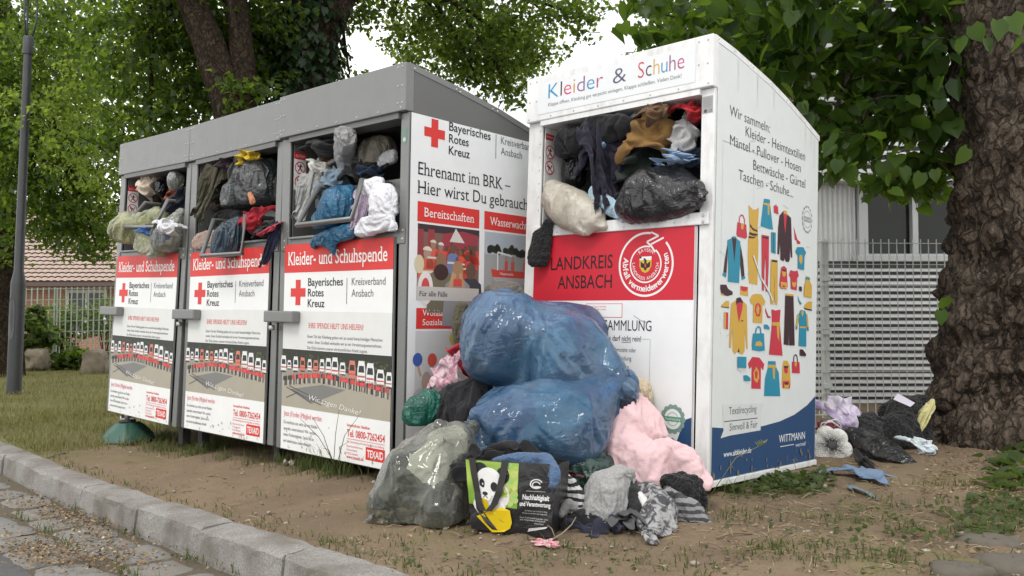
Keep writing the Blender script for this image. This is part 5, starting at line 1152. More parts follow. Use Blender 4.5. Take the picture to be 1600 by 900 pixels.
def mode_of(sp):
    if sp['kind'] == 'bag': return 'film'
    for a, b_ in MODES:
        if sp['label'].startswith(a) or a in sp['label']: return b_
    return 'hst'[hash_str(sp['label']) % 3]
def film_mesh(sp):
    parts = sp['parts']; k = sp['k']; lo = []; hi = []; bag = sp['kind'] == 'bag'
    for p in parts:
        if p[0] == 'c':
            for a, r in zip(p[1], p[2]): lo.append(a-r); hi.append(a+r)
        else: m_ = p[3].max(); lo.append(p[1]-m_); hi.append(p[1]+m_)
    lo = np.min(lo, 0)-.05; hi = np.max(hi, 0)+.05; ext = (hi-lo).max()-.1
    rmed = float(np.median(np.concatenate([A(p[2]) if p[0] == 'c' else A([p[3].min()]) for p in parts])))
    h = float(np.clip(ext/(44 if bag and ext > .5 else 36), .0055, .015)); gap = float(np.clip(rmed*(.26 if bag else .3), .004, .034))
    n = np.ceil((hi-lo)/h).astype(int)+1; ax = [lo[c_]+h*np.arange(n[c_]) for c_ in range(3)]
    Gd = np.stack(np.meshgrid(*ax, indexing='ij'), -1).reshape(-1, 3); f = sdf_parts(parts, Gd)
    seed = hash_str(sp['label']) % 1000; lump = k.get('lump', min(.02, rmed*.16)); sc = max(.07, ext*.3)
    gzv = gz(Gd[:, 0], Gd[:, 1]); cl = plane_set(sp['clip'])
    f = f + lump*.5*vnoise(Gd, seed, sc*1.3); g = f + lump*vnoise(Gd, seed+9, sc*.7) + gap
    flo = gzv + .004 - Gd[:, 2]; f = np.maximum(f, flo); g = np.maximum(g, flo + .006)
    for q in cl: s_ = (Gd-q[0]) @ q[1]; f = np.maximum(f, s_); g = np.maximum(g, s_ + .004)
    def grid(a):
        a = a.reshape(n).copy(); a[0] = a[-1] = a[:, 0] = a[:, -1] = 1; a[:, :, 0] = a[:, :, -1] = 1; return a
    q_ = surface_nets(grid(f), lo, h)
    if q_ is None: raise ValueError('empty film: '+sp['label'])
    V, Fc = q_; E_ = mesh_edges(Fc); dg = np.bincount(E_.ravel(), minlength=len(V))
    for _ in range(2): V = V + .5*scatter(E_[:, 0], E_[:, 1], V[E_[:, 1]]-V[E_[:, 0]], len(V))/dg[:, None]
    g2 = grid(g); core = surface_nets(g2, lo, h) if (g2 < 0).sum() > 8 else None
    sp.update(V0=V, F=Fc, core=core, h=h, gap=gap, seed=seed, cl=cl, ctr=V.mean(0), mode=mode_of(sp))
# shared lying shapes, simulated once
PROTO = {}
def proto_sims():
    y0 = -60.; L_ = {k: (8.*i, y0, 0) for i, k in enumerate('HBSTEDLW')}
    def fl(k): collider([(-2, -2, 0), (2, -2, 0), (2, 2, 0), (-2, 2, 0)], [(0, 1, 2, 3)], L_[k])
    for k in L_: fl(k)
    def go(k, V, F_, rest, **kw): PROTO[k] = [len(SIMS), rest]; x, y, z = L_[k]; sim_obj(V, F_, (x, y, z), **kw)
    V, F_ = two_layer(lambda x, y: True, .84, .66, .028); R_ = V[:, :2].copy(); collider(*ball_mesh((.05, 0, .03), (.2, .16, .12)), L_['H'])
    go('H', crumple(V, (.62, .66), .055, (17, 20), 1, .5)+A([0, 0, .26]), F_, R_, b=.8, st=20)
    V, F_ = two_layer(lambda x, y: (abs(x) < .27 and -.3 < y < .3) or (abs(y-.12+abs(x)*.6) < .09 and abs(x) < .6), 1.3, .8, .028); R_ = V[:, :2].copy(); collider(*ball_mesh((-.04, .02, .05), (.22, .17, .14)), L_['B'])
    go('B', crumple(V, (.52, .6), .06, (20, 16), 12, .9)+A([0, 0, .3]), F_, R_, b=.8, st=20)
    V, F_ = two_layer(lambda x, y: (abs(x) < .24 and -.35 < y < .32) or (abs(y-.22+abs(x)*.35) < .09 and abs(x) < .62), 1.3, .8, .028); R_ = V[:, :2].copy()
    go('S', crumple(V, (.6, .7), .05, (18, 14), 3)+A([0, 0, .3]), F_, R_, b=1.0, st=20); collider(*ball_mesh((0, 0, .05), (.25, .2, .16)), L_['S'])
    V, F_ = two_layer(lambda x, y: (abs(x) < .2 and .1 < y < .5) or (.02 < abs(x) < .2 and -.5 < y <= .1), .5, 1.1, .028); R_ = V[:, :2].copy()
    go('T', crumple(V, (.8, .5), .07, (16, 16), 4, .7)+A([0, 0, .3]), F_, R_, b=1.0, st=20)
    collider(*box_mesh(-.4, .4, -.05, .5, 0, .45), L_['E']); V, F_, _, R_ = sheet(34, .6, .9, (.6, .8), .05, (30, 12), 5); go('E', V+A([0, -.05, .58]), F_, R_, b=.5)
    collider(*ball_mesh((0, 0, .12), (.25, .2, .2)), L_['D']); V, F_, _, R_ = sheet(36, .8, .8, (.7, .7), .05, (18, 14), 7); go('D', V+A([0, 0, .45]), F_, R_, b=.6)
    collider(*ball_mesh((0, 0, .03), (.4, .1, .09)), L_['L']); V, F_, _, R_ = sheet(44, 1.2, .6, (.7, .45), .05, (14, 26), 8); go('L', V+A([0, 0, .22]), F_, R_, b=.5)
    collider(*box_mesh(-.2, .2, -.03, .03, .5, .56), L_['W']); V, F_, _, R_ = sheet(26, .4, 1.0, (.5, .7), .04, (40, 12), 9); go('W', V+A([0, -.04, .68]), F_, R_, b=.5)
proto_sims()
DROPN = 0
for i, sp in enumerate(SPECS):
    film_mesh(sp); off = A([30.+6*(i % 10), 40.+6*(i//10), 0]); ctr = sp['ctr']; bag = sp['kind'] == 'bag'; k = sp['k']; md = sp['mode']
    if md.upper() in PROTO and md not in ('film', 'drop'): continue
    if md == 'film':
        o = sim_obj(sp['V0']-ctr, sp['F'], tuple(off), st=30, sh=15, b=.02 if bag else .15, mass=.3, q=6, shrink=k.get('shrink', -.2 if bag else -.24) if sp['gap'] > .006 else -.1, self=False, fr=8, press=.01)
        o.modifiers[0].settings.use_pressure = False; o.modifiers[0].collision_settings.distance_min = max(.0015, sp['gap']*.15); sp['rest'] = sp['V0']-ctr
    else:
        V0 = sp['V0']-ctr; ea = np.ptp(V0@CR); eb = np.ptp(V0@CU); ec = np.ptp(V0@CF); r = np.random.RandomState(sp['seed'])
        if md == 'drop': V, F_, _, R_ = sheet(44, 1.7*ea, 1.25*(eb*1.6+ec), (.66, .62), .035+.05*min(ea, eb), (14/max(ea, .2)*.8, 10/max(eb, .2)*.6), sp['seed'] % 97)
        else: V, F_ = two_layer(lambda x, y: (abs(x) < .25 and -.34 < y < .32) or (abs(y-.2+abs(x)*.55) < .085 and abs(x) < .6), 1.3, .8, .022); R_ = V[:, :2].copy(); an = -.6; V = crumple(V, (.8, .8), .03, (16, 12), 3); V = np.stack([V[:, 0]*math.cos(an)-V[:, 1]*math.sin(an), V[:, 0]*math.sin(an)+V[:, 1]*math.cos(an), V[:, 2]], 1)
        V = V + A([0, -.30*eb-.1*ec, V0[:, 2].max()+.05+.04-V[:, 2].min()*0])
        o = sim_obj(V, F_, tuple(off), b=.6, st=18, fr=30, sd=.006); sp['F'] = np.asarray(F_); sp['rest'] = np.stack([R_[:, 0], 0*R_[:, 0], R_[:, 1]], 1)
    sp['sim'] = len(SIMS)-1
    if sp['core']:
        cv, cf = sp['core']; co_ = collider(cv-ctr, cf, tuple(off)); co_.collision.thickness_outer = .004 if sp['gap'] > .012 else .0015; co_.collision.thickness_inner = .03
    zmin = sp['V0'][:, 2].min(); gr = float(gz(ctr[0], ctr[1])); fl = gr if zmin < gr + .08 else zmin - .03
    collider([(-1.5, -1.5, fl-ctr[2]-.015), (1.5, -1.5, fl-ctr[2]-.015), (1.5, 1.5, fl-ctr[2]-.015), (-1.5, 1.5, fl-ctr[2]-.015)], [(0, 1, 2, 3)], tuple(off))
RES = run_sims(26)
def fit_proto(sp):
    top = sp['mode'].islower(); si, R_ = PROTO[sp['mode'].upper()]; Vp, Fp = RES[si]; V0 = sp['V0']; c0 = V0.mean(0); d = V0-c0; ab = np.stack([d@CR, d@CU], 1); ev, U = np.linalg.eigh(ab.T@ab); maj, mnr = U[:, 1], U[:, 0]
    def ext(x): return np.percentile(x, 1), np.percentile(x, 99)
    hang = sp['mode'] in 'EW'
    if top: Vp = np.stack([Vp[:, 0], -Vp[:, 2], Vp[:, 1]], 1)          # seen from above: the heap faces out of the opening
    if hang and abs(maj[1]) < .45: maj, mnr = mnr, maj
    if hang: maj = maj*(1 if maj[1] > 0 else -1); mnr = A([maj[1], -maj[0]])
    else: maj = maj*(1 if maj[0] > 0 else -1); mnr = A([-maj[1], maj[0]])
    flip = -1 if sp['seed'] % 2 else 1; Vp = Vp*A([flip, 1, 1])
    a3 = CR*maj[0]+CU*maj[1]; b3 = CR*mnr[0]+CU*mnr[1]
    src = (Vp[:, 2], Vp[:, 0]) if hang else (Vp[:, 0], Vp[:, 2]); out = np.zeros_like(Vp)+c0
    for s_, ax, pad in ((src[0], a3, 1.24 if top else 1.12), (src[1], b3, 1.3 if top else 1.15), (Vp[:, 1], CF, 1.0)):
        l0, l1 = ext(s_); t0, t1 = ext(d@ax); k_ = (t1-t0)*pad/(l1-l0+1e-9)
        if ax is a3: kmaj = k_
        if ax is CF and not top and not hang: k_ = max(k_, .6*kmaj)
        out = out + np.outer((s_-(l0+l1)/2)*k_+(t0+t1)/2, ax)
    Fp = np.asarray(Fp)
    if top:
        r_ = rad(20)*((sp['seed'] % 7)-3)/3; c_, s_ = math.cos(r_), math.sin(r_); q = out-c0; qa, qb = q@a3, q@b3; sc_ = .5*(np.ptp(d@a3)+np.ptp(d@b3)); out = out + np.outer(.10*(qb**2)/sc_*(1 if sp['seed'] % 3 else -1), a3)
    if flip < 0: Fp = Fp[:, ::-1]
    k_ = np.ptp(d@a3)/1.0; return out, Fp, np.stack([R_[:, 0], 0*R_[:, 0], R_[:, 1]], 1)*max(.35, k_*1.6)
def finish_soft(sp):
    if sp['mode'] not in ('film', 'drop') and sp['mode'].upper() in PROTO: V, Fq, R0 = fit_proto(sp)
    else:
        V = RES[sp['sim']][0] + sp['ctr']; Fq = np.asarray(sp['F']); R0 = sp['rest']
        if sp['mode'] == 'film': D = V-sp['V0']; L_ = np.linalg.norm(D, axis=1); lim = max(.02, sp['gap']*3.2); V = sp['V0']+D*np.minimum(1, lim/(L_+1e-9))[:, None]
        else:                                  # keep the dropped sheet within reach of its heap
            lo_, hi_ = sp['V0'].min(0)-.03, sp['V0'].max(0)+.03; V = np.clip(V, lo_, hi_)
    if sp['mode'] == 'film' and sp['kind'] != 'bag':
        r_ = np.random.RandomState(sp['seed']); fd = r_.normal(size=3); wl_ = float(np.clip(sp['gap']*3.4, .03, .075)); V = buckle(V, Fq, .32, sp['gap']*(1.25 if 'pink sweatshirt' in sp['label'] else .75), 36, .06, sp['seed'], wl_, fold=fd, aniso=.85)
    for q in sp['cl']: V = V - np.outer(np.maximum((V-q[0]) @ q[1], 0), q[1])
    V[:, 2] = np.maximum(V[:, 2], gz(V[:, 0], V[:, 1]) + .003)
    V2, F2 = subdivide(V, Fq) if len(Fq) < 9000 else (V, Fq); R2 = subdivide(R0, Fq)[0] if len(Fq) < 9000 else R0
    cb = V2.mean(0); cb[2] = V2[:, 2].min(); o = np_mesh(sp['name'], V2-cb, F2, sp['mat']); o.location = cb
    at = o.data.attributes.new('rest', 'FLOAT_VECTOR', 'POINT'); at.data.foreach_set('vector', R2.astype(np.float32).ravel())
    tag(o, sp['label'], sp['cat'], sp['group'])
    cp = sp['k'].get('core_part')
    if cp and sp['core']:
        cv, cf = sp['core']; N_ = vert_normals(cv, cf); cv = cv - N_*.004 - N_*(.008*np.abs(vnoise(cv, sp['seed']+3, .06)))[:, None]; cv, cf = subdivide(cv, cf)
        ct = np_mesh('contents', cv-cb, cf, CONT[cp], o); at = ct.data.attributes.new('rest', 'FLOAT_VECTOR', 'POINT'); at.data.foreach_set('vector', (cv-cb).astype(np.float32).ravel())
    return o
def mixed_clothes(name, cs, scale):
    t = NT(name); vo = t.n('TexVoronoi'); vo.inputs['Scale'].default_value = scale; mp = t.n('Mapping'); nz = t.n('TexNoise'); nz.inputs['Scale'].default_value = 6
    ad = t.n('Vector' + 'Math'); ad.operation = 'MULTIPLY_ADD'; t.l(t.tc.outputs['Object'], nz.inputs['Vector']); t.l(nz.outputs['Color'], ad.inputs[0]); ad.inputs[1].default_value = (.12, .12, .12); t.l(t.tc.outputs['Object'], ad.inputs[2])
    t.l(ad.outputs[0], vo.inputs['Vector']); sx_ = t.n('SeparateColor'); t.l(vo.outputs['Color'], sx_.inputs[0])
    r_ = t.n('ValToRGB'); r_.color_ramp.interpolation = 'CONSTANT'; el = r_.color_ramp.elements
    while len(el) < len(cs): el.new(.5)
    for i, c_ in enumerate(cs): el[i].position = i/len(cs); el[i].color = (*c_, 1)
    t.l(sx_.outputs[0], r_.inputs[0]); return t.fin(r_.outputs[0], .9, t.bump(t.noise(20, 3), .02, .8), spec=.2)
CONT = {1: mixed_clothes('packed_clothes', [(.05, .06, .055), (.09, .10, .09), (.68, .68, .66), (.025, .03, .03), (.14, .15, .135), (.06, .065, .06), (.5, .5, .48)], 7),
        4: mixed_clothes('packed_blue', [(.16, .25, .36), (.46, .66, .58), (.22, .28, .38), (.42, .32, .42), (.10, .15, .23), (.5, .56, .62), (.36, .56, .5)], 4),
        5: mixed_clothes('packed_navy', [(.10, .17, .27), (.2, .42, .34), (.16, .21, .31), (.09, .13, .2), (.38, .43, .5), (.13, .2, .31)], 4),
        2: mixed_clothes('packed_yellow', [(.5, .5, .3), (.25, .27, .16), (.66, .66, .52), (.12, .14, .09), (.42, .45, .3)], 12),
        3: mixed_clothes('packed_light', [(.6, .6, .6), (.06, .14, .36), (.5, .5, .5), (.7, .7, .7), (.35, .37, .36)], 9)}
SO = {}
for sp in SPECS: SO[sp['label']] = finish_soft(sp)

# ---------------------------------------------------------------- single things around the bins
pull = SO['big black knitted pullover with white label against the tree']
m = MB(); q0 = pt3((1396, 624, 5.34)) - A(pull.location); q = [q0, q0+A([.095, -.03, -.045]), q0+A([.125, -.03, .015])+A([0, 0, -.035]), q0+A([.03, .0, .04])]
m.add(q + [v+A([0, .004, 0]) for v in q], [(0, 1, 2, 3), (7, 6, 5, 4), (0, 4, 5, 1), (1, 5, 6, 2), (2, 6, 7, 3), (3, 7, 4, 0)], ink((.62, .60, .68), .7)); lb = m.build('label_tag', pull); tag(lb, 'white care label sewn on the pullover')

def shopping_bag():
    c0 = [P(727, 716, 3.34), P(872, 726, 3.2), P(736, 832, 3.31), P(860, 846, 3.18)]      # front: top left, top right, bottom left, bottom right
    base = (c0[2]+c0[3])/2 + A([0, .1, 0]); base[2] = float(gz(base[0], base[1]))
    b = empty('shopping_bag', base); tag(b, 'black shopping bag printed with a panda, stuffed with jeans and a coat', 'bag')
    c0 = [q-base for q in c0]; c0[2][2] = .008; c0[3][2] = .006
    back = [c0[0]+A([.02, .2, .0]), c0[1]+A([.06, .22, -.02]), c0[2]+A([.02, .22, 0]), c0[3]+A([.07, .22, 0])]
    def bil(cs, u, v): return (cs[0]*(1-u)+cs[1]*u)*(1-v) + (cs[2]*(1-u)+cs[3]*u)*v
    Nf = np.cross(c0[1]-c0[0], c0[2]-c0[0]); Nf = -Nf/np.linalg.norm(Nf)
    if Nf[1] > 0: Nf = -Nf
    def front(u, v, w=0.):
        bul = .016*math.sin(math.pi*min(1, max(0, u)))*math.sin(math.pi*min(1, max(0, v*.8+.2))) + .004*math.sin(u*17+v*6)*v + .003*math.sin(v*23+u*9)*v
        return bil(c0, u, v) + Nf*(bul+w)
    t = NT('laminated_black'); blk = t.fin((.018, .018, .02), .3, t.bump(t.noise(11, 4, .6, 1.2), .02, .5), spec=.5)
    m = MB(); n = 16
    Vf = [front(i/n, j/n) for i in range(n+1) for j in range(n+1)]; m.add(Vf, [(i*(n+1)+j, i*(n+1)+j+1, (i+1)*(n+1)+j+1, (i+1)*(n+1)+j) for i in range(n) for j in range(n)], blk, True)
    def side(a, bk, ins):
        V = []
        for i in range(9):
            for j in range(9):
                s_, v = i/8, j/8; A0, A1 = a(v), bk(v); V.append(A0*(1-s_)+A1*s_ + ins*(.02*math.sin(math.pi*s_)*(1-v)))
        m.add(V, [(i*9+j, (i+1)*9+j, (i+1)*9+j+1, i*9+j+1) for i in range(8) for j in range(8)], blk, True)
    side(lambda v: front(0, v), lambda v: back[0]*(1-v)+back[2]*v, A([.6, 0, 0])); side(lambda v: front(1, v), lambda v: back[1]*(1-v)+back[3]*v, A([-.3, 0, 0]))
    side(lambda v: back[0]*(1-v)+back[2]*v, lambda v: back[1]*(1-v)+back[3]*v, A([0, .3, 0]))
    m.add([front(0, 1), front(1, 1), back[3], back[2]], [(0, 1, 2, 3)], blk); m.add([front(0, .12)+A([.01, .01, 0]), front(1, .12)+A([-.01, .01, 0]), back[1]-A([0, .01, .03]), back[0]-A([0, .01, .03])], [(0, 1, 2, 3)], RUBBER)
    body = m.build('body', b)
    # print on the front: small facets so it follows the bulge
    p = Panel((0, 0, 0), (1, 0, 0), (0, 1, 0), (0, 0, 1)); p.pt = lambda u, v, w: front(u, 1-v, .0015+w*1.6)
    def patch(u0, u1, v0, v1, col, ly, nn=10):
        for i in range(nn):
            for j in range(nn):
                a0, a1 = u0+(u1-u0)*i/nn, u0+(u1-u0)*(i+1)/nn; b0, b1 = v0+(v1-v0)*j/nn, v0+(v1-v0)*(j+1)/nn; p.rect(a0, a1, b0, b1, col(a0, b0) if callable(col) else col, ly, .3)
    r = random.Random(2)
    def green(a, b_):
        g = .5+.5*math.sin(a*11+2)*math.sin(b_*9+1); return (round(.14+.26*g, 2), round(.28+.26*g, 2), round(.03+.08*g, 2))
    patch(0.005, .60, .36, .985, green, 1, 14)
    for _ in range(26): a, b_, s_ = r.uniform(.4, .58), r.uniform(.38, .95), r.uniform(.015, .045); p.ell(a, b_, s_, s_*1.2, (round(.3+.2*r.random(), 1), .52, .15), 2, 10)
    PW = (.72, .72, .71); PB = (.02, .02, .022)
    p.ell(.40, .52, .11, .17, PW, 3, 16); p.ell(.26, .36, .2, .16, PW, 2.6, 18)
    p.ell(.17, .86, .085, .105, PB, 3, 16); p.ell(.43, .80, .075, .12, PB, 3, 16)
    for k in range(6): p.ell(.27+.012*k/5, .70-.02*k, .155-.008*k, .2+.012*k, PW, 4+k*.1, 24)
    p.ell(.19, .67, .032, .07, PB, 6, 14); p.ell(.335, .64, .042, .065, PB, 6, 14); p.ell(.2, .665, .01, .018, (.5, .5, .5), 6.5, 8)
    p.ell(.225, .50, .075, .075, (.78, .77, .75), 5.6, 18); p.ell(.225, .535, .035, .026, PB, 6.5, 12); p.line([(.225, .51), (.2, .475)], .008, PB, 6.6); p.line([(.225, .51), (.26, .472)], .008, PB, 6.6)
    YE = (.66, .48, .01)
    p.poly([(.16, .47), (.25, .45), (.27, .30), (.19, .26)], YE, 7); 
    p.poly([(.10, .20), (.28, .30), (.42, .36), (.52, .33), (.54, .16), (.52, .08), (.44, .02), (.28, -.01)], YE, 7.2); p.poly([(.34, .22), (.5, .13), (.51, .11), (.34, .19)], (.45, .31, .01), 7.5); p.poly([(.30, .28), (.42, .34), (.44, .33), (.33, .25)], (.72, .56, .05), 7.5)
    WT = (.7, .7, .7)
    p.ring(.80, .72, .055, .068, WT, 3, 24, .4, 5.6); p.ring(.80, .71, .034, .045, WT, 3, 20, .2, 5); p.ell(.815, .68, .04, .014, WT, 3, 10); p.rect(.7, .9, .615, .622, (.4, .4, .4), 3)
    p.text('Nachhaltigkeit', .66, .5, .068, WT, .29, 3, bold=.03); p.text('und Verantwortung', .63, .41, .06, WT, .34, 3, bold=.03)
    for k, (a, v, wd, s_) in enumerate(((.69, .335, .25, 'für Mensch und Umwelt im Alltag'), (.66, .30, .28, 'Wiederverwendbar statt wegwerfen'), (.63, .235, .33, 'Diese Tasche besteht zu großen Teilen'), (.63, .205, .3, 'aus recyceltem Kunststoff'), (.8, .17, .12, 'waschbar'))): p.text(s_, a, v, .02, (.5, .5, .5), wd, 3)
    p.poly([(.72, .05), (.94, .12), (.96, .15), (.74, .1)], (.62, .62, .62), 3)
    p.build('print', body)
    m = MB()
    def strap(us):
        V = []; F_ = []
        for u, v, w_ in us:
            for du in (-.037, .037): V.append(front(u+du, v, .009+w_)); V.append(front(u+du, v, .0115+w_))
        for i in range(len(us)-1):
            a, q = i*4, i*4+4; F_ += [(a, a+2, q+2, q), (a+1, q+1, q+3, a+3), (a, q, q+1, a+1), (a+2, a+3, q+3, q+2)]
        m.add(V, F_, RUBBER, False)
    strap([(.09, -.02, 0), (.105, .2, .0), (.13, .45, .002), (.16, .6, .006), (.20, .7, .01)]); strap([(.46, -.02, 0), (.44, .2, .0), (.40, .42, .004), (.34, .6, .008), (.27, .70, .01), (.20, .705, .011)]); strap([(.13, .5, .0), (.14, .7, 0), (.24, .86, .0), (.32, .97, 0)])
    m.build('handle', b)
shopping_bag()

def flower_cushion():
    o = P(1298, 697, 5.02); b = empty('flower_cushion', o); tag(b, 'white crocheted flower shaped cushion with dark centre beside the white bin', 'cushion')
    t = NT('crochet_white'); vo = t.n('TexVoronoi'); vo.inputs['Scale'].default_value = 95; t.l(t.tc.outputs['Object'], vo.inputs['Vector'])
    sx_ = t.n('VectorMath'); sx_.operation = 'LENGTH'; t.l(t.tc.outputs['Object'], sx_.inputs[0])
    mk = t.math('MULTIPLY', t.ramp(vo.outputs['Distance'], [(.18, (0, 0, 0)), (.3, (1, 1, 1))]), t.ramp(t.math('ADD', sx_.outputs['Value'], t.math('MULTIPLY', t.noise(18), .03)), [(.055, (1, 1, 1)), (.125, (0, 0, 0))]))
    wm = t.fin(t.mix(mk, (.66, .65, .62), (.05, .05, .05)), .95, t.bump(vo.outputs['Distance'], -.006, 1), spec=.1)
    U = A([.93, -.12, -.1]); U /= np.linalg.norm(U); W_ = A([.15, .93, -.35]); W_ -= U*(W_@U); W_ /= np.linalg.norm(W_); Vv = np.cross(W_, U); Vv = -Vv if Vv[2] < 0 else Vv
    N_ = -W_; V = []; F_ = []; nr, na = 14, 84
    for sgn in (1, -1):
        for i in range(nr+1):
            for j in range(na):
                a = 2*math.pi*j/na; R_ = .125*(.84+.2*abs(math.cos(3*a+.4))**.7); q = i/nr; rr = R_*q
                hgt = .038*math.sqrt(max(0, 1-q**2.6))*(1-.55*math.exp(-(q/.25)**2)) * (1+.1*math.sin(9*a)) * (.75+.25*abs(math.cos(3*a+.4)))
                V.append(U*rr*math.cos(a)+Vv*rr*math.sin(a)+N_*hgt*sgn)
    for s_ in (0, 1):
        o_ = s_*(nr+1)*na
        for i in range(nr):
            for j in range(na):
                q = (o_+i*na+j, o_+(i+1)*na+j, o_+(i+1)*na+(j+1) % na, o_+i*na+(j+1) % na); F_.append(q if s_ == 0 else q[::-1])
    m = MB(); m.add(V, F_, wm, True); m.build('petals', b)
    m = MB(); V = []; F_ = []
    for i in range(6):
        for j in range(16): a = 2*math.pi*j/16; q = i/5; rr = .03*q*(1+.12*math.sin(8*a)); V.append(U*rr*math.cos(a)+Vv*rr*math.sin(a)+N_*(.022+.012*math.sqrt(max(0, 1-q*q))))
    for i in range(5):
        for j in range(16): F_.append((i*16+j, (i+1)*16+j, (i+1)*16+(j+1) % 16, i*16+(j+1) % 16))
    m.add(V, F_, RUBBER, True); m.build('centre', b)
    m = MB(); m.tube([U*-.05+Vv*.11, U*-.02+Vv*.15+N_*.02, U*.03+Vv*.165+N_*.02, U*.08+Vv*.14], .004, ink((.6, .6, .58), .9)); m.tube([U*-.07+Vv*.09, U*-.06+Vv*.13+N_*.03, U*.0+Vv*.145+N_*.03, U*.06+Vv*.12], .004, ink((.6, .6, .58), .9)); m.build('strap', b)
flower_cushion()

def tree_stand():
    q = G(195, 693); q = q + A([-.02, .10, 0]); q[2] = float(gz(q[0], q[1])); b = empty('tree_stand', q, (0, rad(-3), .3)); tag(b, 'green metal tree stand with black rim under the left grey bin', 'stand')
    gm = paint('stand_green', (.018, .085, .06), .45, .35, (.2, .17, .13)); m = MB(); V = []; F_ = []; n = 48
    for i, (rr, z) in enumerate(((.195, .012), (.185, .03), (.13, .095), (.085, .14), (.06, .15))):
        for k in range(n):
            a = 2*math.pi*k/n; rib = max(0, math.cos(4*a))**14; q_ = rr*(1+.0*rib); V.append((q_*math.cos(a), q_*math.sin(a), z+rib*(.022 if i in (1, 2) else .01 if i == 3 else 0)))
    for i in range(4):
        for k in range(n): F_.append((i*n+k, i*n+(k+1) % n, (i+1)*n+(k+1) % n, (i+1)*n+k))
    m.add(V, F_, gm, True); m.build('cone', b)
    m = MB(); m.lathe([(.17, .0), (.205, .0), (.207, .012), (.2, .02), (.17, .02)], (0, 0, 0), RUBBER, 40); m.build('rim', b)
    m = MB(); m.lathe([(.0, .148), (.058, .148), (.062, .158), (.062, .166), (0, .168)], (0, 0, 0), RUBBER, 20); m.build('socket', b)
    m = MB(); m.tube([(0, 0, .165), (.0, 0, .235)], .02, STEEL, 12); m.box(-.05, .05, -.008, .008, .17, .185, STEEL, .002)
    for a in (-.045, .045): m.tube([(a, 0, .15), (a, 0, .2)], .006, STEEL, 8)
    m.build('screw', b)
tree_stand()

def twig(name, pts, r, label, cat='twig'):
    P3 = [pt3(q) for q in pts]; b = P3[0].copy(); m = MB()
    t = NT('twig_bark'); tm = t.fin(t.mix(t.noise(60), (.16, .12, .08), (.33, .27, .2)), .9)
    m.tube([q-b for q in P3], [r*(1-.6*i/(len(P3)-1)) for i in range(len(P3))], tm, 7); o = m.build(name); o.location = b; tag(o, label, cat); return m
twig('twig', [(838, 852, 3.17), (860, 845, 3.16), (878, 834, 3.17), (893, 820, 3.2), (900, 808, 3.22)], .0045, 'bare grey twig leaning on the heap right of the shopping bag')
twig('twig', [(868, 842, 3.165), (862, 826, 3.18), (853, 818, 3.19)], .003, 'thin short twig branching by the pink and white scrap')
for (a, b_, c_, d_, lb) in ((75, 716, 103, 709, 'thin dry twig lying on the dirt by the kerb, far left'), (139, 735, 152, 732, 'short dark twig on the dirt below the green tree stand'), (318, 745, 352, 749, 'pale dry stick on the dirt before the middle grey bin'), (1120, 842, 1175, 836, 'dry stick on the dirt in front of the white bin')):
    g0, g1 = G(a, b_), G(c_, d_); m = MB(); mid = (g0+g1)/2+A([0, .02, .012]); m.tube([A([0, 0, .004]), mid-g0, g1-g0+A([0, 0, .005])], .004, paint('dry_twig', (.2, .15, .1), .9)); o = m.build('twig'); o.location = g0; tag(o, lb, 'twig')

def lamp():
    b0 = G(22, 616); b = empty('street_lamp', b0 + A([0, 0, .26]), (0, rad(1.0), 0)); tag(b, 'dark grey street lamp post on the grass at the left edge', 'street lamp')
    pm = paint('lamp_paint', (.055, .058, .062), .45, .25, metal=.3); m = MB()
    m.lathe([(.088, -.36), (.088, 1.16), (.086, 1.2), (.058, 1.34), (.054, 2.4), (.050, 4.22)], (0, 0, 0), pm, 22); m.lathe([(.062, 4.2), (.064, 4.21), (.064, 4.42), (.055, 4.44), (0, 4.44)], (0, 0, 0), pm, 22); m.build('pole', b)
    m = MB(); V = []; n = 20
    for k in range(n): a = 2*math.pi*k/n; u = .05*math.copysign(abs(math.cos(a))**.6, math.cos(a)); z = .27*math.copysign(abs(math.sin(a))**.5, math.sin(a))+.72; an = -1.9+u/.088; V += [(.0885*math.cos(an), .0885*math.sin(an), z), (.0925*math.cos(an), .0925*math.sin(an), z)]
    m.add(V, [[2*k+1 for k in range(n)]] + [(2*k, 2*((k+1) % n), 2*((k+1) % n)+1, 2*k+1) for k in range(n)], paint('hatch_paint', (.075, .08, .085), .45)); m.build('access_hatch', b)
    m = MB()
    for a in (.3, 2.4, 4.5): ca, sa = math.cos(a), math.sin(a); m.tube([(.04*ca, .04*sa, 4.42), (.085*ca, .085*sa, 4.66), (.085*ca, .085*sa, 5.05), (.05*ca, .05*sa, 5.15)], .012, pm, 8)
    m.build('bracket', b)
    t = NT('lamp_glass'); t.b.inputs['Transmission Weight'].default_value = .6; gm = t.fin((.75, .76, .74), .2)
    m = MB(); m.lathe([(.03, 4.94), (.09, 4.96), (.13, 5.03), (.16, 5.12), (.17, 5.22), (.12, 5.42), (0, 5.46)], (0, 0, 0), gm, 24); m.build('globe', b)
    m = MB(); m.lathe([(.17, 5.3), (.22, 5.3), (.16, 5.42), (.05, 5.5), (0, 5.51)], (0, 0, 0), pm, 24); m.build('cap', b)
lamp()

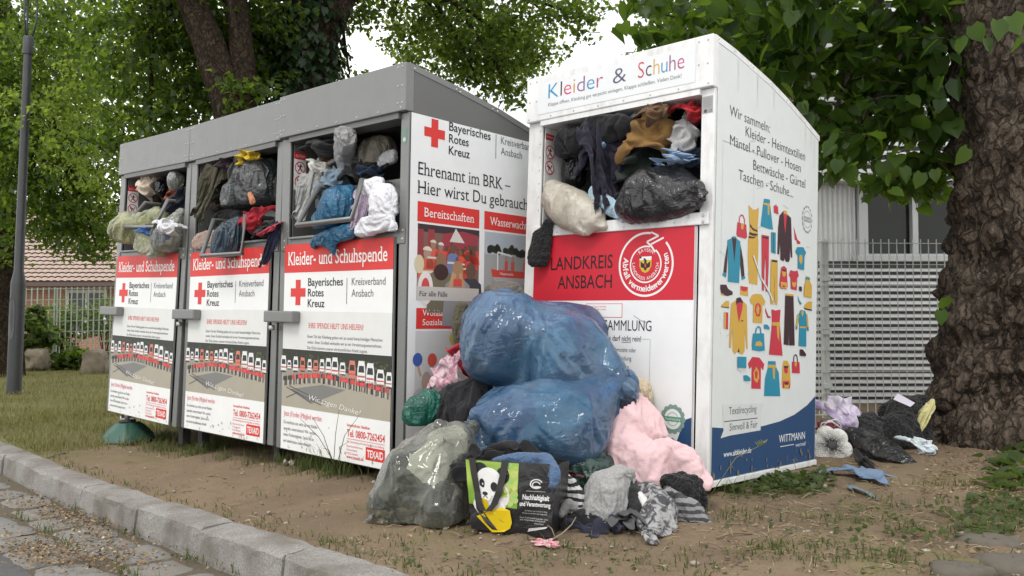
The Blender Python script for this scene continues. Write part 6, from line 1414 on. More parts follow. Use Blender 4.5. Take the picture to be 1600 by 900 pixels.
# ---------------------------------------------------------------- right: wire fence and corrugated hall
GALV = paint('fence_white', (.60, .62, .60), .45, .3)
def wire_fence(name, x0, x1, y0, y1, h, step, lab, col, posts, wires, wr, tip, base, double=True):
    """welded mesh between two ground points"""
    b = empty(name, (x0, y0, 0)); tag(b, lab, 'fence'); L_ = math.hypot(x1-x0, y1-y0); ux, uy = (x1-x0)/L_, (y1-y0)/L_
    zf = lambda u: base(u/L_)
    m = MB()
    for k in range(int(L_/step)+1):
        u = k*step; z0 = zf(u); r_ = wr; m.box(u*ux-r_, u*ux+r_, u*uy-r_, u*uy+r_, z0+.05, z0+h+tip, col)
    for j in range(wires):
        z = .06+(h-.06)*j/(wires-1)
        for o_ in ((-wr*2, wr*2) if double else (0,)):
            n = 6; pts = [(ux*L_*i/n - uy*o_, uy*L_*i/n + ux*o_, zf(L_*i/n)+z) for i in range(n+1)]; m.tube(pts, wr*1.15, col, 4, sq=True)
    m.build('mesh_panel', b)
    for u in posts:
        m = MB(); z0 = zf(u); m.box(u*ux-.03, u*ux+.03, u*uy+.02, u*uy+.07, z0-.2, z0+h+.02, col, .004)
        for q in (.2, .5, .8): m.box(u*ux-.034, u*ux+.034, u*uy-.012, u*uy+.022, z0+h*q-.02, z0+h*q+.02, col)
        m.build('post', b)
wire_fence('wire_fence', P(1215, 500, 6.9)[0], 9.5, 6.9, 7.3, 1.50, .069, 'white welded wire mesh fence behind the big tree at right', GALV, (.42, 2.93, 5.4), 9, .0032, .035, lambda a: float(gz(3, 6.9))-.02)

def corrugated_hall():
    by = 8.3; b = empty('industrial_hall', (2.5, by, 0)); tag(b, 'grey corrugated metal hall with dark window behind the wire fence', 'building')
    t = NT('corrugated'); f = t.noise(2, 4); metal_l = t.fin(t.mix(f, (.68, .69, .69), (.76, .77, .77)), t.math('ADD', t.math('MULTIPLY', t.noise(8), .12), .35), None, .2)
    def wavy(u0, u1, z0, z1, y, horiz, pitch, amp, mat):
        V = []; F_ = []; n = int(((z1-z0) if horiz else (u1-u0))/pitch*8)
        for i in range(n+1):
            q = i/n; d = amp*math.cos(q*((z1-z0) if horiz else (u1-u0))/pitch*2*math.pi)
            if horiz: z = z0+(z1-z0)*q; V += [(u0, y-d, z), (u1, y-d, z)]
            else: u = u0+(u1-u0)*q; V += [(u, y-d, z0), (u, y-d, z1)]
        m = MB(); m.add(V, [(2*i, 2*i+1, 2*i+3, 2*i+2) if horiz else (2*i, 2*i+2, 2*i+3, 2*i+1) for i in range(n)], mat, True); return m
    def louvre(u0, u1, z0, z1, y, pitch, dep):
        m = MB()
        for i in range(int((z1-z0)/pitch)):
            z = z0 + i*pitch; m.add([(u, y+dy, z+f*pitch) for dy, f in ((.012, .0), (0, .08), (0, .46), (dep, .60)) for u in (u0, u1)], [(0, 1, 3, 2), (2, 3, 5, 4), (4, 5, 7, 6)], metal_l, False)
        return m
    z_sill, z_head = .85+(502-404)*by/FPX, .85+(502-284)*by/FPX
    xw0, xw1 = (1352-800)*by/FPX-2.5, 5.2; x_l = (1262-800)*by/FPX-2.5
    louvre(x_l, 8, -.3, z_sill-.03, -.01, .066, .03).build('lower_cladding', b)
    wavy(x_l, xw0-.06, z_sill-.02, z_head+.02, .03, False, .05, .012, metal_l).build('window_band', b); wavy(2.95, 8, z_sill-.02, z_head+.02, .03, False, .05, .012, metal_l).build('window_band', b)
    louvre(x_l, 8, z_head+.06, 5.4, -.2, .09, .04).build('upper_cladding', b)
    m = MB(); m.box(x_l, 8, -.2, .02, z_head-.02, z_head+.058, paint('flashing', (.5, .51, .51), .4, .2, metal=.3), .006); m.build('flashing', b)
    m = MB(); m.box(x_l, 8, .08, 5, -.3, 5.38, paint('wall_grey', (.16, .165, .165), .7)); m.build('wall_core', b)
    fr = paint('window_frame', (.52, .54, .54), .4); m = MB(); w0, w1 = xw0, 2.9
    for a in ((w0-.06, w0+.03, z_sill, z_head), (w1-.05, w1+.06, z_sill, z_head), (w0+.032, w1-.052, z_sill, z_sill+.05), (w0+.032, w1-.052, z_head-.05, z_head-.022)): m.box(a[0], a[1], -.03, .07, a[2], a[3], fr)
    xm = (1431-800)*by/FPX-2.5; m.box(xm-.028, xm+.028, -.025, .06, z_sill+.052, z_head-.052, fr); m.box(xm+.95, xm+1.0, -.025, .06, z_sill+.052, z_head-.052, fr); m.box(w0-.1, w1+.1, -.09, -.032, z_sill-.03, z_sill+.03, fr, .004); wf = m.build('window', b)
    t = NT('window_glass'); gm = t.fin(t.mix(t.noise(1.2, 3), (.008, .011, .009), (.03, .034, .027)), .08, spec=.3); m = MB(); m.box(w0+.03, w1-.05, .045, .052, z_sill+.04, z_head-.04, gm); m.build('pane', wf)
corrugated_hall()

# ---------------------------------------------------------------- left: house, fence, stones
def brick_house():
    b = empty('house', (-22, 26, -.3)); tag(b, 'pinkish brick house with red tiled roof far behind the left trees', 'house')
    t = NT('brick'); br = t.n('TexBrick'); br.inputs['Scale'].default_value = 3.5; br.inputs['Color1'].default_value = (.40, .19, .13, 1); br.inputs['Color2'].default_value = (.33, .15, .105, 1); br.inputs['Mortar'].default_value = (.42, .36, .3, 1); br.inputs['Mortar Size'].default_value = .012
    mp = t.n('Mapping'); mp.inputs['Rotation'].default_value = (rad(90), 0, 0); t.l(t.tc.outputs['Object'], mp.inputs[0]); t.l(mp.outputs[0], br.inputs[0]); bm_ = t.fin(br.outputs['Color'], .9)
    m = MB(); m.box(0, 16, 0, 8, 0, 2.5, bm_); wl = m.build('wall', b)
    t = NT('roof_tile'); tm = t.fin(t.mix(t.noise(9, 4), (.30, .21, .17), (.48, .39, .33)), .85); m = MB(); rows, cols_ = 22, 80
    for r_ in range(rows):
        V = []; F_ = []
        for c_ in range(cols_*4+1):
            x = -.5+17*c_/(cols_*4); z = .035*abs(math.sin(c_*math.pi/4)); y0, y1 = -.6+4.7*r_/rows, -.6+4.7*(r_+1.12)/rows; zz0, zz1 = 2.35+3.1*r_/rows+.05, 2.35+3.1*(r_+1.12)/rows
            V += [(x, y0, zz0+z), (x, y1, zz1+z)]
        m.add(V, [(2*i, 2*i+2, 2*i+3, 2*i+1) for i in range(cols_*4)], tm)
    m.add([(-.5, 4.1, 5.45), (16.5, 4.1, 5.45), (16.5, 8.6, 2.4), (-.5, 8.6, 2.4)], [(0, 1, 2, 3)], tm)
    m.add([(0, .0, 2.5), (0, 4.05, 5.3), (0, 8, 2.5)], [(0, 1, 2)], bm_); m.add([(16, .0, 2.5), (16, 4.05, 5.3), (16, 8, 2.5)], [(0, 1, 2)], bm_); m.build('roof', b)
    m = MB(); m.box(-.5, 16.5, -.68, -.56, 2.24, 2.36, paint('gutter_paint', (.09, .07, .065), .5)); m.build('rain_gutter', b)
    fm = paint('house_window', (.6, .6, .58), .5); gm = paint('house_glass', (.03, .035, .04), .1, 0)
    for x in (4.6, 8.0, 10.5):
        m = MB()
        for a in ((x-.05, x+.05, .75, 2.15), (x+1.15, x+1.25, .75, 2.15), (x+.052, x+1.148, .75, .85), (x+.052, x+1.148, 2.05, 2.15), (x+.57, x+.63, .852, 2.048)): m.box(a[0], a[1], -.06, -.002, a[2], a[3], fm)
        wn = m.build('window', wl); m = MB(); m.box(x+.05, x+1.15, -.03, -.02, .85, 2.05, gm); m.build('pane', wn)
brick_house()
FG = paint('fence_green_white', (.42, .47, .38), .5, .2)
gl = lambda px: (px-800)*16.5/FPX
wire_fence('wire_fence', gl(-60), gl(420), 15.6, 17.6, 1.55, .10, 'pale green wire mesh fence at the far left behind the stone blocks', FG, (2.1, 4.4), 8, .009, .03, lambda a: -.12+.2*a, False)
def stone(px0, px1, py0, py1, d, lab, seed):
    cx = (px0+px1)/2; w_ = (px1-px0)*d/FPX; h_ = (py1-py0)*d/FPX; q = P(cx, py1, d); r = np.random.RandomState(seed)
    bm = bmesh.new(); bmesh.ops.create_cube(bm, size=1); bmesh.ops.subdivide_edges(bm, edges=bm.edges[:], cuts=7, use_grid_fill=True)
    for v in bm.verts:
        p_ = np.array(v.co); n4 = (abs(p_*2)**5).sum()**(1/5); p_ = p_/max(n4, .2)*.98*(1 if n4 > .1 else 1); zz = p_[2]+.5
        tap = 1-.22*zz**2; v.co = Vector((p_[0]*w_*tap, p_[1]*w_*.8*tap, zz*h_)) + Vector(tuple(.018*vnoise(p_[None]*.5+seed, seed+k, .28)[0] for k in range(3)))
    me = bpy.data.meshes.new('stone_block'); bm.to_mesh(me); bm.free(); me.polygons.foreach_set('use_smooth', [True]*len(me.polygons))
    if 'st' not in MATS:
        t = NT('sandstone'); MATS['st'] = t.fin(t.mix(t.ramp(t.noise(4, 6, .65), [(.35, (0, 0, 0)), (.7, (1, 1, 1))]), (.30, .25, .19), (.12, .105, .075)), .95, t.bump(t.noise(18, 5), .02, .7))
    me.materials.append(MATS['st']); o = bpy.data.objects.new('stone_block', me); COL.objects.link(o); o.location = (q[0], q[1], q[2]-.04); tag(o, lab, 'stone')
stone(38, 76, 541, 575, 15.5, 'low weathered stone block on the grass next to the lamp post', 1); stone(130, 167, 543, 586, 14.8, 'taller rounded stone block near the left grey bin', 2)
for i, (px, py, a, b_, lab) in enumerate(((1548, 848, .12, .07, 'flat grey paving stone sunk in the dirt at the lower right, upper one'), (1590, 884, .13, .08, 'flat grey paving stone at the lower right corner, nearest the edge'), (1500, 893, .10, .06, 'flat grey paving stone at the bottom edge of the photo'))):
    g0 = G(px, py); r = np.random.RandomState(i); V = [(0, 0, .022)]; n = 18
    for ring_, (k, z) in enumerate(((.5, .022), (.9, .018), (1, .004), (1.02, -.05))):
        for j in range(n): an = 2*math.pi*j/n; q = 1+.1*math.sin(an*3+i)+.06*math.sin(an*5+2*i); V.append((a*k*q*math.cos(an), b_*k*q*math.sin(an)*1.3, z+r.normal(0, .0015)))
    F_ = [(0, 1+j, 1+(j+1) % n) for j in range(n)] + [(1+k*n+j, 1+(k+1)*n+j, 1+(k+1)*n+(j+1) % n, 1+k*n+(j+1) % n) for k in range(3) for j in range(n)]
    m = MB(); m.add(V, F_, paint('sunken_stone', (.115, .10, .08), .95, .8, (.06, .05, .035)), True); o = m.build('paving_stone'); o.location = g0; tag(o, lab, 'paving stone')

# ---------------------------------------------------------------- trees
def bark_mat(name, c1, c2, c3, sc=1., deep=.03):
    t = NT(name); v = t.noise(17*sc, 6, .68, .8, sc3=(1, 1, .38)); rid = t.math('ABSOLUTE', t.math('SUBTRACT', v, .5)); big = t.noise(3.2*sc, 5, .65)
    fine = t.noise(70*sc, 4, .75, sc3=(1, 1, .6)); lump = t.noise(11*sc, 6, .72, .5)
    vo = t.n('TexVoronoi'); vo.feature = 'DISTANCE_TO_EDGE'; vo.inputs['Scale'].default_value = 15*sc; mp = t.n('Mapping'); mp.inputs['Scale'].default_value = (1, 1, .36)
    wn = t.n('TexNoise'); wn.inputs['Scale'].default_value = 7*sc; wn.inputs['Detail'].default_value = 4; t.l(t.tc.outputs['Object'], wn.inputs['Vector'])
    wa = t.n('VectorMath'); wa.operation = 'MULTIPLY_ADD'; t.l(wn.outputs['Color'], wa.inputs[0]); wa.inputs[1].default_value = (.22, .22, .3); t.l(t.tc.outputs['Object'], wa.inputs[2]); t.l(wa.outputs[0], mp.inputs[0]); t.l(mp.outputs[0], vo.inputs['Vector'])
    cr = t.ramp(vo.outputs['Distance'], [(.0, (0, 0, 0)), (.16, (1, 1, 1))])
    col = t.mix(t.ramp(rid, [(.0, (.25, .25, .25)), (.12, (1, 1, 1))]), c1, c2); col = t.mix(cr, mul(c1, .8), col); col = t.mix(t.math('MULTIPLY', fine, .5), col, mul(c1, 1.8)); col = t.mix(t.ramp(big, [(.5, (0, 0, 0)), (.7, (.3, .3, .3))]), col, c3)
    return t.fin(col, .95, t.bump(fine, .012, .9, t.bump(lump, deep*.9, .9, t.bump(rid, deep*.9, .9, t.bump(cr, deep*.8, 1.)))), spec=.12)
BARK = bark_mat('linden_bark', (.038, .029, .023), (.215, .168, .13), (.29, .24, .195)); BARKD = bark_mat('dark_bark', (.022, .016, .011), (.09, .066, .046), (.12, .095, .07), 1.3, .02)
def trunk_mesh(m, pts, rs, mat, seg=28, rings=None, rough=.03, seed=0, burl=0.):
    pts = [A(p, float) for p in pts]; L_ = [0]
    for a, b_ in zip(pts[:-1], pts[1:]): L_.append(L_[-1]+np.linalg.norm(b_-a))
    rings = rings or max(8, int(L_[-1]/.12)); s_ = np.linspace(0, L_[-1], rings); Pc = np.stack([np.interp(s_, L_, [p[c_] for p in pts]) for c_ in range(3)], 1)
    for _ in range(3): Pc[1:-1] = (Pc[:-2]+2*Pc[1:-1]+Pc[2:])/4
    R_ = np.interp(s_, L_, rs); T = np.gradient(Pc, axis=0); T /= np.linalg.norm(T, axis=1)[:, None]
    U = np.cross(T, A([.13, 1, .2])); U /= np.linalg.norm(U, axis=1)[:, None]; W_ = np.cross(T, U); an = np.linspace(0, 2*math.pi, seg, endpoint=False)
    N_ = U[:, None]*np.cos(an)[None, :, None] + W_[:, None]*np.sin(an)[None, :, None]; V = Pc[:, None] + N_*R_[:, None, None]; flat = V.reshape(-1, 3)
    q = flat.copy(); q[:, 2] *= .35
    d = rough*(vnoise(q, seed+1, .5)*.5 + np.abs(vnoise(q, seed+2, .16))*.55)
    if burl: d = d + burl*(np.clip(vnoise(flat*A([1, 1, 1.2]), seed+3, .5), -.4, 2)*.6 + np.clip(vnoise(flat, seed+4, .2)-.2, 0, 2)*.35 + np.abs(vnoise(flat*A([1, 1, .3]), seed+6, .07))*.22 + vnoise(flat, seed+8, .035)*.06) - .03*np.exp(-(vnoise(flat*A([1, 1, .25]), seed+9, .13)/.22)**2) - .016*np.exp(-(vnoise(flat*A([1, 1, .4]), seed+10, .06)/.25)**2)
    fl = flat + N_.reshape(-1, 3)*(d*np.repeat(R_, seg)/R_.max())[:, None]; F_ = []
    for i in range(rings-1):
        for k in range(seg): F_.append((i*seg+k, i*seg+(k+1) % seg, (i+1)*seg+(k+1) % seg, (i+1)*seg+k))
    m.add(fl, F_, mat, True); m.add([], [], mat)
def leaf_mat(name, c1, c2, tr1, tr2, gloss=.35, translucency=.5):
    t = NT(name); g = t.n('NewGeometry'); rnd = g.outputs['Random Per Island']; col = t.mix(rnd, c1, c2); trc = t.mix(rnd, tr1, tr2)
    col = t.mix(t.math('MULTIPLY', t.noise(1.2, 2), .5), col, mul(c1, .7)); t.fin(col, gloss, None, spec=.35)
    tr = t.n('BsdfTranslucent'); t.l(trc, tr.inputs['Color']); ms = t.n('MixShader'); ms.inputs[0].default_value = translucency
    t.l(t.b.outputs[0], ms.inputs[1]); t.l(tr.outputs[0], ms.inputs[2]); t.l(ms.outputs[0], t.o.inputs['Surface']); return t.m
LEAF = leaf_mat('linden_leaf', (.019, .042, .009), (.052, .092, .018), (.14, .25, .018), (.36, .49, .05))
LEAFL = leaf_mat('linden_leaf_sunlit', (.05, .092, .016), (.10, .15, .03), (.26, .40, .04), (.44, .55, .09), .35, .58)  # sunlit look of the rear leaves, put into a lighter leaf colour
NEAR_V = A([(0, 0, 0), (0, .5, .0), (0, 1.04, -.07), (-.26, -.10, .05), (-.47, .22, .12), (-.38, .58, .08), (-.14, .86, .0), (.26, -.10, .05), (.47, .22, .12), (.38, .58, .08), (.14, .86, .0)])
NEAR_F = A([(0, 4, 3), (0, 1, 4), (1, 5, 4), (1, 6, 5), (1, 2, 6), (0, 7, 8), (0, 8, 1), (1, 8, 9), (1, 9, 10), (1, 10, 2)])
FAR_V = A([(0, 0, 0), (-.42, .35, .1), (0, 1, -.05), (.42, .35, .1)]); FAR_F = A([(0, 2, 1), (0, 3, 2)])
def leaves(name, Pn, ax, up, size, mat, parent, near, stem=0):
    """Pn leaf bases, ax direction of the midrib, up rough normal"""
    n = len(Pn); ax = ax/np.linalg.norm(ax, axis=1)[:, None]; x = np.cross(ax, up); x /= np.linalg.norm(x, axis=1)[:, None]+1e-9; z = np.cross(x, ax)
    T, Fq = (NEAR_V, NEAR_F) if near else (FAR_V, FAR_F); r = np.random.RandomState(n); cv = r.uniform(.4, 1.9, n)[:, None]
    V = Pn[:, None] + size[:, None, None]*(x[:, None]*T[None, :, 0, None] + ax[:, None]*T[None, :, 1, None] + z[:, None]*(T[None, :, 2]*cv)[:, :, None])
    Fa = (Fq[None]+(np.arange(n)*len(T))[:, None, None]).reshape(-1, 3); return np_mesh(name, V.reshape(-1, 3), Fa, mat, parent, smooth=near)
def crown_pts(ells, n, seed, spray=16, sr=.26, droop=.5):
    r = np.random.RandomState(seed); vol = A([q[3]*q[4]*(q[6] if len(q) > 6 else 1.) for q in ells], float); out = []; ax = []; up = []; ct = []
    cnt = np.maximum(1, (vol/vol.sum()*n/spray)).astype(int)
    for q, k in zip(ells, cnt):
        px, py, d, rx, ry, rd = q[:6]; c0 = P(px, py, d); s_ = d/FPX
        g = r.normal(size=(k, 3)); g /= np.linalg.norm(g, axis=1)[:, None]; g *= (r.uniform(0, 1, k)**.45)[:, None]
        cs = c0 + (CR*(g[:, :1]*rx*s_) + CF*(g[:, 1:2]*rd) + CU*(g[:, 2:]*ry*s_))
        for c1 in cs:
            dirr = r.normal(size=3); dirr[2] = -abs(dirr[2])*droop; dirr /= np.linalg.norm(dirr); t_ = r.uniform(-1, 1, spray)
            lat = r.normal(0, .33, (spray, 3)); lat[:, 2] *= .4
            out.append(c1 + sr*(dirr*t_[:, None] + lat)); a = dirr*.7 + r.normal(0, .55, (spray, 3)); a[:, 2] -= .45; ax.append(a)
            u = r.normal(0, .5, (spray, 3)); u[:, 2] += 1; up.append(u); ct.append((c1-dirr*sr, c1+dirr*sr))
    return np.concatenate(out), np.concatenate(ax), np.concatenate(up), ct
def twigs(m, ct, mat, frac, r0, seed):
    r = random.Random(seed)
    for a, b_ in ct:
        if r.random() < frac: m.tube([a - A([0, 0, .0]), (a+b_)/2+A([0, 0, .03]), b_], [r0, r0*.7, r0*.35], mat, 4, cap=False)
def limb(m, a, b_, r0, r1, mat, seed, sag=.2):
    r = np.random.RandomState(seed); a = A(a, float); b_ = A(b_, float); L_ = np.linalg.norm(b_-a)
    pts = [a + (b_-a)*t_ + A([r.normal(0, .06), r.normal(0, .06), r.normal(0, .04)])*L_*.5*math.sin(math.pi*t_) + A([0, 0, sag*L_*.3*math.sin(math.pi*t_)]) for t_ in np.linspace(0, 1, 6)]
    trunk_mesh(m, pts, list(np.linspace(r0, r1, 6)), mat, 8, 10, .02, seed)
def tree(label, trunk, ells, n, size, seed, near=False, mat=LEAF, bark=BARKD, sr=.26, spray=16, tw=.25, extra=None, group=None, light=None):
    base = A(trunk[0][0][0], float); b = empty('linden_tree', base); tag(b, label, 'tree', group)
    m = MB()
    for kw in trunk: trunk_mesh(m, [A(p)-base for p in kw[0]], kw[1], bark, **kw[2])
    m.build('trunk', b)
    Pn, ax, up, ct = crown_pts(ells, n, seed, spray, sr); r = np.random.RandomState(seed); sz = size*r.uniform(.6, 1.25, len(Pn))
    leaves('crown', Pn-base, ax, up, sz, mat, b, near)
    if light:
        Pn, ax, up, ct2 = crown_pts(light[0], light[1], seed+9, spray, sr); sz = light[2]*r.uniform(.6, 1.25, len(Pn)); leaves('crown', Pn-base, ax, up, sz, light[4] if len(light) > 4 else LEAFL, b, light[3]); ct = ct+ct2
    tips = [q for q in ells][:9]
    for i, q in enumerate(tips):
        s0 = trunk[0][0]; a = A(s0[-1 - (i % 3 == 0)]); m = MB(); limb(m, a-base, P(*q[:3])-base, .05, .014, bark, seed+i); m.build('branch', b)
    m = MB(); twigs(m, [(a-base, b_-base) for a, b_ in ct], bark, tw, .006, seed); tag(m.build('twigs', b), kind='stuff')
    return b
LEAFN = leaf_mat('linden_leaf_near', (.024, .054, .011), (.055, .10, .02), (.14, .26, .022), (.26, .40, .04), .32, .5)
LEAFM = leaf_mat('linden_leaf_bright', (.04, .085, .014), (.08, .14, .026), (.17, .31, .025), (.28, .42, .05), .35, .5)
# the big linden at the right
tb = G(1590, 720); tx = lambda px, py, d=5.75: P(px, py, d)
g0 = P(1596, 745, 5.75); g0[2] = float(gz(g0[0], g0[1]))-.15
trunk_r = [([g0, tx(1592, 690), tx(1590, 640), tx(1592, 560), tx(1600, 430), tx(1606, 300), tx(1600, 180), tx(1592, 60), tx(1580, -140), tx(1560, -400)], [.66, .58, .53, .49, .465, .45, .41, .41, .43, .42], dict(seg=150, rings=260, rough=.05, seed=11, burl=.11))]
for k, (dx, dy) in enumerate(((-.55, -.35), (-.2, -.6), (.5, -.5), (-.7, .1))):
    q = tx(1592, 640) + A([dx*.35, dy*.35, -.0]); q2 = g0 + A([dx*1.05, dy*1.05, .06]); trunk_r.append(([q, (q+q2)/2+A([dx*.18, dy*.18, -.06]), q2], [.24, .19, .07], dict(seg=40, rings=26, rough=.06, seed=20+k, burl=.05)))
right_tree = tree('old linden tree with thick burled trunk at the right edge', trunk_r,
    [(1250, 40, 6.3, 250, 90, 1.0), (1390, 150, 6.2, 110, 110, .7), (1190, 95, 6.3, 120, 70, .8, 1.2), (1330, 235, 6.0, 60, 55, .5, 1.2), (1440, 240, 6.3, 60, 60, .5), (1300, 190, 6.2, 90, 60, .6), (1200, -150, 6.2, 420, 150, 2.0, .8), (1500, -250, 5.5, 300, 200, 2., .5), (1420, 60, 6.2, 100, 90, .7, 1.3)],
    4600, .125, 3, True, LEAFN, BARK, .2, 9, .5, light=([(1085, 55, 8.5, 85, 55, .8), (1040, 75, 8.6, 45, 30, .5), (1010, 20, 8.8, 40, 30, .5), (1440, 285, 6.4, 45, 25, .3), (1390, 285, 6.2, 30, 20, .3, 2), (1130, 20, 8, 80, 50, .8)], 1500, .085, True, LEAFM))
# single lit leaves hanging low in front of hall and trunk
hang = [(1330, 262, 5.6), (1345, 285, 5.5), (1385, 275, 5.5), (1392, 296, 5.5), (1270, 240, 5.7), (1440, 270, 5.4), (1462, 265, 5.5), (1310, 250, 5.6), (1300, 225, 5.7), (1410, 262, 5.5), (1520, 40, 4.9), (1558, 32, 4.8), (1580, 25, 4.8), (1500, 60, 4.9), (1470, 485, 5.6), (1476, 465, 5.6), (1512, 232, 5.0), (1590, 60, 4.8), (1540, 60, 4.85)]
Pn = A([P(*q) for q in hang]) - A(right_tree.location); r = np.random.RandomState(8); ax = r.normal(0, .35, (len(Pn), 3)); ax[:, 2] -= 1; up = r.normal(0, .4, (len(Pn), 3)); up[:, 1] -= 1
leaves('crown', Pn, ax, up, r.uniform(.09, .135, len(Pn)), LEAFM, right_tree, True)
# middle: forked linden right behind the bins
t2 = P(372, 560, 9.); t2[2] = -.15
tree('forked linden tree behind the left and middle grey bins', [([t2, P(374, 330, 9), P(372, 200, 9), P(345, 120, 9), P(310, 30, 9), P(275, -80, 9), P(230, -260, 9)], [.30, .22, .19, .175, .165, .15, .12], dict(seg=40, rough=.03, seed=31)), ([P(373, 215, 9), P(382, 130, 9.05), P(372, 40, 9.1), P(362, -60, 9.2), P(370, -260, 9.3)], [.16, .13, .115, .11, .09], dict(seg=32, rough=.03, seed=32))],
    [(265, 90, 9.8, 150, 110, .8), (330, 120, 9.6, 90, 80, .5, .9), (235, 215, 9.6, 110, 60, .7), (300, 20, 9.6, 180, 70, .9), (130, 60, 12.2, 120, 90, .9), (290, -150, 9, 250, 130, 1.5, .7), (410, 70, 9.7, 70, 90, .4), (390, 150, 8.8, 45, 40, .3, .5)],
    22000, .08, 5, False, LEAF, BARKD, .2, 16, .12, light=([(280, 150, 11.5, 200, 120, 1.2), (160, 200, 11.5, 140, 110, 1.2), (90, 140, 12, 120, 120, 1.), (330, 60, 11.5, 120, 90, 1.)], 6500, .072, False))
# left: tree by the lamp with drooping branches
t1 = P(-8, 570, 14.); t1[2] = -.25
tree('linden tree at the far left behind the street lamp, branches drooping to the fence', [([t1, P(-6, 480, 14), P(-4, 380, 14), P(-10, 250, 14), P(0, 100, 14), P(-20, -100, 14)], [.46, .34, .29, .26, .22, .15], dict(seg=36, rough=.03, seed=41))],
    [(40, 110, 13.4, 160, 120, 1.4), (110, 250, 13.2, 120, 90, 1.1), (60, 320, 13.2, 90, 55, .9, .9), (140, 345, 13., 55, 45, .6, .9), (150, 385, 13., 34, 26, .5, 1.2), (105, 345, 13.2, 50, 40, .6, 1.0), (40, 220, 13.6, 100, 100, 1.), (-60, -60, 13.5, 260, 160, 2, .6), (90, 375, 13.2, 40, 20, .5, .6), (15, 380, 13.6, 40, 40, .5, .5)],
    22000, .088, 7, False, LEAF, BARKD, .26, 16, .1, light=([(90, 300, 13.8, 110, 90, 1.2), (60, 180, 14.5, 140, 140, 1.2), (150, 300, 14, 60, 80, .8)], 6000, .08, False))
# ivy-clad linden over the right grey bin
t3 = P(478, 540, 10.); t3[2] = -.1
lt = tree('dark ivy covered linden tree behind the right grey bin', [([t3, P(476, 330, 10), P(472, 180, 10), P(478, 60, 10), P(485, -60, 10), P(500, -260, 10)], [.42, .36, .33, .30, .27, .2], dict(seg=40, rough=.03, seed=51)), ([P(478, 120, 10), P(520, 40, 10.), P(560, -60, 10), P(620, -200, 10)], [.18, .13, .11, .08], dict(seg=20, rough=.03, seed=52))],
    [(560, 5, 10.6, 70, 40, .6, .6), (545, 110, 10.6, 22, 40, .4, .4), (690, 40, 11, 110, 70, .8, .75), (790, 60, 11, 70, 90, .7, .75), (740, 110, 11, 60, 50, .5, .7), (850, 20, 11, 90, 36, .7, .6), (905, 25, 11, 38, 45, .4, .55), (800, 140, 11, 30, 26, .3, .6), (640, -120, 10.5, 300, 120, 1.6, .7), (425, 60, 10.5, 60, 80, .5, .9), (860, 80, 11, 26, 24, .3, .5)],
    15000, .08, 9, False, LEAF, BARKD, .2, 14, .25, light=([(720, 60, 12.5, 130, 80, .9, 1), (820, 90, 12.5, 60, 60, .5), (590, 10, 12.5, 50, 40, .5, .3), (430, 100, 12.5, 90, 110, .8, .7)], 7000, .072, False))
r = np.random.RandomState(77); n = 2600; an = r.uniform(0, 6.28, n); zz = r.uniform(1.6, 5.2, n); rr = .34 + np.abs(r.normal(0, .1, n)); q0_ = P(476, 100, 10)
Pn = np.stack([q0_[0]+rr*np.cos(an), q0_[1]+rr*np.sin(an), zz], 1) - A(lt.location); ax = np.stack([np.cos(an)*.5, np.sin(an)*.5, -np.ones(n)], 1)+r.normal(0, .3, (n, 3)); up = np.stack([np.cos(an), np.sin(an), .4+0*an], 1)
leaves('ivy', Pn, ax, up, r.uniform(.06, .12, n), leaf_mat('ivy_leaf', (.012, .03, .010), (.026, .052, .016), (.03, .06, .01), (.05, .08, .02), .3, .25), lt, True)

# ---------------------------------------------------------------- low plants, grass, litter
def bush(name, label, ells, n, size, seed, mat, near=False):
    c0 = P(*ells[0][:3]); c0[2] = float(gz(c0[0], c0[1])); b = empty(name, c0); tag(b, label, 'shrub'); Pn, ax, up, ct = crown_pts(ells, n, seed, 10, .16); r = np.random.RandomState(seed)
    leaves('foliage', Pn-c0, ax+A([0, 0, .5]), up, size*r.uniform(.6, 1.2, len(Pn)), mat, b, near); m = MB()
    for a, b_ in ct[::6]: m.tube([A([0, 0, -.02]), (a-c0)*.5+A([0, 0, .05]), a-c0], [.012, .008, .004], BARKD, 5)
    m.build('stem', b)
SHR = leaf_mat('shrub_leaf', (.05, .09, .02), (.11, .16, .045), (.16, .26, .04), (.3, .38, .1))
bush('shrub', 'bright leafy shrub beside the lamp post and the left stone block', [(48, 505, 15.6, 22, 32, .4), (42, 545, 15.6, 14, 22, .3), (66, 530, 15.8, 16, 24, .3)], 620, .13, 1, SHR, True)
bush('shrub', 'light green shrub behind the pale mesh fence, left part', [(100, 505, 19, 40, 32, .7), (80, 540, 19, 40, 26, .6)], 1500, .11, 2, SHR)
bush('shrub', 'light green shrub behind the pale mesh fence, near the grey bin', [(165, 500, 19.5, 45, 34, .7), (210, 520, 19.5, 50, 40, .7)], 1500, .11, 3, SHR)
bush('shrub', 'dark low shrub between the two stone blocks', [(112, 560, 15.9, 22, 18, .3), (90, 572, 15.9, 14, 10, .2)], 420, .11, 4, LEAF, True)
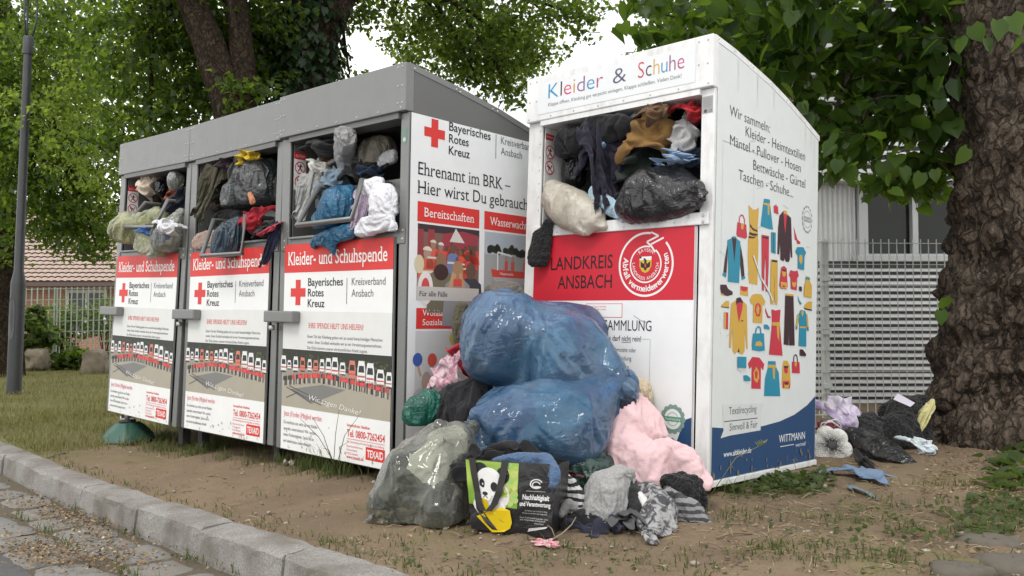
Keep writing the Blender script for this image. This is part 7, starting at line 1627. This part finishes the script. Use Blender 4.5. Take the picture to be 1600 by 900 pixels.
def blades(name, Pn, h, wd, lean, mat, seed, parent=None):
    r = np.random.RandomState(seed); n = len(Pn); an = r.uniform(0, 6.28, n); d = np.stack([np.cos(an), np.sin(an), 0*an], 1); s_ = np.stack([-np.sin(an), np.cos(an), 0*an], 1); ln = (lean*r.uniform(.2, 1.3, n)*h)[:, None]
    w_ = (wd*r.uniform(.6, 1.3, n))[:, None]; Z_ = A([0, 0, 1.]); b0 = Pn - s_*w_; b1 = Pn + s_*w_; m0 = Pn + d*ln*.3 + Z_*h[:, None]*.6 - s_*w_*.7; m1 = m0 + s_*w_*1.4; tp = Pn + d*ln + Z_*h[:, None]*.97
    V = np.stack([b0, b1, m0, m1, tp], 1).reshape(-1, 3); F_ = (A([(0, 1, 3), (0, 3, 2), (2, 3, 4)])[None] + (np.arange(n)*5)[:, None, None]).reshape(-1, 3)
    o = np_mesh(name, V, F_, mat, parent, False); return o
GR = leaf_mat('grass_blade', (.12, .125, .035), (.27, .245, .10), (.2, .22, .05), (.4, .37, .14), .7, .3)
GRG = leaf_mat('green_grass', (.05, .075, .018), (.12, .14, .04), (.12, .18, .03), (.22, .28, .07), .6, .35)
r = np.random.RandomState(21); n = 60000; yy = 5.6 + 12*r.uniform(0, 1, n)**1.5; xx = -1.5 - (yy*.75-1.6)*r.uniform(0, 1, n)
cov = vnoise(np.stack([xx, yy, 0*xx], 1), 4, 1.2)*.35 + .42*sstep(6.2, 8.2, yy - .12*xx) + .2*sstep(2.6, 4.5, -xx); S_ = s_of(xx, yy)
ok = (S_ < -.05) & (r.uniform(0, 1, n) < np.clip(cov, 0, 1)); xx, yy = xx[ok], yy[ok]; Pn = np.stack([xx, yy, gz(xx, yy)-.005], 1)
tag(blades('grass', Pn, r.uniform(.03, .10, len(xx)), .0035, .9, GR, 1), kind='stuff')
# tufts at the feet of the bins
Pt = []; Ht = []
for k, us, ns in (('1', (-1.12, -.02), 420), ('2', (-1.1, -.02), 800), ('3', (-1.15, -.25), 620)):
    for _ in range(ns):
        u = r.uniform(*us); d_ = -abs(r.normal(0, .09))+.05; q = L2W(k, u, d_, 0); 
        if vnoise(A([[u*1.0, 0, int(k)]]), 12, .35)[0] + r.normal(0, .25) > .15: Pt.append((q[0], q[1], float(gz(q[0], q[1])))); Ht.append(r.uniform(.03, .12))
for (px, py, k, hh) in ((515, 735, 150, .22), (545, 738, 60, .14), (340, 700, 120, .12), (255, 685, 90, .1), (480, 728, 70, .13), (1135, 770, 60, .1), (680, 815, 30, .05)):
    g_ = G(px, py)
    for _ in range(k): Pt.append((g_[0]+r.normal(0, .05), g_[1]+r.normal(0, .05), g_[2]-.004)); Ht.append(hh*r.uniform(.35, 1.1))
tag(blades('grass_tufts', A(Pt), A(Ht), .0026, .8, GRG, 2), kind='stuff')
def tall_stems(name, label, base_px, tips, seedhead):
    g_ = G(*base_px); m = MB(); gm = ink((.20, .22, .09), .8)
    for i, (px, py, d) in enumerate(tips):
        t_ = P(px, py, d)-g_; m.tube([A([.01*i, 0, -.01]), t_*.5+A([0, 0, .06]), t_], [.0022, .0018, .0009], gm, 5)
        if seedhead:
            for k in range(9): q = t_*(.86+.016*k)+A([0, 0, .02*(1-k/9)]); m.tube([q, q+A([.014*(-1)**k, 0, .018])], [.003, .001], gm, 4)
    o = m.build(name); o.location = g_; tag(o, label, 'plant')
tall_stems('grass_plant', 'tall thin grass stalks standing against the poster of the right grey bin', (520, 738), [(530, 640, 3.75), (562, 648, 3.7), (488, 652, 3.9), (505, 700, 3.8), (545, 690, 3.75), (470, 655, 3.95)], False)
tall_stems('grass_plant', 'single bent grass stalk with seed head before the blue base of the white bin', (1105, 778), [(1196, 692, 3.8)], True)
tall_stems('grass_plant', 'short bent grass blade at the foot of the white bin side wall', (1248, 748), [(1232, 722, 4.4)], False)
# weeds with small leaves
WEED = leaf_mat('weed_leaf', (.045, .07, .022), (.095, .12, .042), (.12, .22, .03), (.25, .34, .08), .5, .35)
Pw = []; Sw = []
def weeds(px0, px1, py0, py1, n_, s0, s1, clump=.06):
    for _ in range(n_//7):
        g_ = G(r.uniform(px0, px1), r.uniform(py0, py1))
        for _ in range(7): Pw.append((g_[0]+r.normal(0, clump), g_[1]+r.normal(0, clump), g_[2]+abs(r.normal(.012, .012)))); Sw.append(r.uniform(s0, s1))
weeds(1125, 1285, 748, 775, 420, .015, .04, .035); weeds(1190, 1290, 740, 760, 200, .02, .045, .035); weeds(1520, 1600, 775, 840, 260, .015, .04, .05); weeds(1420, 1560, 790, 850, 130, .012, .03); weeds(1290, 1420, 790, 870, 120, .01, .025); weeds(1130, 1500, 800, 900, 130, .008, .022); weeds(1560, 1600, 690, 770, 120, .05, .09, .05); weeds(620, 1000, 860, 900, 160, .008, .02)
n = len(Pw); ax = r.normal(0, 1, (n, 3)); ax[:, 2] = np.abs(ax[:, 2])*.5; up = r.normal(0, .35, (n, 3)); up[:, 2] += 1
tag(leaves('weeds', A(Pw), ax, up, A(Sw), WEED, None, True), kind='stuff')
Pt = []; Ht = []
for _ in range(2600):
    px, py = r.uniform(1120, 1600), r.uniform(755, 900); g_ = G(px, py)
    if vnoise(A([[g_[0], g_[1], 3.]]), 33, .5)[0]+r.normal(0, .3) > .35: Pt.append((g_[0], g_[1], g_[2]-.003)); Ht.append(r.uniform(.015, .05))
for _ in range(2200):
    px, py = r.uniform(250, 1120), r.uniform(760, 905); g_ = G(px, py)
    if s_of(g_[0], g_[1]) < -.02 and vnoise(A([[g_[0], g_[1], 3.]]), 35, .6)[0]+r.normal(0, .3) > (.5 if py < 830 else -.1): Pt.append((g_[0], g_[1], g_[2]-.003)); Ht.append(r.uniform(.012, .04))
for _ in range(700):
    u, s_ = r.uniform(-2, 9), -abs(r.normal(0, .06))-.01; q = kerb_pt(u, s_); Pt.append((q[0], q[1], float(kz(*q))-.012)); Ht.append(r.uniform(.01, .04))
for _ in range(260):
    u = r.choice([.444, 1.148, 1.95, .1, 1.5]) + r.normal(0, .08); s_ = r.choice([.45, .2, .46]) + r.normal(0, .02); q = kerb_pt(u, s_); Pt.append((q[0], q[1], float(rz(*q)))); Ht.append(r.uniform(.012, .05))
tag(blades('sparse_grass', A(Pt), A(Ht), .0028, 1.2, GRG, 3), kind='stuff')
# pebbles pressed into the earth
PV, PF = [], []; ico = bmesh.new(); bmesh.ops.create_icosphere(ico, subdivisions=1, radius=1); IV = A([v.co[:] for v in ico.verts]); IF = A([[v.index for v in f.verts] for f in ico.faces]); ico.free(); k = 0
for _ in range(700):
    px, py = r.uniform(60, 1600), r.uniform(690, 900); g_ = G(px, py)
    if s_of(g_[0], g_[1]) > 0: continue
    z_ = r.uniform(.003, .011)*(1.6 if r.uniform() < .06 else 1); PV.append(g_+IV*A([r.uniform(.8, 1.4), r.uniform(.8, 1.4), .6])*z_*(1+r.normal(0, .12, (len(IV), 1)))); PF.append(IF+k*len(IV)); k += 1
t = NT('pebble'); g = t.n('NewGeometry'); tag(np_mesh('pebbles', np.concatenate(PV), np.concatenate(PF), t.fin(t.ramp(g.outputs['Random Per Island'], [(0, (.12, .095, .07)), (.5, (.24, .2, .155)), (1, (.36, .33, .28))]), .9)), kind='stuff')
# dry litter: blossoms, bracts, leaves, bits of twig
t = NT('litter'); g = t.n('NewGeometry'); LIT = t.fin(t.ramp(g.outputs['Random Per Island'], [(0, (.10, .062, .034)), (.3, (.20, .13, .065)), (.55, (.27, .19, .10)), (.8, (.20, .14, .09)), (.95, (.36, .29, .17)), (1, (.46, .41, .28))]), .9)
PL = []; SL = []
def lit_g(px0, px1, py0, py1, n_, s0, s1):
    for _ in range(n_):
        g_ = G(r.uniform(px0, px1), r.uniform(py0, py1))
        if s_of(g_[0], g_[1]) < 0: PL.append(g_+A([0, 0, .006])); SL.append(r.uniform(s0, s1))
lit_g(1120, 1600, 740, 900, 1300, .004, .014); lit_g(1440, 1600, 690, 780, 1100, .006, .022); lit_g(0, 1120, 640, 900, 1600, .004, .014); lit_g(1120, 1600, 760, 900, 46, .015, .03); lit_g(250, 700, 690, 850, 60, .015, .03)
def lit_k(u0, us, s0, ss, n_, z, a, b_):
    for _ in range(n_):
        q = kerb_pt(r.normal(u0, us), np.clip(r.normal(s0, ss), .185, 1.2)); PL.append(A([q[0], q[1], float(rz(*q))+.008+abs(r.normal(0, z))])); SL.append(r.uniform(a, b_))
lit_k(1.05, .22, .6, .07, 900, .008, .008, .02); lit_k(.75, .2, .4, .08, 500, .006, .008, .02); lit_k(1.6, .35, .3, .06, 600, .006, .008, .022); lit_k(2.3, .4, .3, .07, 260, .005, .008, .02); lit_k(.5, 1.5, .4, .2, 400, .002, .005, .016); lit_k(1, 1.5, .9, .2, 60, .001, .005, .012)
n = len(PL); ax = r.normal(0, 1, (n, 3)); ax[:, 2] *= .35; up = r.normal(0, .4, (n, 3)); up[:, 2] += 1
tag(leaves('leaf_litter', A(PL), ax, up, A(SL), LIT, None, False), kind='stuff')
PS = []; 
m = MB(); stc = [paint('straw', (.36, .29, .18), .9), paint('straw_dark', (.14, .10, .07), .9)]
for _ in range(900):
    px, py = (r.uniform(1120, 1600), r.uniform(700, 900)) if r.uniform() < .7 else (r.uniform(60, 1120), r.uniform(690, 900)); g_ = G(px, py)
    if s_of(g_[0], g_[1]) > 0: continue
    an = r.uniform(0, 3.14); L_ = r.uniform(.02, .09); d_ = A([math.cos(an), math.sin(an), r.normal(0, .12)])*L_; m.tube([g_+A([0, 0, .005]), g_+d_*.5+A([r.normal(0, .006), r.normal(0, .006), .01]), g_+d_+A([0, 0, .005])], .0014, stc[int(r.randint(2))], 4)
tag(m.build('straw_litter'), kind='stuff')
for (px, py, s_, c_, lab) in ((936, 372, 0, 0, ''),):
    pass
LP2 = [(345, 700, .04), (470, 722, .06), (1345, 758, .03)]
for i, (px, py, s_) in enumerate(((452, 728, .07), (480, 720, .06))):
    g_ = G(px, py); m = MB(); q = np.random.RandomState(i+3); n_ = 7; V = [(s_*(a/(n_-1)-.5), s_*.7*(b_/(n_-1)-.5), .02+.018*math.sin(a*1.3+i)*math.cos(b_*1.1)+q.normal(0, .003)) for a in range(n_) for b_ in range(n_)]
    m.add(V, [(a*n_+b_, (a+1)*n_+b_, (a+1)*n_+b_+1, a*n_+b_+1) for a in range(n_-1) for b_ in range(n_-1)], F('paper', (.48, .42, .36)), True); o = m.build('paper_scrap'); o.location = g_; o.rotation_euler = (0, 0, i+.4); tag(o, ('crumpled pale paper scrap on the dirt under the right grey bin, left one', 'crumpled pale paper scrap by the tall grass under the right grey bin')[i], 'paper')
